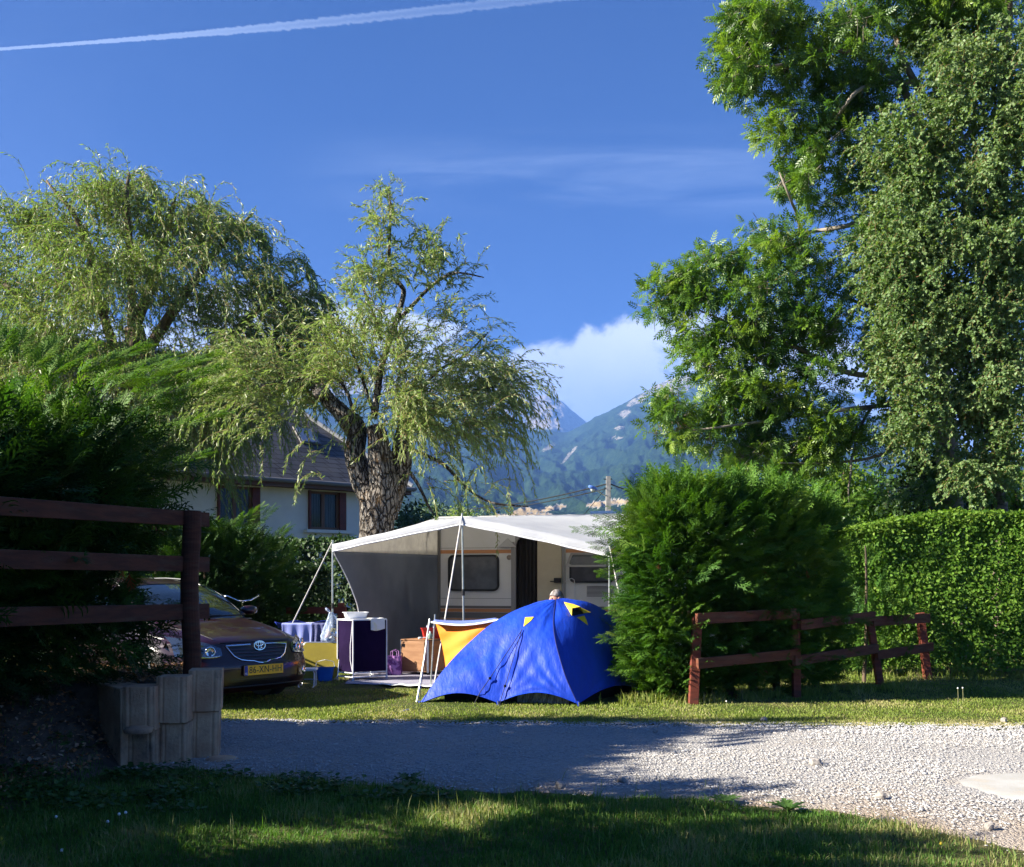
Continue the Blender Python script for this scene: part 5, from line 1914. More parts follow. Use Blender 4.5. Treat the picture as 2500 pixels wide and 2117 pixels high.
    if a and b and c:
        up_ = Vector((0.02, -0.10, 0.03))
        hv.raw([a, hit(1400, 1475, .02) , b, (hit(1425, 1497, .01)) , (hit(1412, 1486, 0.02) + up_ * .8), (hit(1394, 1488, 0.02) + up_ * .5), c],
               [(0, 1, 4, 5), (1, 2, 3, 4), (0, 5, 6)])
        hv.build('vent_hood', M_YEL, fly, world=True, solid=0.004)
    patch('vent_mesh', [(1396, 1489), (1412, 1487), (1426, 1498), (1396, 1504)], M_INNER, 0.006)
    # seams
    sm_ = MB(); sm_.tube([p + (p - Vector((apex.x, apex.y + .5, .3))).normalized() * 0.004 for p in (cr(rf, k / 40) for k in range(41))], 0.006, 6)
    sm_.build('pole_seam', mat('navy_tape', (0.006, 0.012, 0.12), 0.6), fly, world=True)
    # inner body: dark skirt between fly hem and ground
    sk = MB()
    def skirt(pa, pb, z1):
        sk.raw([(pa.x, pa.y, 0.0), (pb.x, pb.y, 0.0), (pb.x, pb.y, z1), (pa.x, pa.y, z1)], [(0, 1, 2, 3)])
    c1 = Vector((rf[-1].x - .06, rf[-1].y + .16, 0)); c2 = Vector((-0.80, 11.62, 0)); c3 = Vector((rr[-1].x - 0.1, rr[-1].y + .12, 0)); c4 = Vector((back[-1].x, back[-1].y - .1, 0))
    for a, b in ((c2, c1), (c1, c3), (c3, c4), (c4, c2)): skirt(a, b, 0.30)
    sk.build('inner_tent', M_INNER, t, world=True)
    q = MB(); a, b = c1.lerp(c2, 0.02), c1.lerp(c2, 0.42)
    q.grid(lambda u, v: a.lerp(b, u) + Vector((0.0, -0.012 - 0.02 * (1 - v) + 0.010 * math.sin(u * 40 + v * 5), 0.005 + 0.115 * v)), 60, 4)
    q.build('silver_skirt', M_SILV, t, world=True, smooth=True)
    # hem peg tabs and pegs
    for p in (rf[-1], f1(0.5, 1.0), rl[-1], rr[-1]):
        p = Vector(p)
        q = MB(); q.bar(p + Vector((0, 0, .03)), Vector((p.x + .005, p.y - .05, 0.0)), 0.022, 0.006); q.build('peg_tab', M_FLY, t, world=True)
        q = MB(); q.tube([(p.x + .005, p.y - .05, 0.05), (p.x + .02, p.y - .02, -.1)], 0.006, 6); q.build('peg', M_ALU, t, world=True)
    # black guy lines down the lit panel
    for pts in (((1275, 1537), (1196, 1656), (1157, 1712)), ((1274, 1537), (1233, 1675), (1219, 1720))):
        q = MB()
        A = hit(*pts[0], 0.02); B = hit(*pts[2], 0.02) or G(pts[2][0], pts[2][1] + 8)
        mids = [A]
        for k in range(1, 14):
            f = k / 14
            x = np.interp(f, [0, .65, 1], [p_[0] for p_ in pts]); y = np.interp(f, [0, .65, 1], [p_[1] for p_ in pts])
            h_ = hit(x, y, 0.03)
            if h_: mids.append(h_)
        mids.append(B)
        q.tube(mids, 0.0045, 6); g = q.build('guy_line', M_CORD, t, world=True)
        hh = hit(pts[1][0], pts[1][1], 0.035)
        q = MB(); q.box(hh, (0.03, 0.012, 0.03), R(30)); q.build('line_runner', M_CORD, g, world=True)
    # porch: blue canopy flap held on two poles, with the orange door hanging under it
    pa, pb = P(1053, 1519, 12.62), P(1062, 1513, 13.0)
    ta, tb = P(1217, 1513, 12.05), P(1212, 1508, 13.0)
    q = MB(); q.grid(lambda u, v: pa.lerp(pb, v).lerp(ta.lerp(tb, v), u) + Vector((0, 0, -0.05 * math.sin(math.pi * u) * (1 - .5 * v))), 24, 10)
    q.build('porch_roof', mat('blue_light', (0.14, 0.20, 0.55), 0.6), t, world=True, smooth=True, solid=0.003)
    q = MB(); q.tube([pa.lerp(ta, k / 16) + Vector((0, -0.004, -0.05 * math.sin(math.pi * k / 16))) for k in range(17)], 0.012, 6); q.build('porch_hem', M_CUFF, t, world=True)
    A, B, C_ = P(1063, 1521, 12.75), P(1207, 1516, 12.15), P(1089, 1640, 12.6)
    q = MB()
    D_ = P(1150, 1640, 12.15)
    def orange(u, v):
        p = A.lerp(B, u).lerp(C_.lerp(D_, u), v)
        return p + Vector((0.02 * math.sin(math.pi * v) * (1 - u), 0.025 * math.sin(u * 7 + v * 3) + 0.01 * math.sin(v * 19 + u * 11), -0.045 * math.sin(math.pi * u) * (1 - v)))
    q.grid(orange, 24, 24); q.build('porch_door', M_ORANGE, t, world=True, smooth=True, solid=0.002)
    for top_, bot in ((P(1049, 1511, 11.72), G(1017, 1716)), ):
        q = MB(); q.tube([bot, top_.lerp(bot, .5) + Vector((0.01, 0, 0)), top_], 0.011, 8); q.build('porch_pole', M_STEEL, t, world=True)
    q = MB(); q.tube([P(1062, 1500, 13.0), Vector((P(1062, 1500, 13.0).x - 0.06, 13.0, 0))], 0.010, 8); q.build('porch_pole', M_STEEL, t, world=True)
    q = MB(); q.tube([P(1049, 1513, 11.72), P(1045, 1540, 11.65), P(1024, 1716, 11.3)], 0.004, 5); q.build('guy_line', M_CORD, t, world=True)
    q = MB(); q.tube([P(1024, 1716, 11.3), G(985, 1737)], 0.006, 6); q.build('guy_line', M_CORD, t, world=True)
    q = MB(); q.tube([G(996, 1733), G(978, 1739)], 0.014, 6); q.build('peg', M_ALU, t, world=True)


tent()


# ================================================================== CAMPING THINGS
def box_frame_cabinet():
    M_PUR = mat('purple_fabric', (0.009, 0.0035, 0.024), 0.9, (0.014, 0.006, 0.034), 3, 5, spec=0.08, bump=0.4, bscale=4, bdist=0.02)
    c = G(862, 1665); c.z = 0
    L = P(824, 1600, 13.95); Rr = P(944, 1600, 14.02)
    el = Vector((L.x - c.x, L.y - c.y, 0)); er = Vector((Rr.x - c.x, Rr.y - c.y, 0))
    t = thing('camping_cabinet', 'dark purple fabric camping cabinet on a white tube frame', 'cabinet', c, 0)
    H_ = 0.865
    corners = [c, c + el, c + el + er, c + er]
    f = MB()
    for k, p in enumerate(corners):
        q = MB(); q.tube([p, p + Vector((0, 0, H_))], 0.009, 8); q.build('leg', M_WHITE, t, world=True)
        q = MB(); q.tube([p, p + Vector((0, 0, 0.07))], 0.015, 8); q.build('foot', M_WHITE, t, world=True)
    for z in (0.06, 0.12):
        for k in range(4):
            f.tube([corners[k] + Vector((0, 0, z)), corners[(k + 1) % 4] + Vector((0, 0, z))], 0.008, 6)
    f.build('frame', M_WHITE, t, world=True)
    cen = (corners[0] + corners[2]) / 2
    cv = MB()
    ins = [cen + (p - cen) * 0.97 for p in corners]
    for k in range(4):
        a, b = ins[k], ins[(k + 1) % 4]
        nrm = ((a + b) / 2 - cen).normalized()
        cv.grid(lambda u, v, a=a, b=b, nrm=nrm: a.lerp(b, u) + Vector((0, 0, 0.135 + (H_ - 0.145) * v)) + nrm * (0.012 * math.sin(math.pi * u) * math.sin(math.pi * v) + 0.004 * mnoise.noise(Vector((u * 9, v * 9, k)))), 16, 16)
    cv.build('fabric_cover', M_PUR, t, world=True, smooth=True)
    tp = MB(); tp.prism([p + Vector((0, 0, H_ - 0.012)) for p in [cen + (p - cen) * 1.01 for p in corners]], (0, 0, 0.02)); tp.build('top', M_WHITE, t, world=True)
    z = MB()
    z.tube([c + Vector((0, 0, H_ - .03)) + el * 0.03 + Vector((0, -.01, 0)), c + el * 0.16 + Vector((0, -0.02, 0.5)), c + el * 0.16 + Vector((0, -.02, .3)), c + el * 0.03 + Vector((0, -0.01, 0.14))], 0.006, 6)
    z.build('zip', M_WHITE, t, world=True)
    # basin standing on it
    p = P(863, 1518, 13.95); p.z = H_ + 0.010
    tb = MB()
    def ring(w_, d_, z_, n=6): return [Vector((x, y, z_)) for x, y in [(q.x, q.z) for q in rrect(-w_ / 2, w_ / 2, -d_ / 2, d_ / 2, 0.03, n)]]
    rings = [ring(0.27, 0.19, 0.0), ring(0.32, 0.24, 0.085), ring(0.345, 0.265, 0.09), ring(0.345, 0.265, 0.082), ring(0.31, 0.23, 0.078), ring(0.262, 0.182, 0.008)]
    vs = [v for r_ in rings for v in r_]; n = len(rings[0])
    fs = [(j * n + i, j * n + (i + 1) % n, (j + 1) * n + (i + 1) % n, (j + 1) * n + i) for j in range(len(rings) - 1) for i in range(n)]
    fs.append(tuple(range(n - 1, -1, -1))); fs.append(tuple((len(rings) - 1) * n + i for i in range(n)))
    tb.raw(vs, fs)
    o = tb.build('washing_up_bowl', M_WHITE, None)
    o.location = (p.x + .02, p.y + .07, H_ + 0.010); o.rotation_euler = (0, 0, R(20))
    tag(o, 'white plastic washing up bowl on top of the purple cabinet', 'bowl')
    # tea towel draped over the right end
    a, b = P(903, 1515, 13.88), P(937, 1514, 13.93)
    tw = MB()
    back_ = Vector((-0.03, 0.14, 0))
    nrm = Vector((er.y, -er.x, 0)).normalized() * 0.022
    def cloth(u, v):
        base_a = c + er * 0.50; base_b = c + er * 0.92
        p = base_a.lerp(base_b, u)
        if v < 0.4:
            f_ = v / 0.4
            return p + Vector((0, 0, H_ + 0.014 + 0.006 * math.sin(u * 9))) + (el * 0.6) * (1 - f_) + nrm * f_
        f_ = (v - 0.4) / 0.6
        return p + nrm + Vector((0, 0, H_ + 0.010 - (0.155 + 0.015 * math.sin(u * 4)) * f_)) + nrm * (0.3 * math.sin(u * 8) * f_)
    tw.grid(cloth, 16, 20)
    o = tw.build('tea_towel', mat('tea_towel_cloth', (0.78, 0.77, 0.72), 0.85, (0.72, 0.69, 0.42), 9, 3, lo=0.5, hi=0.7), None, smooth=True, solid=0.003)
    tag(o, 'white tea towel with faint yellow print hanging over the purple cabinet', 'tea towel')


box_frame_cabinet()


def misc():
    M_OLIVE = mat('yellow_panel', (0.30, 0.235, 0.012), 0.7, (0.25, 0.195, 0.012), 3, 5, bump=0.2, bscale=20)
    # two yellow folding table tops leaning side by side
    for k, (q, lab) in enumerate(((((731, 1660), (823, 1660), (829, 1567), (741, 1569), 13.9), 'yellow padded folding bed panel with aluminium rim, nearer of the two'),
                                  (((704, 1655), (760, 1655), (766, 1569), (722, 1569), 14.25), 'yellow padded folding bed panel half hidden behind the car, farther of the two'))):
        d = q[4]
        pts = [P(q[i][0], q[i][1], d + (0.10 if i > 1 else 0)) for i in range(4)]
        t = thing('folding_bed', lab, 'folding bed', (pts[0].x, pts[0].y, 0), 0, 'folded beds beside the car')
        bl, br, tr, tl = pts
        for p in (bl, br): p.z = 0.02
        # rounded outline in the panel plane
        ex = (br - bl); ez = (tl - bl)
        outl = []
        r_ = 0.06; W_, H_ = ex.length, ez.length
        for p in rrect(0, W_, 0, H_, r_): outl.append(bl + ex * (p.x / W_) + ez * (p.z / H_))
        n = ex.cross(ez).normalized()
        m_ = MB(); m_.prism([p + n * 0.012 for p in outl], n * -0.024); m_.build('panel', M_OLIVE, t, world=True, bevel=0.004)
        m_ = MB(); m_.tube(outl + [outl[0]], 0.013, 8, cap=False); m_.build('frame', M_ALU, t, world=True)
    # white stool
    a = P(750, 1634, 13.0); zt = a.z
    t = thing('stool', 'small white folding stool on the grass beside the car', 'stool', (a.x, a.y, 0), R(4))
    m_ = MB(); m_.box((0, 0, zt), (0.26, 0.24, 0.032)); m_.build('seat', M_WHITE, t, bevel=0.01)
    for sx in (-1, 1):
        for sy in (-1, 1):
            m_ = MB(); m_.tube([(sx * 0.09, sy * 0.09, zt - .01), (sx * 0.105, sy * 0.09, zt - 0.05), (sx * 0.10, sy * 0.10, 0.03), (sx * 0.085, sy * 0.115, 0.0)], 0.009, 8); m_.build('leg', M_WHITE, t)
    # blue tub
    c = G(790, 1664); c.z = 0
    t = thing('storage_tub', 'small blue plastic tub on the grass in front of the yellow panel', 'tub', (c.x, c.y + .12, 0), R(8))
    M_TUB = mat('blue_plastic', (0.01, 0.10, 0.42), 0.4, (0.015, 0.13, 0.50), 6)
    m_ = MB()
    def rr_(w_, d_, z_): return [Vector((p.x, p.z, z_)) for p in rrect(-w_ / 2, w_ / 2, -d_ / 2, d_ / 2, 0.03)]
    rings = [rr_(0.19, 0.15, 0.0), rr_(0.25, 0.20, 0.20), rr_(0.27, 0.22, 0.205), rr_(0.27, 0.22, 0.196), rr_(0.235, 0.185, 0.19), rr_(0.18, 0.14, 0.01)]
    vs = [v for r_ in rings for v in r_]; n = len(rings[0])
    fs = [(j * n + i, j * n + (i + 1) % n, (j + 1) * n + (i + 1) % n, (j + 1) * n + i) for j in range(5) for i in range(n)] + [tuple(range(n - 1, -1, -1)), tuple(5 * n + i for i in range(n))]
    m_.raw(vs, fs); m_.build('tub', M_TUB, t, smooth=False)
    m_ = MB(); m_.tube([(-0.13, 0, 0.19), (-0.12, -.03, 0.27), (0, -0.04, 0.30), (0.12, -.03, 0.27), (0.13, 0, 0.19)], 0.004, 6); m_.build('handle', M_WHITE, t)
    # drying rack
    L_, Rt = P(690, 1523, 14.4), P(800, 1521, 14.5)
    zr = L_.z
    t = thing('drying_rack', 'thin white metal laundry rack standing behind the yellow panels', 'drying rack', (L_.x, L_.y, 0), 0)
    m_ = MB()
    L_.z = Rt.z = zr
    for k in range(5):
        o_ = Vector((0, 0.09 * k, 0)); m_.tube([L_ + o_, Rt + o_], 0.005, 6)
    m_.tube([L_, L_ + Vector((0, .36, 0))], 0.008, 6); m_.tube([Rt, Rt + Vector((0, .36, 0))], 0.008, 6)
    m_.build('rack_top', M_WHITE, t, world=True)
    for p in (L_, Rt):
        for s in (0, 1):
            m_ = MB(); m_.tube([p + Vector((0, .36 * s, 0)), Vector((p.x, p.y + .36 * (1 - s), 0.0))], 0.008, 6); m_.build('leg', M_WHITE, t, world=True)
    def hang(xa, xb, yt, yb, d, name, lab, cat, m, amp=0.01, zoff=0.008):
        a, b = P(xa, yt, d), P(xb, yt, d)
        zb = P(xa, yb, d).z
        q = MB()
        def fn(u, v):
            p = a.lerp(b, u)
            if v < 0.18:
                f_ = v / .18
                return Vector((p.x, d + 0.13 * (1 - f_), zr + zoff))
            f_ = (v - .18) / .82
            return Vector((p.x + 0.006 * math.sin(f_ * 5), d - 0.014 + amp * math.sin(u * 16) * (0.3 + f_), zr + zoff - (zr - zb) * f_ * (1 + 0.03 * math.sin(u * 5))))
        q.grid(fn, 40, 20)
        return tag(q.build(name, m, None, smooth=True, solid=0.004), lab, cat)
    hang(688, 762, 1523, 1575, 14.37, 'towel', 'light blue striped towel hanging on the laundry rack', 'towel', mat('towel_blue', (0.22, 0.27, 0.62), 0.95, (0.30, 0.34, 0.68), 40, 2, stretch=(3, 1, 0.05)))
    hang(763, 800, 1525, 1572, 14.36, 'towel', 'dark blue checked cloth hanging on the laundry rack right of the light towel', 'towel',
         mat('cloth_check', (0.05, 0.06, 0.17), 0.95, (0.12, 0.13, 0.26), 55, 1))
    a, b = P(672, 1524, 14.66), P(803, 1520, 14.66)
    q = MB(); q.grid(lambda u, v: Vector((a.x + (b.x - a.x) * u, 14.62 + 0.25 * v, zr + 0.02 - 0.02 * math.sin(u * 12) - 0.1 * v)), 30, 5)
    tag(q.build('tarpaulin', mat('tarp_blue', (0.02, 0.05, 0.45), 0.5), None, smooth=True, solid=0.003), 'blue tarpaulin folded over the back of the laundry rack', 'tarpaulin')
    # transparent rubbish bag tied to the awning pole
    top_ = P(808, 1494, 14.1)
    t = thing('rubbish_bag', 'clear plastic rubbish bag tied to the left awning pole', 'bag', (top_.x, top_.y, 0.5), 0)
    m_ = MB()
    zb = P(808, 1567, 14.1).z
    prof = [(0.02, top_.z), (0.03, top_.z - .03), (0.075, top_.z - .14), (0.105, top_.z - 0.26), (0.12, top_.z - 0.34), (0.105, top_.z - 0.40), (0.06, zb), (0.0, zb - .01)]
    vs, fs = [], []
    nn = 28
    for j, (r_, z_) in enumerate(prof):
        for k in range(nn):
            a_ = 2 * math.pi * k / nn
            rr2 = r_ * (1 + 0.14 * math.sin(a_ * 5 + j) + 0.1 * math.sin(a_ * 9 + j * 2))
            vs.append((top_.x + .01 + rr2 * math.cos(a_) * 1.25 + (0.02 if 1 < j < 5 else 0), top_.y - 0.03 + rr2 * math.sin(a_) * .9, z_))
    fs = [(j * nn + k, j * nn + (k + 1) % nn, (j + 1) * nn + (k + 1) % nn, (j + 1) * nn + k) for j in range(len(prof) - 1) for k in range(nn)]
    m_.raw(vs, fs)
    pl = bpy.data.materials.new('clear_plastic'); pl.use_nodes = True
    w = NT(pl.node_tree); out = w.n('ShaderNodeOutputMaterial')
    b1 = w.n('ShaderNodeBsdfPrincipled', ins={'Base Color': (0.45, 0.55, 0.75, 1), 'Roughness': 0.25}); b2 = w.n('ShaderNodeBsdfTransparent', ins={0: (0.85, 0.9, 1, 1)})
    lw = w.n('ShaderNodeLayerWeight', ins={0: 0.45})
    mx = w.n('ShaderNodeMixShader', ins={0: w.m('ADD', w.m('MULTIPLY', lw.outputs[1], 0.6), 0.22, clamp=True), 1: b2.outputs[0], 2: b1.outputs[0]})
    w.t.links.new(mx.outputs[0], out.inputs[0])
    m_.build('plastic_film', pl, t, world=True, smooth=True)
    m_ = MB(); m_.tube([top_ + Vector((-0.01, -.03, 0)), top_ + Vector((-0.05, -.03, 0.035)), top_ + Vector((-0.07, -.03, 0.06))], [0.015, 0.02, 0.012], 8); m_.build('knot', mat('plastic_knot', (0.45, 0.5, 0.62), 0.4), t, world=True)
    lit_cols = [(0.65, 0.30, 0.10), (0.10, 0.25, 0.6), (0.7, 0.68, 0.6), (0.7, 0.55, 0.08), (0.45, 0.12, 0.08), (0.6, 0.6, 0.65), (0.15, 0.35, 0.5)]
    for k in range(11):
        q = MB()
        a_ = k * 2.4
        q.box((top_.x + .02 + 0.07 * math.cos(a_), top_.y - .03 + 0.05 * math.sin(a_), zb + 0.03 + 0.014 * k), (0.05 + 0.02 * (k % 3), 0.03, 0.05), M=Matrix.Rotation(k * 1.3, 3, Vector((1, k % 3, 1)).normalized()))
        q.build('rubbish', mat('litter_%d' % (k % 7), lit_cols[k % 7], 0.5), t, world=True, bevel=0.004)
    # brown camping cupboard with one side in view
    c = G(1045, 1651); c.z = 0
    L_ = P(979, 1600, 14.75); Rr = P(1095, 1600, 14.95)
    el = Vector((L_.x - c.x, L_.y - c.y, 0)); er = Vector((Rr.x - c.x, Rr.y - c.y, 0))
    z0, z1 = 0.06, P(1045, 1564, 14.6).z
    t = thing('camping_cupboard', 'low brown camping cupboard with silver corner rails under the awning', 'cupboard', c, 0)
    M_WD = mat('brown_laminate', (0.26, 0.125, 0.055), 0.5, (0.33, 0.17, 0.08), 3, 5, stretch=(1, 1, 6))
    M_WD2 = mat('orange_laminate', (0.52, 0.19, 0.06), 0.5, (0.60, 0.24, 0.08), 3, 5, stretch=(1, 1, 6))
    m_ = MB(); m_.prism([c + Vector((0, 0, z0)), c + el + Vector((0, 0, z0)), c + el + er + Vector((0, 0, z0)), c + er + Vector((0, 0, z0))], (0, 0, z1 - z0)); m_.build('case', M_WD, t, world=True)
    nl = Vector((el.y, -el.x, 0)).normalized(); nl = nl if nl.y < 0 else -nl
    m_ = MB(); m_.prism([c + el * f_ + Vector((0, 0, z_)) + nl * 0.003 for f_, z_ in ((0.04, z0 + .02), (0.97, z0 + .02), (0.97, z1 - .02), (0.04, z1 - .02))], nl * 0.012); dd = m_.build('door', M_WD, t, world=True, bevel=0.002)
    p = c + el * 0.88 + Vector((0, 0, z1 - .075)) + nl * 0.02; m_ = MB(); m_.box(p, (0.05, 0.014, 0.04)); m_.build('handle', M_BLACK, dd, world=True)
    nr = Vector((er.y, -er.x, 0)).normalized(); nr = nr if nr.y < 0 else -nr
    m_ = MB(); m_.prism([c + er * f_ + Vector((0, 0, z_)) + nr * 0.003 for f_, z_ in ((0.04, z0 + .01), (0.98, z0 + .01), (0.98, z1 - .01), (0.04, z1 - .01))], nr * 0.012); m_.build('side_panel', M_WD2, t, world=True, bevel=0.002)
    for pt in (c, c + el, c + er):
        m_ = MB(); m_.box(pt + Vector((0, 0, (z0 + z1) / 2)) + nl * 0.006, (0.030 if pt is c else 0.012, 0.03, z1 - z0 + .01)); m_.build('corner_rail', M_ALU, t, world=True, bevel=0.002)
        m_ = MB(); m_.box(pt + Vector((0, 0, 0.03)) * 1.0, (0.03, 0.03, 0.06)); m_.build('foot', M_BLACK, t, world=True)
    m_ = MB(); m_.prism([q + Vector((0, 0, z1)) for q in (c + nl * .01, c + el + nl * .01, c + el + er, c + er)], (0, 0, 0.014)); m_.build('top', M_WD, t, world=True)
    # things on it
    zt = z1 + 0.015
    p = P(1058, 1550, 14.95)
    t = thing('washing_up_crate', 'red plastic crate with dishes on the brown cupboard', 'crate', (p.x, p.y, zt), R(6))
    m_ = MB()
    rings = [rr_(0.30, 0.20, 0.0), rr_(0.37, 0.27, 0.155), rr_(0.39, 0.29, 0.16), rr_(0.39, 0.29, 0.150), rr_(0.355, 0.255, 0.145), rr_(0.29, 0.19, 0.01)]
    vs = [v for r_ in rings for v in r_]
    m_.raw(vs, fs := [(j * n + i, j * n + (i + 1) % n, (j + 1) * n + (i + 1) % n, (j + 1) * n + i) for j in range(5) for i in range(n)] + [tuple(range(n - 1, -1, -1)), tuple(5 * n + i for i in range(n))])
    m_.build('crate', mat('red_plastic', (0.50, 0.02, 0.012), 0.4), t)
    for k in range(3):
        m_ = MB(); m_.lathe([(0, 0), (0.05, 0.004), (0.085, 0.016), (0.086, 0.02), (0.05, 0.01), (0, 0.008)], (-0.08 + 0.09 * k, 0.02, 0.12), 24, Matrix.Rotation(R(60), 3, 'Y')); m_.build('plate', mat('plate_lilac', (0.45, 0.42, 0.62), 0.3), t, smooth=True)
    p = P(1050, 1560, 14.78)
    t = thing('detergent_bottle', 'squat clear green washing up bottle with white cap on the brown cupboard', 'bottle', (p.x, p.y, zt), 0)
    m_ = MB(); m_.lathe([(0, 0), (0.035, 0), (0.04, 0.01), (0.04, 0.06), (0.028, 0.085), (0.012, 0.095), (0, 0.095)], (0, 0, 0), 20); m_.build('bottle_body', mat('green_clear', (0.25, 0.36, 0.30), 0.15, coat=0.5), t, smooth=True)
    m_ = MB(); m_.lathe([(0, 0.115), (0.012, 0.115), (0.014, 0.09)], (0, 0, 0), 14); m_.build('cap', M_WHITE, t)
    p = P(1031, 1561, 14.75)
    t = thing('dish_brush', 'white dish brush lying on the brown cupboard', 'brush', (p.x, p.y, zt), R(10))
    m_ = MB(); m_.tube([(0.0, 0, 0.02), (0.14, 0, 0.025)], 0.007, 8); m_.build('handle', M_WHITE, t)
    m_ = MB(); m_.lathe([(0, 0.03), (0.03, 0.028), (0.034, 0.015), (0.028, 0.0), (0, 0)], (-0.03, 0, 0.0), 16); m_.build('brush_head', M_WHITE, t, smooth=True)
    # purple patterned bag
    p = G(962, 1651); p.z = 0
    t = thing('shopping_bag', 'purple patterned shopper bag standing beside the brown cupboard', 'bag', (p.x, p.y + .1, 0), R(-4))
    m_ = MB()
    M_BAG = mat('purple_pattern', (0.16, 0.04, 0.22), 0.6, (0.42, 0.20, 0.50), 14, 3, lo=0.45, hi=0.55)
    m_.grid(lambda u, v: (-0.10 + 0.20 * u, -0.07 - 0.02 * math.sin(math.pi * u) + 0.012 * math.sin(v * 8 + u * 4), 0.30 * v + 0.01 * math.sin(u * 20) * v), 14, 12)
    m_.grid(lambda u, v: (0.10 - 0.20 * u, 0.07, 0.29 * v), 6, 6)
    m_.grid(lambda u, v: (-0.10, 0.07 - 0.14 * u, 0.30 * v), 4, 6); m_.grid(lambda u, v: (0.10, -0.07 + 0.14 * u, 0.30 * v), 4, 6)
    m_.grid(lambda u, v: (-0.1 + .2 * u, -0.07 + .14 * v, 0.0), 2, 2)
    m_.build('bag_body', M_BAG, t, smooth=True)
    for y_ in (-0.08, 0.07):
        m_ = MB(); m_.tube([(-0.05, y_, 0.28), (-0.045, y_, 0.36), (0.0, y_, 0.385), (0.045, y_, 0.36), (0.05, y_, 0.28)], 0.006, 6); m_.build('handle', M_BAG, t)
    # groundsheet mat
    gm = MB()
    A, B, C_, D_ = G(842, 1671), G(1072, 1679), G(1330, 1640), G(905, 1606)
    gm.grid(lambda u, v: A.lerp(B, u).lerp(D_.lerp(C_, u), v) + Vector((0, 0, 0.014 + 0.008 * mnoise.noise(Vector((u * 8, v * 8, 1))))), 40, 30)
    o = gm.build('ground_mat', mat('woven_mat', (0.34, 0.33, 0.40), 0.85, (0.22, 0.21, 0.28), 4, 4, stretch=(1, 9, 1)), None, smooth=True, solid=0.006)
    tag(o, 'grey woven groundsheet mat spread under the awning', 'mat')
    q = MB()
    A2, B2 = G(925, 1676), G(1073, 1682)
    q.grid(lambda u, v: A2.lerp(B2, u) + Vector((0.0, 0.20 * v, 0.028 + 0.006 * math.sin(u * 22))), 30, 3)
    o = q.build('ground_cloth', mat('white_cloth', (0.78, 0.78, 0.76), 0.8), None, smooth=True, solid=0.004)
    tag(o, 'white sheet edge lying along the front of the grey mat', 'cloth')


misc()


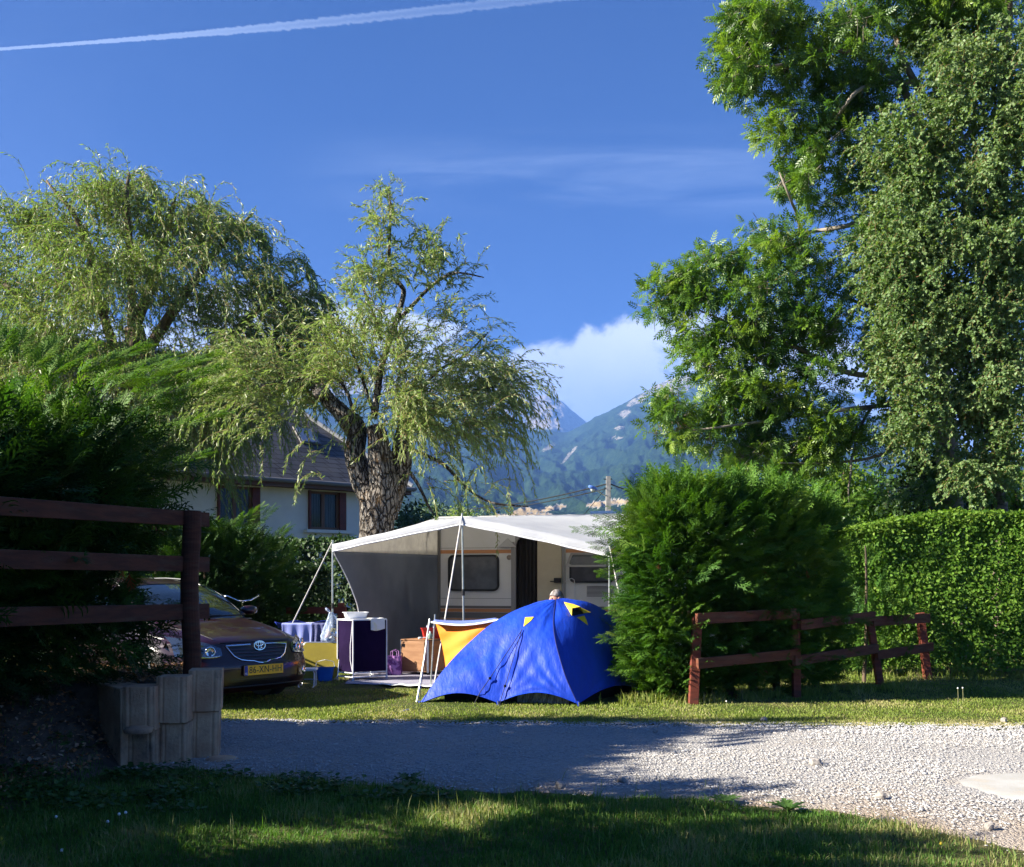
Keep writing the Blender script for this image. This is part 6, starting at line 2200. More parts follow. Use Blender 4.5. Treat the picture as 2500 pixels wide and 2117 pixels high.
# ================================================================== PERSON kneeling behind the tent
def person():
    base = P(1375, 1500, 13.25); base.z = 0
    t_lab = 'person with short grey hair kneeling behind the blue tent, only the head in view'
    skin = mat('skin', (0.52, 0.26, 0.17), 0.55, (0.45, 0.21, 0.14), 9)
    # skeleton, facing left (-x) and down; kneeling
    J = {'pelvis': (0.05, 0, 0.50), 'waist': (0.03, 0, 0.66), 'chest': (-0.03, 0, 0.88), 'neck': (-0.07, 0, 1.01), 'head0': (-0.085, 0, 1.06),
         'shl': (-0.05, -0.18, 0.93), 'ell': (-0.16, -0.23, 0.70), 'wrl': (-0.34, -0.15, 0.58), 'shr': (-0.05, 0.18, 0.93), 'elr': (-0.16, 0.23, 0.70), 'wrr': (-0.34, 0.13, 0.60),
         'hipl': (0.05, -0.10, 0.47), 'knl': (-0.12, -0.13, 0.07), 'anl': (0.30, -0.13, 0.08), 'tol': (0.42, -0.13, 0.03), 'hipr': (0.05, 0.10, 0.47), 'knr': (-0.12, 0.13, 0.07), 'anr': (0.30, 0.13, 0.08), 'tor': (0.42, 0.13, 0.03)}
    rad = {'pelvis': .15, 'waist': .14, 'chest': .16, 'neck': .062, 'head0': .06, 'shl': .075, 'shr': .075, 'ell': .047, 'elr': .047, 'wrl': .03, 'wrr': .03,
           'hipl': .10, 'hipr': .10, 'knl': .065, 'knr': .065, 'anl': .045, 'anr': .045, 'tol': .035, 'tor': .035}
    E = [('pelvis', 'waist'), ('waist', 'chest'), ('chest', 'neck'), ('neck', 'head0'), ('chest', 'shl'), ('shl', 'ell'), ('ell', 'wrl'), ('chest', 'shr'), ('shr', 'elr'), ('elr', 'wrr'),
         ('pelvis', 'hipl'), ('hipl', 'knl'), ('knl', 'anl'), ('anl', 'tol'), ('pelvis', 'hipr'), ('hipr', 'knr'), ('knr', 'anr'), ('anr', 'tor')]
    for s, w_ in (('l', 'wrl'), ('r', 'wrr')):
        wx, wy, wz = J[w_]
        J['palm' + s] = (wx - .06, wy, wz - .02); rad['palm' + s] = .028; E.append((w_, 'palm' + s))
        for k, (dy, L) in enumerate(((-.032, .075), (-.011, .088), (.011, .082), (.031, .065))):
            a, b = 'f%s%da' % (s, k), 'f%s%db' % (s, k)
            J[a] = (wx - .06 - L * .6, wy + dy, wz - .035); J[b] = (wx - .06 - L, wy + dy, wz - .06); rad[a] = .009; rad[b] = .008
            E += [('palm' + s, a), (a, b)]
        J['th' + s] = (wx - .07, wy + (0.05 if s == 'l' else -0.05), wz - .02); rad['th' + s] = .010; E.append(('palm' + s, 'th' + s))
    names = list(J)
    me = bpy.data.meshes.new('person')
    me.from_pydata([J[n_] for n_ in names], [(names.index(a), names.index(b)) for a, b in E], [])
    o = link_mesh('person', me, skin)
    md = o.modifiers.new('skin', 'SKIN')
    for i, n_ in enumerate(names):
        me.skin_vertices[0].data[i].radius = (rad[n_], rad[n_])
        me.skin_vertices[0].data[i].use_root = (n_ == 'pelvis')
    sb = o.modifiers.new('subd', 'SUBSURF'); sb.levels = 2; sb.render_levels = 2
    o.location = base
    o.rotation_euler = (0, 0, R(25))
    tag(o, t_lab, 'person')
    # head with features, joined smoothly on the neck as part of the figure
    hm = MB()
    hc = Vector((-0.10, 0, 1.165))
    def head(u, v):
        th = 2 * math.pi * u; ph = math.pi * v
        x, y, z = -math.cos(th) * math.sin(ph), math.sin(th) * math.sin(ph), math.cos(ph)
        rx, ry, rz_ = 0.098, 0.076, 0.122
        if z < 0: rx *= 1 - 0.25 * (-z) * (1 if x > 0 else 0.3); ry *= 1 + z * 0.25
        px, py, pz = x * rx, y * ry, z * rz_
        if x < -0.6:
            px -= 0.022 * math.exp(-((y / .18) ** 2) - ((z + .12) / .22) ** 2)    # nose
            px -= 0.006 * math.exp(-((y / .3) ** 2) - ((z + .52) / .1) ** 2)      # lips
            px += 0.010 * math.exp(-(((abs(y) - .36) / .15) ** 2) - ((z - .06) / .13) ** 2)  # eye sockets
        return hc + Vector((px, py, pz))
    hm.grid(head, 48, 32)
    hm.build('head', skin, o, smooth=True)
    em = MB()
    for s in (-1, 1): em.lathe([(0, .012), (.010, .007), (.012, 0), (.010, -.007), (0, -.012)], hc + Vector((-0.082, s * .031, .008)), 12)
    em.build('eyes', mat('eye_dark', (0.05, 0.04, 0.035), 0.2), o, smooth=True)
    em = MB()
    for s in (-1, 1): em.lathe([(0, .0), (.020, .004), (.030, .010), (.024, .014), (0, .008)], hc + Vector((0.005, s * .074, -.005)), 14, Matrix.Rotation(R(-90 * s), 3, 'X') @ Matrix.Scale(1.3, 3, Vector((0, 1, 0))))
    em.build('ears', skin, o, smooth=True)
    hr = MB()
    def hair(u, v):
        p = Vector(head(u, v * 0.56)) - hc
        lim = -math.cos(2 * math.pi * u)
        k = 1.075 + 0.02 * mnoise.noise(p * 60)
        p = Vector((p.x * k, p.y * k, p.z * k))
        if lim < -0.2: p.z = max(p.z, 0.050)
        return hc + p
    hr.grid(hair, 60, 24)
    hr.build('hair', mat('grey_hair', (0.34, 0.31, 0.29), 0.8, (0.10, 0.08, 0.07), 26, 6, bump=0.8, bscale=120, stretch=(1, 1, 0.3), bdist=0.004), o, smooth=True)
    sh = MB()
    # shirt and trousers as close shells following the body
    sh.lathe([(0.165, 0.44), (0.175, 0.60), (0.185, 0.80), (0.19, 0.92), (0.12, 0.985), (0.075, 1.01)], (0.0, 0, 0), 28, Matrix.Rotation(R(-6), 3, 'Y'))
    sh.build('shirt', mat('shirt_blue', (0.08, 0.12, 0.25), 0.85), o, smooth=True)
    tr = MB()
    for s in (-1, 1):
        tr.tube([(0.05, s * .09, 0.52), (-0.12, s * .13, 0.08), (-0.10, s * .13, 0.07)], [0.125, 0.08, 0.07], 14)
        tr.tube([(-0.12, s * .13, 0.085), (0.28, s * .13, 0.09)], [0.075, 0.055], 14)
    tr.build('trousers', mat('trousers', (0.06, 0.06, 0.07), 0.85), o, smooth=True)


person()

# ================================================================== TREES AND HEDGES
def dead_bits(cols_, n, T=SPRAY_L, size=0.16):
    V, Fc, r = columns_sprays(cols_, size, n, T, up=-0.5, jit=0.5, rmin=0.85)
    return V, Fc, r


def conifer_hedge(name, label, cat, colsets, loc, leaf=L_THUJA, dead=0, trunks=None, group=None):
    t = thing(name, label, cat, loc)
    arr_mesh('foliage', *(lambda q: (q[0], q[1], leaf, t, q[2]))(join(colsets)), world=True)
    if trunks:
        for (x, y, z0, z1, r_) in trunks:
            mb = MB(); limb(mb, [(x, y, z0), (x + .03, y + .02, (z0 + z1) / 2), (x, y, z1)], r_, r_ * 0.4, 9, 0.03)
            mb.build('trunk', M_BARKD, t, world=True)
    return t


def near_hedge():
    vis, off, trunks = [], [], []
    rr = random.Random(5)
    y = 8.55
    k = 0
    while y > 5.7:
        x = -3.80 - 0.15 * (9.05 - y) + rr.uniform(-.05, .05)
        h = 0.9 + 0.2375 * y - 0.70 + rr.uniform(-0.12, 0.12)
        vis.append((x, y, 0.50, h, 0.70 + rr.uniform(-.05, .06)))
        trunks.append((x - .1, y, 0.40, 2.4, 0.055))
        y -= 0.52; k += 1
    # a second row behind makes the mass deep
    row2 = [(-4.75, yy, 0.5, 0.2 + 0.2375 * yy + rr.uniform(-.15, .15), 0.85) for yy in np.arange(5.8, 8.2, 0.62)]
    y = 5.3
    while y > -5:
        x = -4.6 + rr.uniform(-.08, .08)
        hh = 2.95 if 2.6 < y < 4.2 else 2.7
        off.append((x, y, 0.3, hh + rr.uniform(-.15, .15), 0.88))
        y -= 0.62
    hole = ((-1.30, 5.62, 1.35, 0.66, 0.20), (0.60, 5.72, 0.45, 0.25, 0.2), (1.9, 5.5, .35, .18, .2))
    low_ = [(c[0], c[1], 0.55, 0.75, c[4] * 1.15) for c in vis]
    win = ((-2.85, 8.3, 1.33), (0.62, 1.7, 0.46))
    sets = [columns_sprays(vis, 0.23, 1250, SPRAY, up=0.35, bottom=0.42, rmin=0.35, hole=win),
            columns_sprays([(c[0] + 0.1, c[1], c[2], c[3], c[4] * 1.12) for c in vis], 0.34, 110, SPRAY, up=0.2, out=1.2, bottom=0.25, rmin=0.7, hole=win),
            columns_sprays(low_, 0.24, 520, SPRAY, up=-0.15, bottom=0.0, rmin=0.3),
            columns_sprays(row2, 0.36, 420, SPRAY, up=0.45, bottom=0.4, rmin=0.2),
            ]
    lit_shoots = [columns_sprays([(-3.9, 8.5, 2.2, .85, 0.6), (-4.3, 8.0, 2.1, .8, 0.7), (-4.0, 7.4, 1.95, .8, 0.6), (-4.3, 6.6, 1.75, .75, 0.7)], 0.24, 240, SPRAY, up=0.8, rmin=0.1)]  # sunlit top fronds: sunlight put in by the lighter leaf colour
    sets += [columns_sprays(off, 0.46, 250, SPRAY_L, up=0.45, bottom=0.35, rmin=0.15, hole=hole)]
    # long drooping shoots over the right-hand edge, as in the photograph
    tips = []
    for (px, py, d) in ((540, 850, 8.9), (585, 870, 9.0), (520, 820, 8.8), (600, 905, 9.0), (480, 835, 8.6), (545, 900, 9.0), (545, 960, 9.1), (500, 1060, 9.2),
                        (430, 820, 8.4), (350, 800, 8.2), (60, 770, 7.6), (130, 790, 7.8), (20, 760, 7.4), (215, 800, 8.0)):
        tips.append(P(px, py + 50, d))
    ps, ds, ss = [], [], []
    for tp in tips:
        root = Vector((-3.8, tp.y - .3, tp.z - 0.40))
        v = tp - root
        for k in range(26):
            f = 0.35 + 0.65 * k / 26
            p = root + v * f
            sid = 1 if k % 2 else -1
            perp = v.cross(Vector((0.2, -0.6, 0.7))).normalized() * sid * 0.75
            ps.append(p); ds.append(v.normalized() + perp * (1.1 - 0.7 * f) + Vector((0, 0, 0.15))); ss.append(0.32 - 0.12 * f)
    ps, ds, ss = np.array(ps), np.array(ds), np.array(ss)
    lit_shoots.append(instance(SPRAY[0], SPRAY[1], ps, frames(ds, rng.normal(size=len(ps)) * .5), ss * 0.8, np.clip(0.65 + rng.normal(size=len(ps)) * .15, 0, 1)))
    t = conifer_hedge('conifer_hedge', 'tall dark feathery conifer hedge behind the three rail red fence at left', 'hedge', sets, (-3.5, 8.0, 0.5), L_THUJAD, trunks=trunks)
    arr_mesh('sunlit_shoots', *(lambda q: (q[0], q[1], L_THUJA, t, q[2]))(join(lit_shoots)), world=True)
    arr_mesh('dead_foliage', *(lambda q: (q[0], q[1], L_DEAD, t, q[2]))(columns_sprays(vis, 0.15, 7, SPRAY_L, up=-0.8, jit=0.6, rmin=0.85, bottom=0.4)), world=True)


def right_hedge():
    rr = random.Random(8)
    cols_ = []
    spec = [(1634, 11.72, 1205, 0.48), (1678, 11.85, 1205, 0.56), (1715, 11.95, 1215, 0.56), (1780, 12.1, 1212, 0.58), (1840, 12.25, 1215, 0.58), (1895, 12.45, 1222, 0.56), (1945, 12.7, 1235, 0.48), (1990, 12.95, 1262, 0.34)]
    for px, d, pt, r_ in spec:
        top = P(px, pt, d)
        cols_.append((top.x, d, -0.05, top.z + 0.05, r_))
    tr = [(c[0], c[1], 0, 1.7, 0.05) for c in cols_]
    sets = [columns_sprays(cols_, 0.205, 1150, SPRAY, up=0.28, bottom=0.10, rmin=0.4),
            columns_sprays(cols_[:2], 0.20, 1100, SPRAY, up=0.28, bottom=0.06, rmin=0.75, face=(math.pi, 1.5)),
            columns_sprays([(c[0], c[1], c[2], c[3] * 1.03, c[4] * 1.15) for c in cols_], 0.28, 110, SPRAY, up=0.4, out=1.1, bottom=0.15, rmin=0.8),
            columns_sprays([(c[0], c[1], c[3] - 0.55, 0.62, c[4] * .8) for c in cols_], 0.27, 520, SPRAY, up=1.0, rmin=0.1)]
    # reaching shoots at the upper left
    ps, ds, ss = [], [], []
    for (px, py, d, rx, ry) in ((1388, 1292, 11.6, 1490, 1300), (1440, 1265, 11.7, 1520, 1275), (1450, 1400, 11.6, 1500, 1400), (1448, 1560, 11.5, 1520, 1545), (1430, 1330, 11.6, 1490, 1335),
                                (1470, 1490, 11.5, 1540, 1480), (1475, 1640, 11.5, 1560, 1620), (1445, 1365, 11.6, 1500, 1365), (1760, 1120, 12.5, 1740, 1200), (1880, 1110, 13, 1840, 1200), (1640, 1105, 12, 1640, 1190), (1960, 1130, 13.4, 1900, 1210), (2090, 1200, 14, 1990, 1260)):
        tp, root = P(px + 18, py, d), P(rx + 30, ry, d + .1)
        v = tp - root
        for k in range(22):
            f = k / 22
            perp = v.cross(Vector((0.1, -0.9, 0.5))).normalized() * (1 if k % 2 else -1) * 0.8
            ps.append(root + v * f); ds.append(v.normalized() + perp * (1 - .6 * f)); ss.append(0.20 - 0.08 * f)
    ps, ds, ss = np.array(ps), np.array(ds), np.array(ss)
    sets.append(instance(SPRAY[0], SPRAY[1], ps, frames(ds, rng.normal(size=len(ps)) * .5), ss, np.clip(0.6 + rng.normal(size=len(ps)) * .15, 0, 1)))
    t = conifer_hedge('conifer_hedge', 'bright green feathery conifer hedge right of the blue tent behind the low red fence', 'hedge', sets, (cols_[2][0], cols_[2][1], 0), L_THUJA, trunks=tr)
    arr_mesh('dead_foliage', *(lambda q: (q[0], q[1], L_DEAD, t, q[2]))(columns_sprays(cols_, 0.13, 8, SPRAY_L, up=-0.8, jit=0.6, rmin=0.9)), world=True)


def back_conifers():
    # pale feathery conifer behind the car, lit along its top
    c = [P(500, 1400, 15.8), P(565, 1400, 16.0), P(625, 1400, 16.4), P(450, 1400, 15.6), P(380, 1400, 15.6)]
    tops = [1305, 1300, 1330, 1290, 1290]
    cols_ = [(p.x, p.y, 0.0, P(0, tp, p.y).z, 0.66) for p, tp in zip(c, tops)]
    sets = [columns_sprays(cols_, 0.27, 620, SPRAY, up=0.4, bottom=0.1, rmin=0.4)]
    lit_shoots = []  # tips take the lighter leaf copy, so their sunlight is in the colour
    ps, ds, ss = [], [], []
    for (px, py, rx, ry) in ((668, 1240, 550, 1340), (640, 1236, 530, 1330), (705, 1285, 610, 1360), (690, 1300, 620, 1390), (590, 1262, 500, 1350), (720, 1330, 640, 1410), (530, 1275, 470, 1350)):
        tp, root = P(px, py, 16.0), P(rx, ry, 16.0)
        v = tp - root
        for k in range(34):
            f = k / 34
            perp = v.cross(Vector((0.1, -0.9, 0.5))).normalized() * (1 if k % 2 else -1) * 0.8
            ps.append(root + v * f); ds.append(v.normalized() + perp * (1 - .6 * f)); ss.append(0.28 - 0.12 * f)
    ps, ds, ss = np.array(ps), np.array(ds), np.array(ss)
    lit_shoots.append(instance(SPRAY[0], SPRAY[1], ps, frames(ds, rng.normal(size=len(ps)) * .5), ss, np.clip(0.65 + rng.normal(size=len(ps)) * .15, 0, 1)))
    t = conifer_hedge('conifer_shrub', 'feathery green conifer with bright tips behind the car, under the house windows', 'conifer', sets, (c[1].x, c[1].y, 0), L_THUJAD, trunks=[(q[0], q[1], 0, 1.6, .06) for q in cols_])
    arr_mesh('sunlit_shoots', *(lambda q: (q[0], q[1], L_THUJA, t, q[2]))(join(lit_shoots)), world=True)
    # young wispy conifer before the clipped hedge
    p = P(2110, 1660, 13.7)
    cols_ = [(p.x, p.y, 0.0, P(0, 1345, 13.7).z, 0.38), (p.x + .35, p.y, 0, P(0, 1440, 13.7).z, 0.30), (p.x - .3, p.y - .1, 0, P(0, 1470, 13.7).z, 0.28)]
    sets = [columns_sprays(cols_, 0.24, 190, SPRAY, up=1.3, bottom=0.1, rmin=0.1, out=0.8)]
    conifer_hedge('conifer_shrub', 'young wispy conifer between the red fence and the clipped hedge', 'conifer', sets, (p.x, p.y, 0), L_THUJA, trunks=[(p.x, p.y, 0, 1.9, .03)])


def leaf_hedge(name, label, path, z1, thick, n, lsize, leaf, loc, stems=0, lumps=0.10, z0=0.12):
    """clipped broad-leaf hedge along a path of (x, y) with top heights z1"""
    t = thing(name, label, 'hedge', loc)
    pts = [Vector((a, b, 0)) for a, b in path]
    segs = [(pts[i + 1] - pts[i]).length for i in range(len(pts) - 1)]
    tot = sum(segs)
    u = rng.random(n) * tot
    cum = np.concatenate([[0], np.cumsum(segs)])
    k = np.clip(np.searchsorted(cum, u) - 1, 0, len(segs) - 1)
    f = (u - cum[k]) / np.array(segs)[k]
    A = np.array([p[:2] for p in pts[:-1]])[k]; B = np.array([p[:2] for p in pts[1:]])[k]
    c = A + (B - A) * f[:, None]
    zt = np.interp(u, cum, z1)
    d = (B - A) / np.linalg.norm(B - A, axis=1, keepdims=True)
    nrm = np.stack([d[:, 1], -d[:, 0]], 1)
    which = rng.random(n)
    # front face, top, back face
    z = np.where(which < .62, z0 + (zt - z0) * rng.random(n) ** 0.85, zt)
    across = np.where(which < .62, thick / 2, np.where(which < 0.86, (rng.random(n) - .5) * thick, -thick / 2))
    z = np.where(which >= .86, z0 + (zt - z0) * rng.random(n), z)
    N = np.where((which < .62)[:, None], np.concatenate([nrm, np.zeros((n, 1))], 1), np.where((which < .86)[:, None], np.array([[0, 0, 1.0]]), np.concatenate([-nrm, np.zeros((n, 1))], 1)))
    lump = np.array([mnoise.noise(Vector((a * 1.1, b, 0))) * lumps + mnoise.noise(Vector((a * 3.7, b * 3.7, 5))) * lumps * .55 for a, b in zip(u, z)])
    depth = -rng.random(n) ** 1.6 * 0.22
    pos = np.concatenate([c + nrm * across[:, None], z[:, None]], 1) + N * (lump + depth)[:, None] + rng.normal(size=(n, 3)) * 0.015
    # round the shoulder
    nl = N + rng.normal(size=(n, 3)) * 0.50 + np.array([0, 0, 0.25])
    nl /= np.linalg.norm(nl, axis=1, keepdims=True)
    D = rng.normal(size=(n, 3)) + np.array([0, 0, 0.5])
    D -= nl * (D * nl).sum(1, keepdims=True)
    D /= np.linalg.norm(D, axis=1, keepdims=True)
    M = np.stack([np.cross(D, nl), D, nl], axis=2)
    r_ = np.clip(0.45 + lump * 2.2 + rng.normal(size=n) * 0.2 + (z > zt - 0.12) * 0.15, 0, 1)
    TT = scaled(LEAF4, 0.62)
    V, Fc, rr = instance(TT[0], TT[1], pos, M, lsize * rng.uniform(0.7, 1.3, n), r_)
    arr_mesh('foliage', V, Fc, leaf, t, rnd=rr, world=True)
    if stems:
        for i in range(stems):
            uu = (i + 0.5 + random.uniform(-.3, .3)) / stems * tot
            kk = int(np.clip(np.searchsorted(cum, uu) - 1, 0, len(segs) - 1))
            p = pts[kk].lerp(pts[kk + 1], (uu - cum[kk]) / segs[kk])
            mb = MB(); limb(mb, [(p.x, p.y, 0), (p.x + random.uniform(-.08, .08), p.y, 0.7), (p.x + random.uniform(-.15, .15), p.y, 1.6)], 0.028, 0.012, 7)
            mb.build('stem', M_BARKD, t, world=True)
    return t


def tree_blobs(name, label, loc, blobs, n_cl, per, leaf, lsize, lw, limbs, bark, cr_=0.45, group=None, T=LEAF, droop=0.2, hang=0):
    """generic tree: leaf clumps inside pixel blobs + limbs"""
    t = thing(name, label, 'tree', loc, 0, group)
    mb = MB()
    for pts, r0, r1 in limbs: limb(mb, pts, r0, r1, 10, 0.04)
    mb.build('trunk', bark, t, world=True, smooth=True)
    cen, bc, _ = blob_points(blobs, n_cl)
    rc = rng.random(n_cl)
    idx = np.repeat(np.arange(n_cl), per)
    m = len(idx)
    pos = cen[idx] + unit(m) * (cr_ * rng.random(m) ** 0.5)[:, None] * np.array([1, 1, 0.8])
    D = (pos - cen[idx]) / cr_ + rng.normal(size=(m, 3)) * .5 - np.array([0, 0, droop])
    TT = scaled(T, lw)
    V, Fc, r_ = instance(TT[0], TT[1], pos, frames(D, rng.random(m) * 6.28), lsize * rng.uniform(.7, 1.3, m), np.clip(rc[idx] * .6 + rng.random(m) * .4, 0, 1))
    arr_mesh('crown', V, Fc, leaf, t, rnd=r_, world=True)
    return t


# ---------------------------------------------------------------- willow with the thick pollarded trunk
def willow_front():
    d = 18.0
    t = thing('willow_tree', 'pollarded weeping willow with thick lichened trunk beside the awning', 'tree', G(925, 1606))
    mb = MB()
    pp = lambda x, y, dd=0.0: P(x, y, d + dd)
    # trunk: two fused stems
    prof = [((926, 1612), 70), ((924, 1500), 56), ((921, 1400), 49), ((919, 1300), 42), ((922, 1240), 44), ((920, 1200), 46)]
    mb.tube([pp(*a) for a, _ in prof], [w_ / F * d for _, w_ in prof], 20)
    limb(mb, [pp(912, 1240), pp(880, 1170, .1), pp(868, 1110, .1), pp(872, 1050, .1), pp(858, 1022)], 32 / F * d, 20 / F * d, 14, 0.07)
    limb(mb, [pp(930, 1260), pp(935, 1170, -.15), pp(928, 1110, -.2), pp(922, 1065, -.2), pp(915, 1040, -.2)], 38 / F * d, 20 / F * d, 16, 0.07)
    limb(mb, [pp(940, 1240, .1), pp(975, 1150, .2), pp(985, 1090, .2), pp(990, 1040, .3), pp(1000, 1000, .3)], 31 / F * d, 17 / F * d, 14, 0.07)
    # main limb to the left with sawn end
    limb(mb, [pp(868, 1058), pp(835, 1010), pp(800, 975), pp(775, 945), pp(745, 932), pp(690, 930)], 24 / F * d, 9 / F * d, 12, 0.04)
    mb.tube([pp(782, 962, -.1), pp(779, 952, -.25)], [17 / F * d, 16 / F * d], 12)
    # upright leader
    limb(mb, [pp(912, 1020, -.1), pp(930, 900), pp(965, 790), pp(985, 720), pp(978, 695), pp(955, 672), pp(950, 600), pp(955, 520), pp(948, 455)], 9 / F * d, 2.0 / F * d, 8, 0.02)
    for pts in (([(985, 1090), (1080, 1120), (1140, 1180), (1200, 1215), (1290, 1225)]), ([(990, 1045), (1070, 990), (1160, 940), (1260, 930)]), ([(1000, 1000), (1060, 900), (1130, 860), (1190, 800)]),
                ([(872, 1050), (840, 930), (760, 860), (700, 800)]), ([(912, 1010), (880, 900), (850, 830), (800, 780)]), ([(690, 930), (640, 930), (590, 960), (540, 1010)]), ([(690, 930), (670, 870), (640, 800)]),
                ([(965, 790), (1050, 690), (1110, 655), (1180, 665)]), ([(920, 790), (890, 700), (880, 640)]), ([(960, 1100), (1020, 1170), (1050, 1230), (1080, 1260)])):
        limb(mb, [pp(x, y + (12 if i else 0), random.uniform(-.5, .5) if i else 0) for i, (x, y) in enumerate(pts)], 5.5 / F * d, 1.5 / F * d, 6, 0.02)
    tr = mb.build('trunk', M_BARK, t, world=True, smooth=True)
    mb = MB(); mb.lathe([(0, .012), (16 / F * d, .008), (17 / F * d, 0)], pp(778, 951, -.262), 14, Vector((-0.25, -0.9, 0.35)).to_track_quat('Z', 'Y').to_matrix())
    mb.build('sawn_end', mat('sawn_wood', (0.26, 0.23, 0.20), 0.8, (0.17, 0.14, 0.12), 9), tr, world=True)
    # crown: (x, y, rx, ry, depth, drad, weight)
    bl = [(960, 900, 150, 70, d, 1.2, 16), (820, 900, 130, 60, d, 1.0, 11), (1090, 900, 130, 60, d, 1.1, 12), (1170, 900, 70, 50, d, .9, 5), (700, 900, 75, 50, d, .9, 6), (610, 945, 55, 40, d, .8, 2.6),
          (640, 850, 70, 60, d, .8, 6), (900, 820, 150, 45, d, 1, 8), (1205, 915, 40, 38, d, .7, 2), (1200, 850, 50, 40, d, .6, 2.5), (1080, 1010, 110, 60, d - .3, .9, 7),
          (1000, 990, 60, 40, d - .8, .5, 5), (960, 700, 70, 50, d, .6, 5), (900, 670, 60, 40, d, .6, 3), (945, 560, 38, 55, d, .4, 3.4), (948, 480, 22, 28, d, .3, 1.6), (1020, 640, 50, 30, d, .5, 2),
          (1080, 660, 50, 22, d, .4, 1.3), (1150, 655, 30, 12, d, .3, 0.8), (1090, 780, 60, 30, d, .6, 2.4), (1040, 600, 25, 30, d, .4, 0.9), (820, 690, 45, 22, d, .4, 1.6), (1160, 1010, 70, 60, d, .8, 4),
          (650, 990, 60, 35, d, .8, 1.6), (560, 940, 45, 45, d + .3, .6, 3)]
    bl = [(b_[0], b_[1] + 28, *b_[2:]) for b_ in bl]
    st, cen, idx = clump_points(bl, 172, 8, 0.30)
    n = len(st)
    core = np.array(pp(925, 1030))
    dr = (st - core); dr /= np.linalg.norm(dr, axis=1, keepdims=True)
    dr = dr * np.array([0.9, .8, .8]) + np.array([0, 0, 0.55]) + rng.normal(size=(n, 3)) * 0.5
    wgt = np.clip(rng.random(n), 0, 1)
    L_ = 0.45 + 0.80 * rng.random(n)
    small = st[:, 2] > P(0, 740, d).z
    L_ = np.where(small, L_ * 0.62, L_)
    S = strands(st, dr, L_, 11, 0.17, 0.11)
    # long hanging shoots: right fringe and the low curtains
    fr_ = [(1225, 925, 10), (1240, 1000, 9), (1240, 960, 14), (1200, 1000, 16), (1150, 1040, 12), (1110, 1080, 10), (540, 1020, 6), (600, 1060, 3), (690, 1050, 3), (760, 1080, 2), (775, 1120, 5), (870, 1110, 2), (1060, 1120, 9), (1190, 1100, 8), (520, 980, 10), (1180, 1215, 6), (1120, 1200, 6), (1060, 1180, 6), (900, 990, 10), (940, 980, 18), (1000, 1000, 14), (960, 1020, 8), (1030, 1060, 8)]
    f0 = np.concatenate([np.array([P(x, y, d + random.uniform(-.6, .3)) for _ in range(k)]) + rng.normal(size=(k, 3)) * 0.16 for x, y, k in fr_])
    fd = np.concatenate([np.tile(np.array([[0.35 if x > 900 else -0.4, 0, 0.1]]), (k, 1)) for x, y, k in fr_]) + rng.normal(size=(len(f0), 3)) * .3
    S2 = strands(f0, fd, 0.7 + 0.55 * rng.random(len(f0)), 11, 0.26, 0.07)
    S = np.concatenate([S, S2])
    br = np.array([mnoise.noise(Vector(p * 1.3)) for p in S[:, 0]]) * .6 + .5
    V, Fc, r_ = strand_leaves(S, 4, 0.10, 0.019, LEAF, droop=0.35, side=0.6, base_rnd=np.clip(br, 0, 1))
    arr_mesh('crown', V, Fc, L_WILLOW, t, rnd=r_, world=True)
    V, Fc = strand_stems(S, 0.006, 0.0025)
    arr_mesh('twigs', V, Fc, M_TWIG, t, world=True)


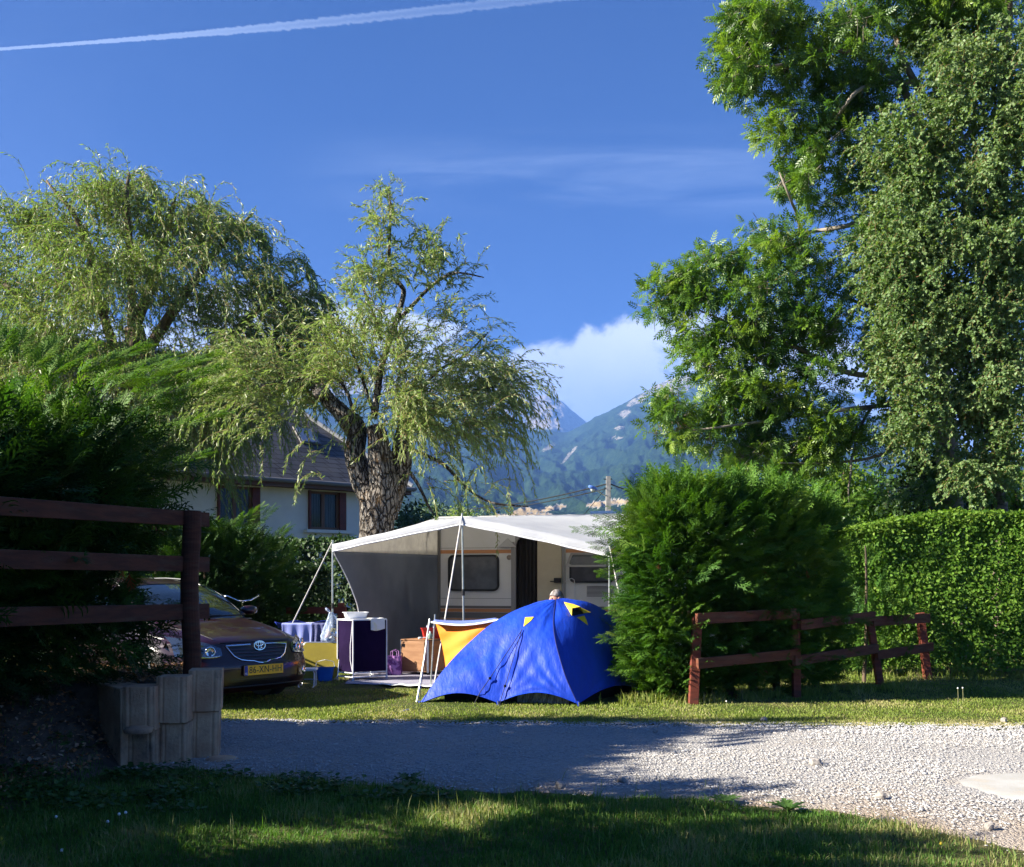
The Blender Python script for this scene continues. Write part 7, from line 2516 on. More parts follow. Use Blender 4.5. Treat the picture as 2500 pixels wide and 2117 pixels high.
def willow_back():
    d = 25.0
    t = thing('willow_tree', 'large dense weeping willow rising behind the tall hedge at left', 'tree', P(330, 1420, d) * 1.0 - Vector((0, 0, 1.4)))
    pp = lambda x, y, dd=0.0: P(x, y, d + dd)
    mb = MB()
    b = pp(330, 1420); b.z = 0
    limb(mb, [b, pp(330, 1200), pp(320, 1000), pp(330, 800)], .45, .25, 14, 0.1)
    for pts in ([(330, 1000), (250, 760), (200, 560), (110, 440)], [(330, 900), (320, 700), (310, 500), (315, 420)], [(330, 900), (450, 720), (540, 600), (620, 520)], [(330, 1000), (520, 860), (650, 740), (740, 680)],
                [(330, 1000), (150, 850), (40, 720), (-60, 640)], [(330, 800), (400, 600), (430, 480)], [(250, 760), (120, 620), (30, 540)]):
        limb(mb, [pp(x, y, random.uniform(-.8, .8) if i else 0) for i, (x, y) in enumerate(pts)], .16, .025, 8, 0.05)
    mb.build('trunk', M_BARKD, t, world=True, smooth=True)
    bl = [(300, 480, 90, 50, d, 1.6, 8), (200, 560, 110, 70, d, 2, 9), (400, 540, 110, 60, d, 2, 9), (480, 520, 70, 45, d, 1.5, 4), (560, 540, 60, 40, d, 1.5, 3.5), (80, 640, 110, 60, d, 2, 7), (300, 650, 140, 80, d - 1, 2, 12),
          (480, 660, 120, 70, d - .5, 2, 10), (600, 640, 80, 50, d, 1.6, 6), (680, 690, 60, 45, d, 1.5, 5), (720, 740, 60, 50, d, 1.4, 5), (620, 760, 110, 70, d, 1.8, 9), (200, 760, 150, 80, d - 1, 2, 11),
          (40, 760, 120, 80, d - 1, 2, 8), (400, 800, 150, 80, d - 1, 2, 12), (560, 860, 120, 80, d, 1.8, 9), (690, 860, 70, 70, d + .5, 1.5, 5), (100, 470, 25, 25, d, .6, 1.1), (20, 520, 25, 30, d, .6, .8),
          (310, 430, 40, 25, d, .8, 1.6), (460, 480, 40, 25, d, .8, 1.3), (600, 940, 70, 60, d, 1.5, 4), (480, 960, 110, 70, d, 1.5, 4), (-120, 700, 100, 120, d, 2, 6), (500, 1060, 40, 60, d, 1.2, 2), (250, 920, 200, 80, d - 1, 2, 10), (60, 900, 150, 90, d - 1, 2, 9), (430, 930, 110, 80, d - 1, 1.6, 7)]
    bl = [(b_[0], b_[1] + 60, *b_[2:]) for b_ in bl]
    st, cen, idx = clump_points(bl, 520, 9, 0.45)
    n = len(st)
    core = np.array(pp(340, 850))
    dr = (st - core); dr /= np.linalg.norm(dr, axis=1, keepdims=True)
    dr = dr * np.array([1.0, .8, .6]) + np.array([0, 0, 0.35]) + rng.normal(size=(n, 3)) * 0.4
    S = strands(st, dr, 0.8 + 1.0 * rng.random(n), 10, 0.30, 0.09)
    # arching leader tips
    ar = [((170, 620), (110, 440), (85, 520), 40), ((300, 480), (318, 395), (360, 420), 26), ((280, 460), (240, 405), (255, 450), 20), ((440, 520), (435, 440), (500, 470), 26), ((560, 560), (610, 500), (645, 560), 40),
          ((60, 600), (15, 470), (50, 520), 30), ((660, 660), (715, 575), (760, 640), 26), ((730, 720), (775, 665), (800, 720), 26), ((520, 540), (565, 490), (570, 530), 16)]
    st2, dr2 = [], []
    for a, b_, c_, k in ar:
        A, B, C_ = pp(a[0], a[1] + 25), pp(b_[0], b_[1] + 25), pp(c_[0], c_[1] + 25)
        for q in range(k):
            f = q / k
            p = A * (1 - f) ** 2 + B * 2 * f * (1 - f) + C_ * f * f if f > 0 else A
            dv = (B - A) * (1 - f) + (C_ - B) * f
            st2.append(p + Vector((random.gauss(0, .05), random.gauss(0, .2), random.gauss(0, .05)))); dr2.append(dv.normalized() + Vector((random.gauss(0, .3), random.gauss(0, .3), 0)))
    S2 = strands(np.array(st2), np.array(dr2), 0.5 + .5 * rng.random(len(st2)), 10, 0.35, 0.05)
    S = np.concatenate([S, S2])
    br = np.array([mnoise.noise(Vector(p * 0.9)) for p in S[:, 0]]) * .7 + .5
    V, Fc, r_ = strand_leaves(S, 4, 0.125, 0.025, LEAF, droop=0.35, side=0.6, base_rnd=np.clip(br, 0, 1))
    arr_mesh('crown', V, Fc, L_WILLOWB, t, rnd=r_, world=True)
    V, Fc = strand_stems(S, 0.007, 0.003)
    arr_mesh('twigs', V, Fc, M_TWIG, t, world=True)


def ash_template():
    """pinnate leaf along +Y, length 1: nine leaflets"""
    V, T = [], []
    def lf(x, y, ang, L, w_, z=0):
        c, s = math.cos(ang), math.sin(ang)
        b = len(V)
        for (u, v, zz) in ((0, 0, 0), (w_ / 2, L * .45, .015), (0, L, -.04), (-w_ / 2, L * .45, .015)):
            V.append((x + u * c + v * s, y - u * s + v * c, z + zz - 0.10 * (y + v * c) ** 2))
        T.extend([(b, b + 1, b + 2), (b, b + 2, b + 3)])
    for k in range(4):
        y = 0.22 + 0.18 * k
        for s in (-1, 1): lf(0, y, s * R(62 - 6 * k), 0.34, 0.135)
    lf(0, 0.86, 0, 0.34, 0.14)
    b = len(V); V.extend([(-.008, 0, 0), (.008, 0, 0), (0, .9, -.08)]); T.append((b, b + 1, b + 2))
    return np.array(V, float), np.array(T, int)


def ash():
    d = 16.6
    t = thing('ash_tree', 'tall ash tree with feathery compound leaves and pale seed bunches at upper right', 'tree', P(2330, 1420, d + 1) - Vector((0, 0, 1.4)))
    pp = lambda x, y, dd=0.0: P(x, y, d + dd)
    mb = MB()
    b = pp(2330, 1420, 1); b.z = 0
    limb(mb, [b, pp(2320, 1200, 1), pp(2290, 900, .8), pp(2270, 600, .6), pp(2290, 300, .5), pp(2345, 50, .8), pp(2370, -200, .9)], .24, .035, 14, 0.06)
    br = [([(2280, 480), (2230, 260), (2130, 150), (2000, 120), (1900, 118)], .085), ([(2285, 300), (2210, 150), (2170, 60), (2130, -60)], .07), ([(2240, 200), (2120, 210), (2060, 260), (2020, 340), (1990, 420)], .045),
          ([(2275, 640), (2160, 540), (2060, 555), (1960, 570), (1880, 592), (1820, 600)], .055), ([(2285, 900), (2160, 920), (2060, 905), (1990, 870), (1900, 830), (1780, 790), (1690, 750)], .06),
          ([(2285, 960), (2150, 990), (2060, 1000), (1920, 1020), (1780, 1040), (1690, 1050)], .05), ([(2060, 905), (1960, 860), (1870, 770), (1790, 700)], .04), ([(2130, 985), (2090, 1080), (2075, 1150), (2070, 1240)], .03),
          ([(2270, 800), (2150, 760), (2050, 720), (1960, 690)], .045), ([(1900, 830), (1800, 850), (1700, 860)], .03), ([(2285, 1000), (2200, 1080), (2120, 1120), (2000, 1130), (1900, 1130)], .04), ([(1960, 570), (1930, 480), (1900, 420)], .03),
          ([(2330, 120), (2420, 40), (2500, -40)], .07), ([(2290, 400), (2400, 300), (2520, 240)], .07), ([(2000, 120), (1880, 60), (1800, 40)], .03), ([(2000, 120), (1900, 160), (1800, 160)], .03)]
    for pts, r0 in br:
        limb(mb, [pp(x, y, random.uniform(-.6, .4) if i else .4) for i, (x, y) in enumerate(pts)], r0, 0.012, 8, 0.05)
    tr = mb.build('trunk', M_ASHBARK, t, world=True, smooth=True)
    bl = [(1830, 90, 70, 60, d, .8, 8), (1900, 60, 110, 70, d, 1, 10), (2010, 110, 110, 80, d, 1, 11), (1790, 180, 35, 25, d, .5, 2.2), (1850, 190, 60, 35, d, .6, 4), (1960, 190, 90, 40, d, .8, 6), (2120, 60, 110, 80, d, 1, 9),
          (2230, 50, 110, 80, d, 1, 8), (2350, 60, 110, 90, d, 1, 7), (2460, 40, 90, 80, d, 1, 5), (2050, 220, 100, 50, d, .8, 6), (1900, 290, 45, 28, d, .4, 3), (1930, 320, 30, 20, d, .3, 1.2), (2020, 300, 60, 50, d, .6, 4),
          (2110, 280, 60, 60, d, .6, 3), (1975, 380, 45, 40, d, .5, 3.2), (1960, 450, 60, 45, d, .6, 4.5), (2040, 480, 60, 50, d, .6, 4), (1860, 520, 50, 30, d, .5, 3), (1800, 545, 35, 28, d, .4, 2.4), (1790, 600, 30, 18, d, .3, 1.3), (1905, 605, 50, 28, d, .5, 3),
          (1990, 610, 50, 28, d, .5, 2.5), (2080, 620, 50, 50, d, .6, 3), (1740, 650, 55, 28, d, .5, 2.6), (1610, 735, 28, 22, d, .3, 1.8), (1650, 710, 45, 30, d, .4, 2.6), (1720, 720, 70, 45, d, .7, 6), (1820, 700, 80, 50, d, .8, 7),
          (1920, 700, 90, 40, d, .8, 5), (1750, 800, 100, 50, d, .8, 8), (1870, 800, 110, 60, d, .9, 10), (1990, 790, 90, 60, d, .8, 7), (1690, 850, 45, 40, d, .5, 3), (1700, 900, 60, 35, d, .5, 4), (1800, 900, 90, 45, d, .8, 7), (1930, 900, 100, 50, d, .8, 8),
          (1650, 990, 40, 35, d, .4, 3), (1640, 1035, 35, 24, d, .4, 2), (1700, 985, 60, 40, d, .6, 5), (1740, 1020, 60, 35, d, .6, 4), (1830, 990, 90, 50, d, .8, 8), (1950, 990, 100, 50, d, .8, 7), (1780, 1080, 60, 28, d, .5, 3), (1880, 1090, 100, 38, d, .7, 6),
          (2000, 1080, 90, 45, d, .8, 5), (2120, 1010, 90, 70, d, .9, 5), (1800, 1125, 50, 20, d, .4, 2), (1920, 1140, 70, 25, d, .5, 3), (2060, 1150, 60, 40, d, .5, 2.5), (2250, 1150, 110, 60, d + .5, .8, 6), (2330, 1180, 80, 60, d + .5, .8, 4), (2140, 800, 80, 100, d, .8, 4), (2130, 450, 60, 60, d, .6, 3), (2310, 20, 90, 60, d - .3, .8, 6), (2110, 360, 60, 80, d, .7, 4), (2110, 680, 60, 70, d, .8, 4), (2150, 180, 90, 80, d, .9, 5)]
    cen, bc, idx = clump_points(bl, 345, 7, 0.42)
    n = len(cen)
    per = 8
    ii = np.repeat(np.arange(n), per)
    m = len(ii)
    out = (cen - bc); out /= np.maximum(np.linalg.norm(out, axis=1, keepdims=True), 1e-6)
    D = out[ii] * .5 + unit(m) * 0.8 + np.array([-0.15, 0, 0.15])
    D /= np.linalg.norm(D, axis=1, keepdims=True)
    D[:, 2] -= 0.35
    pos = cen[ii] + D * 0.03
    rc = np.array([mnoise.noise(Vector(p * 1.4)) for p in cen]) * .6 + .45 + rng.normal(size=n) * .12
    AT = ash_template()
    V, Fc, r_ = instance(AT[0], AT[1], pos, frames(D, rng.normal(size=m) * 1.1), 0.215 * rng.uniform(.75, 1.2, m), np.clip(rc[ii] + rng.normal(size=m) * .1, 0, 1))
    arr_mesh('crown', V, Fc, L_ASH, t, rnd=r_, world=True)
    # twigs to each cluster
    tw = strands(cen - out * 0.30 + rng.normal(size=(n, 3)) * .05, out + rng.normal(size=(n, 3)) * .2, np.full(n, 0.30), 3, 0.02, 0.08)
    V, Fc = strand_stems(tw, 0.007, 0.004); arr_mesh('twigs', V, Fc, M_ASHBARK, t, world=True)
    # seed bunches
    k = 190
    sc = cen[rng.choice(n, k, replace=False)] + np.array([0, -0.05, -0.05])
    jj = np.repeat(np.arange(k), 26)
    ps = sc[jj] + rng.normal(size=(len(jj), 3)) * np.array([.035, .035, .045])
    TT = scaled(LEAF, 0.22)
    V, Fc, r_ = instance(TT[0], TT[1], ps, frames(np.tile([[0, 0, -1.0]], (len(jj), 1)) + rng.normal(size=(len(jj), 3)) * .35, rng.random(len(jj)) * 6.28), np.full(len(jj), .045), rng.random(len(jj)))
    arr_mesh('seeds', V, Fc, L_SEED, t, rnd=r_, world=True)


def birch():
    d = 15.7
    t = thing('birch_tree', 'weeping silver leaved birch with small hanging leaves at the right edge', 'tree', P(2440, 1420, d + .6) - Vector((0, 0, 1.4)))
    pp = lambda x, y, dd=0.0: P(x, y, d + dd)
    mb = MB()
    b = pp(2440, 1420, .6); b.z = 0
    limb(mb, [b, pp(2440, 1100, .6), pp(2440, 700, .5), pp(2450, 300, .4), pp(2460, 0, .4), pp(2460, -200, .4)], .14, .06, 12, 0.05)
    mb2 = MB()
    for pts in ([(2440, 900), (2410, 600), (2380, 400), (2370, 200), (2340, 120)], [(2450, 700), (2480, 420), (2500, 260), (2490, 150)], [(2440, 1000), (2330, 820), (2260, 600), (2235, 430), (2220, 330)], [(2440, 900), (2300, 760), (2220, 640), (2180, 540)],
                [(2430, 1250), (2400, 1245), (2405, 1200), (2425, 1160), (2432, 1080)], [(2440, 1000), (2350, 900), (2280, 830), (2230, 760)], [(2450, 500), (2430, 300), (2420, 100)]):
        limb(mb2, [pp(x, y, random.uniform(-.1, .6) if i else .4) for i, (x, y) in enumerate(pts)], .035, .008, 8, 0.03)
    tr = mb.build('trunk', mat('birch_bark', (0.16, 0.12, 0.09), 0.85, (0.05, 0.04, 0.03), 7, 6, stretch=(1, 1, 3), lo=0.45, hi=0.6), t, world=True, smooth=True)
    mb2.build('branches', M_TWIGR, t, world=True, smooth=True)
    bl = [(2330, 190, 60, 70, d, .7, 5), (2430, 150, 80, 90, d, .8, 7), (2280, 300, 90, 80, d, .8, 9), (2420, 330, 110, 90, d, 1, 12), (2200, 330, 50, 50, d, .5, 2.6), (2230, 430, 90, 70, d, .8, 9), (2380, 480, 130, 90, d, 1, 15),
          (2180, 520, 50, 45, d, .6, 4), (2200, 600, 80, 60, d, .8, 8), (2340, 640, 140, 90, d, 1, 17), (2470, 600, 90, 120, d, 1, 11), (2190, 720, 75, 70, d, .8, 9), (2320, 800, 120, 80, d, 1, 14), (2450, 800, 100, 100, d, 1, 11),
          (2210, 830, 75, 60, d, .8, 8), (2240, 930, 75, 60, d, .8, 7), (2180, 900, 40, 50, d, .5, 3), (2400, 950, 100, 70, d, 1, 9), (2470, 1000, 60, 90, d - .3, .8, 7), (2230, 1020, 50, 45, d, .6, 3.5), (2350, 1060, 60, 70, d, .7, 3), (2440, 1110, 60, 60, d, .7, 4.5), (2360, 1160, 35, 40, d - .3, .4, 2), (2240, 1080, 25, 30, d, .3, 1),
          (2160, 640, 30, 50, d, .4, 1.5), (2140, 340, 20, 20, d, .3, .5), (2290, 130, 15, 25, d, .3, .4), (2495, 350, 60, 200, d, .8, 8), (2600, 600, 90, 300, d, 1, 7)]
    st, cen, idx = clump_points(bl, 620, 13, 0.34, 1.0)
    n = len(st)
    dr = rng.normal(size=(n, 3)) * .8 + np.array([-0.4, -0.15, 0.0])
    S = strands(st, dr, 0.26 + .26 * rng.random(n), 5, 0.24, 0.25)
    br = np.array([mnoise.noise(Vector(p * 1.6)) for p in S[:, 0]]) * .55 + .45
    V, Fc, r_ = strand_leaves(S, 5, 0.055, 0.040, LEAF, droop=0.35, side=1.0, jit=0.8, base_rnd=np.clip(br, 0, 1))
    arr_mesh('crown', V, Fc, L_BIRCH, t, rnd=r_, world=True)
    V, Fc = strand_stems(S, 0.003, 0.0015); arr_mesh('twigs', V, Fc, M_TWIGR, t, world=True)


near_hedge(); right_hedge(); back_conifers()
# clipped broad-leaf hedge at the right, stepping down towards the conifers
leaf_hedge('clipped_hedge', 'bright green clipped broad leaf hedge along the right side', [(3.9, 15.6), (4.9, 14.9), (6.0, 14.75), (9.6, 14.3)],
           [2.02, 2.12, 2.38, 2.44], 0.9, 76000, 0.056, L_LAUREL, (6.5, 14.6, 0), stems=22)
# dark hedge behind the camp, from the conifer to the awning
h1 = leaf_hedge('clipped_hedge', 'dark leafy hedge behind the awning in front of the white house', [(-10, 21.5), (-5.8, 20.2), (-2.3, 19.4)],
                [2.25, 2.22, 2.2], 1.2, 30000, 0.085, L_DARK, (-5, 20.2, 0), lumps=0.22, z0=0.0)
# big-leaf shrubs that fill the gap below the conifer behind the car
leaf_hedge('clipped_hedge', 'dark shady hedge directly behind the parked car and laundry rack', [(-9.5, 17.9), (-6.0, 17.4), (-3.3, 17.9)],
           [1.7, 1.75, 1.70], 0.9, 24000, 0.075, L_DARK, (-6, 17.5, 0), lumps=0.22, z0=0.0)
willow_front(); willow_back(); ash(); birch()


def background_trees():
    def simple(px, pt, d, wpx, name, label, leaf, n_cl, per=26, lsize=0.16, lw=0.5, cat_group='trees behind the camp', cone=False, cr_=0.5):
        top = P(px, pt, d)
        base = Vector((top.x, d, 0))
        h_px = (HY + EYE / d * F) - pt
        bl = []
        rows = 5
        for k in range(rows):
            f = (k + .5) / rows
            y = pt + h_px * (0.05 + 0.80 * f)
            w_ = wpx * (f if cone else math.sin(math.pi * (0.18 + 0.7 * f)))
            bl.append((px, y, max(w_, 6), h_px * 0.11, d, max(w_, 6) / F * d * .9, 1 + w_ / wpx * 3))
        return tree_blobs(name, label, base, bl, n_cl, per, leaf, lsize, lw, [([base, base + Vector((0, 0, top.z * .5)), base + Vector((.1, 0, top.z * .93))], 0.10 + top.z * .012, 0.03)], M_BARKD, cr_=cr_, group=cat_group)
    simple(1000, 1212, 34, 30, 'conifer_tree', 'dark conifer just right of the thick willow trunk', L_DARK, 90, cone=True)
    simple(1050, 1225, 36, 45, 'cedar_tree', 'blue green cedar above the left slope of the canopy', L_CEDAR, 120)
    simple(1000, 1245, 32, 30, 'cedar_tree', 'small blue green cedar touching the willow trunk above the canopy', L_CEDAR, 90)
    simple(1120, 1218, 38, 38, 'garden_tree', 'light green garden tree behind the tip of the canopy', L_WILLOW, 110, lsize=.14)
    simple(1165, 1242, 40, 40, 'garden_tree', 'low grey green tree behind the canopy, left of the tan fields', L_CEDAR, 100)
    simple(1215, 1252, 44, 50, 'garden_tree', 'distant dark green bush between the canopy peak and the tan fields', L_DARK, 100)
    simple(2050, 1120, 21, 85, 'garden_tree', 'bushy green tree above the stepped end of the clipped hedge', L_ASH, 230, lsize=.15, lw=.45)
    simple(2155, 1160, 20, 55, 'conifer_tree', 'narrow light conifer between the bushy tree and the dark holly', L_THUJA, 150, lsize=.16, lw=.3, cone=True)
    simple(2270, 1070, 18.5, 95, 'holly_tree', 'very dark dense holly above the middle of the clipped hedge', L_DARK, 330, lsize=.11, lw=.6)
    simple(2470, 1130, 19, 80, 'garden_tree', 'green shrub tree above the right end of the clipped hedge', L_ASH, 220, lsize=.14, lw=.45)
    simple(2380, 1170, 22, 80, 'garden_tree', 'green shrub behind the orange lit birch stem', L_DARK, 200, lsize=.15, lw=.5)
    simple(1930, 1150, 24, 85, 'garden_tree', 'green tree showing between the conifer hedge tops and the ash', L_ASH, 200, lsize=.17, lw=.45)
    simple(2100, 1185, 27, 120, 'garden_tree', 'dark tree filling the gap behind the stepped hedge end', L_DARK, 240, lsize=.2, lw=.5, cr_=.6)
    for k, (px, pt, d, w_) in enumerate(((180, 1080, 33, 150), (-80, 1060, 34, 160), (1600, 1270, 45, 140), (1850, 1220, 42, 150))):
        simple(px, pt, d, w_, 'garden_tree', ['dark tree far behind the left hedge', 'dark tree at the left edge far behind the hedge', 'low dark tree hidden behind the caravan roof line', 'dark tree mass behind the right conifer hedge'][k], L_DARK, 260, lsize=.24, lw=.55, cr_=.7)


background_trees()

# ================================================================== GRASS, GRAVEL, GROUND COVER
def blades(n, xs, ys, zs, h, wd, lean=0.45, segs=2, rnd=None):
    """curved grass blades: arrays of base points, heights h, widths wd"""
    a = rng.random(n) * 6.283
    ld = np.abs(rng.normal(size=n)) * lean
    dx, dy = np.cos(a) * ld, np.sin(a) * ld
    fa = rng.random(n) * 6.283
    sx, sy = np.cos(fa) * wd / 2, np.sin(fa) * wd / 2
    V = np.zeros((n, 2 * segs + 1, 3))
    for k in range(segs):
        f = k / segs
        cx, cy, cz = xs + dx * h * f * f, ys + dy * h * f * f, zs + h * f * (1 - 0.15 * ld * f)
        w_ = 1 - 0.35 * f
        V[:, 2 * k] = np.stack([cx - sx * w_, cy - sy * w_, cz], 1)
        V[:, 2 * k + 1] = np.stack([cx + sx * w_, cy + sy * w_, cz], 1)
    V[:, -1] = np.stack([xs + dx * h, ys + dy * h, zs + h * (1 - 0.3 * ld.clip(0, 1.5))], 1)
    T = []
    for k in range(segs - 1):
        T += [(2 * k, 2 * k + 1, 2 * k + 3), (2 * k, 2 * k + 3, 2 * k + 2)]
    b = 2 * (segs - 1)
    T.append((b, b + 1, 2 * segs))
    T = np.array(T)
    Fc = T[None] + (np.arange(n) * (2 * segs + 1))[:, None, None]
    r_ = np.repeat(rnd if rnd is not None else rng.random(n), 2 * segs + 1)
    return V.reshape(-1, 3), Fc.reshape(-1, 3), r_


def field(x, y, s, o=0.0):
    return np.array([mnoise.noise(Vector((a * s, b * s, o))) for a, b in zip(x, y)])


def foreground_grass():
    n = 150000
    d = 4.2 + 3.6 * rng.random(n) ** 0.9
    u = (rng.random(n) * 2 - 1) * 0.62
    x, y = u * d, d
    ne = near_edge(x)
    fr = field(x, y, 1.6, 2.0)
    fr2 = field(x, y, 6.0, 7.0)
    # ragged border, thinning at the sandy right-hand corner
    lim = ne + fr * 0.10 + fr2 * 0.06
    keep = y < lim
    bare = sm(x, 1.75, 2.7) * sm(y, 4.3, 5.0)
    keep &= rng.random(n) > bare * 0.80 + (fr2 > 0.32) * 0.25
    # the soil slope at the left carries little grass
    bz = bank_z(x, y)
    keep &= (bz < 0.10) | (rng.random(n) < 0.12)
    keep &= (rng.random(n) < 0.97 - 0.6 * sm(-x, 1.7, 2.5) * sm(y, 6.3, 7.0))
    x, y, fr, fr2, bz = x[keep], y[keep], fr[keep], fr2[keep], bz[keep]
    m = len(x)
    h = (0.026 + 0.034 * rng.random(m) + 0.03 * np.clip(fr, -.5, .5) + 0.02 * np.clip(fr2, -.5, .5)).clip(0.015) * (1 + (rng.random(m) < 0.02) * 1.2)
    tint = np.clip(0.42 + fr * 0.8 + fr2 * 0.3 + rng.normal(size=m) * 0.26 + sm(x, 1.4, 2.4) * 0.45, 0, 1)
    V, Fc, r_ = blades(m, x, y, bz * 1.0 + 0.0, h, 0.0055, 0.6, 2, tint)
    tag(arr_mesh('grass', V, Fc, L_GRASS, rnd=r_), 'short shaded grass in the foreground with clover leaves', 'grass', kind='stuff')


def far_grass():
    n = 170000
    d = 9.3 + 8.5 * rng.random(n) ** 1.5
    u = (rng.random(n) * 2 - 1) * 0.60
    x, y = u * d, d
    fe = far_edge(x)
    fr = field(x, y, 1.3, 12.0)
    keep = y > fe - 0.02 + field(x, y, 5.0, 3.0) * 0.07
    keep &= bank_z(x, y) < 0.02
    # keep mat and tent clear
    mat_ = (x > -2.35) & (x < 0.9) & (y > 12.75) & (y < 17.5)
    tent_ = (np.abs(x - 0.45) < 0.8) & (np.abs(y - 11.95) < 0.6)
    keep &= ~mat_ & ~tent_
    x, y, fr = x[keep], y[keep], fr[keep]
    m = len(x)
    # longer tufts along the foot of the hedges and fence
    edge_ = np.exp(-((y - (11.35 + 0.42 * np.clip(x - 1.9, 0, 9))) / 0.25) ** 2) * (x > 1.0) * (x < 5.2)
    base_ = np.exp(-((y - 14.2) / 0.3) ** 2) * (x > 3.8)
    tuft = np.clip(edge_ + base_, 0, 1) * (field(x, y, 4.0, 1.0) > -0.1)
    h = 0.015 + 0.017 * rng.random(m) + tuft * (0.05 + 0.12 * rng.random(m))
    tint = np.clip(0.46 + fr * 0.65 + rng.normal(size=m) * 0.22 + 0.35 * np.exp(-((y - far_edge(x)) / 0.35)), 0, 1)
    V, Fc, r_ = blades(m, x, y, np.zeros(m), h, 0.010, 0.6, 2, tint)
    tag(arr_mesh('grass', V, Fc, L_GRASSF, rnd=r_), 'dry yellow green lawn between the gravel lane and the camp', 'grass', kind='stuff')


def gravel():
    n = 118000
    d = 5.0 + 5.0 * rng.random(n)
    u = (rng.random(n) * 2 - 1) * 0.60
    x, y = u * d, d
    v = (y - near_edge(x)) / (far_edge(x) - near_edge(x))
    fr = field(x, y, 0.9, 4.0)
    dens = 0.25 + 1.0 * np.clip(0.5 + fr * 1.6, 0, 1)
    dens = np.where(v > 0.9, 1.2, dens) * np.where(np.abs(v - 0.30) < 0.07, .45, 1) * np.where(np.abs(v - 0.72) < 0.06, .5, 1)
    patch = ((x - 3.98) / 1.12) ** 2 + ((y - 6.62) / 0.6) ** 2 < 0.90
    keep = (v > -0.02) & (v < 1.03) & (rng.random(n) < dens) & ~patch & (x > -2.95)
    keep &= rng.random(n) > 0.5 * (v < 0.12) * (x > 0.5)
    sand = np.clip(1 - v * np.interp(x, [-3, 0.8, 2.5, 5], [5, 8, 2.6, 2.0]), 0, 1)
    keep &= rng.random(n) > sand * 0.85
    x, y, v = x[keep], y[keep], v[keep]
    m = len(x)
    size = (0.0030 + 0.0056 * rng.random(m) ** 2.2) * (1 + (rng.random(m) < 0.02) * 1.0) * (1 + 0.35 * (v > 0.9))
    base = np.array([(-1, -1, -.6), (1, -1, -.7), (1, 1, -.6), (-1, 1, -.7), (-.6, -.7, .6), (.7, -.5, .75), (.6, .7, .55), (-.7, .6, .8)], float)
    jit = 1 + rng.normal(size=(m, 8, 3)) * 0.22
    sc = np.stack([size * rng.uniform(.8, 1.5, m), size * rng.uniform(.8, 1.3, m), size * rng.uniform(.28, .5, m)], 1)
    a = rng.random(m) * 6.283
    ca, sa = np.cos(a), np.sin(a)
    Vl = base[None] * jit * sc[:, None, :]
    V = np.stack([Vl[..., 0] * ca[:, None] - Vl[..., 1] * sa[:, None], Vl[..., 0] * sa[:, None] + Vl[..., 1] * ca[:, None], Vl[..., 2]], 2)
    z0 = 0.010 + 0.012 * np.sin(np.pi * np.clip(v, 0, 1))
    V += np.stack([x, y, z0 - sc[:, 2] * 0.15], 1)[:, None, :]
    T = np.array([(0, 3, 2, 1), (4, 5, 6, 7), (0, 1, 5, 4), (1, 2, 6, 5), (2, 3, 7, 6), (3, 0, 4, 7)])
    Fc = T[None] + (np.arange(m) * 8)[:, None, None]
    st = leaf_mat('stone', [(0.29, 0.295, 0.305), (0.38, 0.38, 0.385), (0.45, 0.445, 0.44), (0.46, 0.41, 0.36), (0.53, 0.52, 0.51)], 0.0, 0.85, 0.25)
    tag(arr_mesh('gravel', V.reshape(-1, 3), Fc.reshape(-1, 4), st, rnd=np.repeat(rng.random(m), 8)), 'loose pale grey gravel stones on the lane', 'gravel', kind='stuff')


def bigger_stones():
    M_ST = mat('field_stone', (0.34, 0.31, 0.28), 0.9, (0.22, 0.20, 0.18), 20, bump=0.4, bscale=60)
    spec = [(1992, 1872, .05, 'dark pointed stone lying on the sunny gravel lane'), (1368, 1925, .04, 'dark round stone at the shaded near edge of the lane'), (1518, 1913, .035, 'dark stone on the sunlit gravel left of the flat twig'),
            (1865, 1763, .035, 'grey stone on the far gravel edge before the right fence'), (1600, 1792, .03, 'small dark stone in the far shaded strip of the lane'), (2450, 1765, .035, 'stone at the far right gravel edge'),
            (2150, 1954, .035, 'low brown stone near the sandy edge of the lane'), (2415, 2028, .03, 'brown stone on the sandy patch at lower right')]
    for k, (px, py, s_, lab) in enumerate(spec):
        p = G(px, py)
        bm = bmesh.new(); bmesh.ops.create_icosphere(bm, subdivisions=2, radius=s_)
        for v in bm.verts:
            q = v.co.normalized()
            v.co *= 1 + 0.35 * mnoise.noise(q * 1.6 + Vector((k * 3, 0, 0))) + 0.12 * mnoise.noise(q * 5)
            v.co.z *= 0.75
        me = bpy.data.meshes.new('stone'); bm.to_mesh(me); bm.free()
        o = link_mesh('stone', me, M_ST)
        o.location = (p.x, p.y, 0.012 + s_ * .35); o.rotation_euler = (0.3 * k, 0.2, k)
        tag(o, lab, 'stone', 'larger stones on the lane')


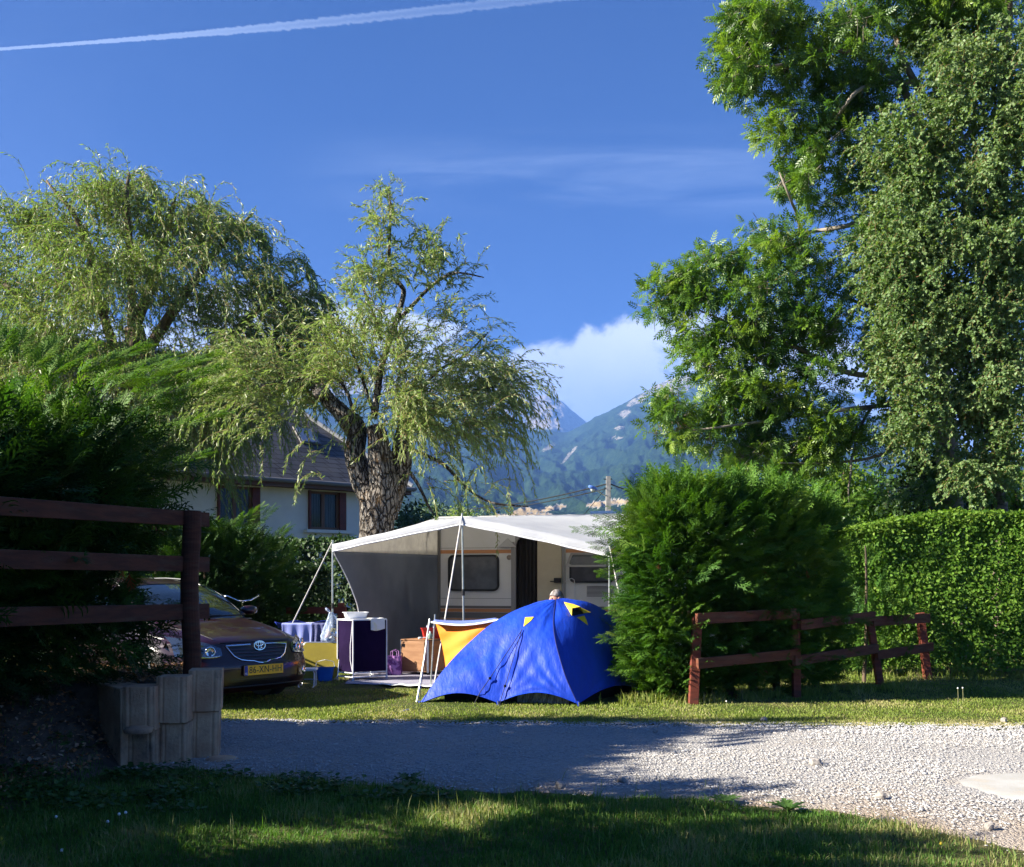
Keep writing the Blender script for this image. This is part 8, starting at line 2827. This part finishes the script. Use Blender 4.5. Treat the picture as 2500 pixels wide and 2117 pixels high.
def ground_cover():
    # low broad leaves in the shaded grass at the left and along the gravel
    n = 5200
    px = rng.random(n) * 1150 - 40
    py = 1868 + 95 * rng.random(n) ** 1.2 + (px < 500) * 40 * rng.random(n)
    d = EYE * F / (py - HY)
    x = (px - CX) / F * d
    keep = (field(x, d, 2.5, 9.0) > -0.05) & (d < near_edge(x) + 0.02) & (bank_z(x, d) < .25)
    x, y = x[keep], d[keep]
    m = len(x)
    h = 0.02 + 0.05 * rng.random(m)
    a = rng.random(m) * 6.283
    D = np.stack([np.cos(a), np.sin(a), rng.uniform(-.1, .7, m)], 1)
    TT = scaled(LEAF4, 0.9)
    V, Fc, r_ = instance(TT[0], TT[1], np.stack([x, y, bank_z(x, y) + h], 1), frames(D, rng.normal(size=m) * .3), 0.022 + 0.03 * rng.random(m), rng.random(m))
    tag(arr_mesh('ground_cover', V, Fc, L_WEED, rnd=r_), 'low broad leaved weeds in the shaded grass below the block wall', 'ground cover', kind='stuff')
    # leaf litter on the bank
    n = 15000
    x = -2.2 - 3.2 * rng.random(n); y = 5.0 + 4.6 * rng.random(n)
    bz = bank_z(x, y)
    keep = bz > 0.03
    x, y, bz = x[keep], y[keep], bz[keep]
    m = len(x)
    a = rng.random(m) * 6.283
    D = np.stack([np.cos(a), np.sin(a), rng.normal(size=m) * .35], 1)
    TT = scaled(LEAF, 0.6)
    V, Fc, r_ = instance(TT[0], TT[1], np.stack([x, y, bz + 0.03 + 0.02 * rng.random(m)], 1), frames(D, rng.normal(size=m) * .8), 0.018 + 0.04 * rng.random(m) ** 2, rng.random(m))
    lit = leaf_mat('dry_litter', [(0.09, 0.055, 0.035), (0.22, 0.14, 0.08), (0.40, 0.16, 0.06), (0.42, 0.34, 0.26)], 0.15, 0.8, 0.2)
    tag(arr_mesh('leaf_litter', V, Fc, lit, rnd=r_), 'dry brown leaf litter and twigs on the soil bank', 'leaf litter', kind='stuff')


def rosette(px, py, size, label, n_leaf=11, toothed=True, up=0.8):
    p = G(px, py)
    t = thing('dandelion_plant', label, 'weed', (p.x, p.y, 0), 0, 'leafy weeds along the lane edge')
    for k in range(n_leaf):
        a = k * 2.4 + 0.3
        L_ = size * random.uniform(.7, 1.1)
        mb = MB()
        def fn(u, v, a=a, L_=L_):
            w_ = 0.15 * L_ * math.sin(math.pi * min(1, v * 0.93 + .05)) * (1 + (0.45 * math.sin(v * 26) if toothed else 0))
            r_ = L_ * v
            z = up * L_ * math.sin(v * 1.7) * .62 + 0.01
            x = r_ * (1 - .1 * v)
            s = (u - .5) * 2 * w_
            return (math.cos(a) * x - math.sin(a) * s, math.sin(a) * x + math.cos(a) * s, z + abs(u - .5) * w_ * .5)
        mb.grid(fn, 4, 14)
        o = mb.build('leaf', L_WEED, t)
        at = o.data.attributes.new('rnd', 'FLOAT', 'POINT')
        at.data.foreach_set('value', np.full(len(o.data.vertices), random.random(), dtype=np.float32))


def small_plants():
    rosette(1768, 1962, 0.13, 'dark toothed dandelion rosette at the shaded lane edge, left of the bigger one', 14, True, 0.35)
    rosette(1925, 1984, 0.15, 'dark broad leaved weed standing up from the grass beside the lane', 12, True, 0.5)
    rosette(170, 1870, 0.28, 'large leafy weed below the left end of the block wall', 12, False, 0.9)
    rosette(350, 1590, 0.20, 'broad leaved weed on top of the bank beside the blocks', 8, False, 1.0)
    rosette(1000, 1915, 0.12, 'small dandelion rosette on the shaded gravel edge below the tent', 9)
    # pale flower stalks and white clover heads
    M_ST = mat('stalk', (0.30, 0.30, 0.14), 0.7); M_FL = mat('white_petals', (0.8, 0.8, 0.76), 0.7); M_YF = mat('yellow_petals', (0.8, 0.6, 0.04), 0.6)
    spec = [((2338, 1722), 0.19, 'tall pale plantain stalk on the far lawn, left of a pair', M_FL), ((2350, 1721), 0.19, 'tall pale plantain stalk on the far lawn, right of a pair', M_FL), ((1773, 1733), 0.09, 'thin pale stalk before the dark conifer hedge', M_FL),
            ((290, 2010), 0.05, 'white clover flower, left of a close pair, at the left end of the sunny streak', M_FL), ((306, 2008), 0.055, 'white clover flower, right of a close pair, at the left end of the sunny streak', M_FL), ((262, 2020), 0.03, 'white clover flower left of the close pair', M_FL),
            ((136, 2008), 0.03, 'white clover flower alone near the left edge of the grass', M_FL), ((150, 2092), 0.03, 'lowest white clover flower near the bottom left', M_FL), ((333, 1885), 0.03, 'white flower in the shade just below the block wall', M_FL),
            ((2297, 2075), 0.03, 'single small yellow flower at the sandy lower right', M_YF)]
    for (px, py), h, lab, m_ in spec:
        p = G(px, py)
        t = thing('wild_flower', lab, 'flower', (p.x, p.y, 0), 0, 'small flowers in the grass')
        mb = MB(); mb.tube([(0, 0, 0), (0.006, 0, h * .5), (0.002, 0, h)], 0.0022, 5); mb.build('stalk', M_ST, t)
        mb = MB(); mb.lathe([(0, -0.006), (0.008, -0.002), (0.009, 0.004), (0.005, 0.011), (0, 0.012)], (0.002, 0, h), 10); mb.build('flower_head', m_, t, smooth=True)
    # taller grass stalks catching the light
    n = 90
    px = rng.random(n) * 1500 + 300; py = 1905 + 190 * rng.random(n)
    d = EYE * F / (py - HY)
    V, Fc, r_ = blades(n, (px - CX) / F * d, d, np.zeros(n), 0.10 + 0.08 * rng.random(n), 0.004, 0.25, 3, np.full(n, .85))
    tag(arr_mesh('grass_stalks', V, Fc, L_GRASS, rnd=r_), 'scattered tall grass stalks standing above the foreground grass', 'grass', kind='stuff')


foreground_grass(); far_grass(); gravel(); bigger_stones(); ground_cover(); small_plants()
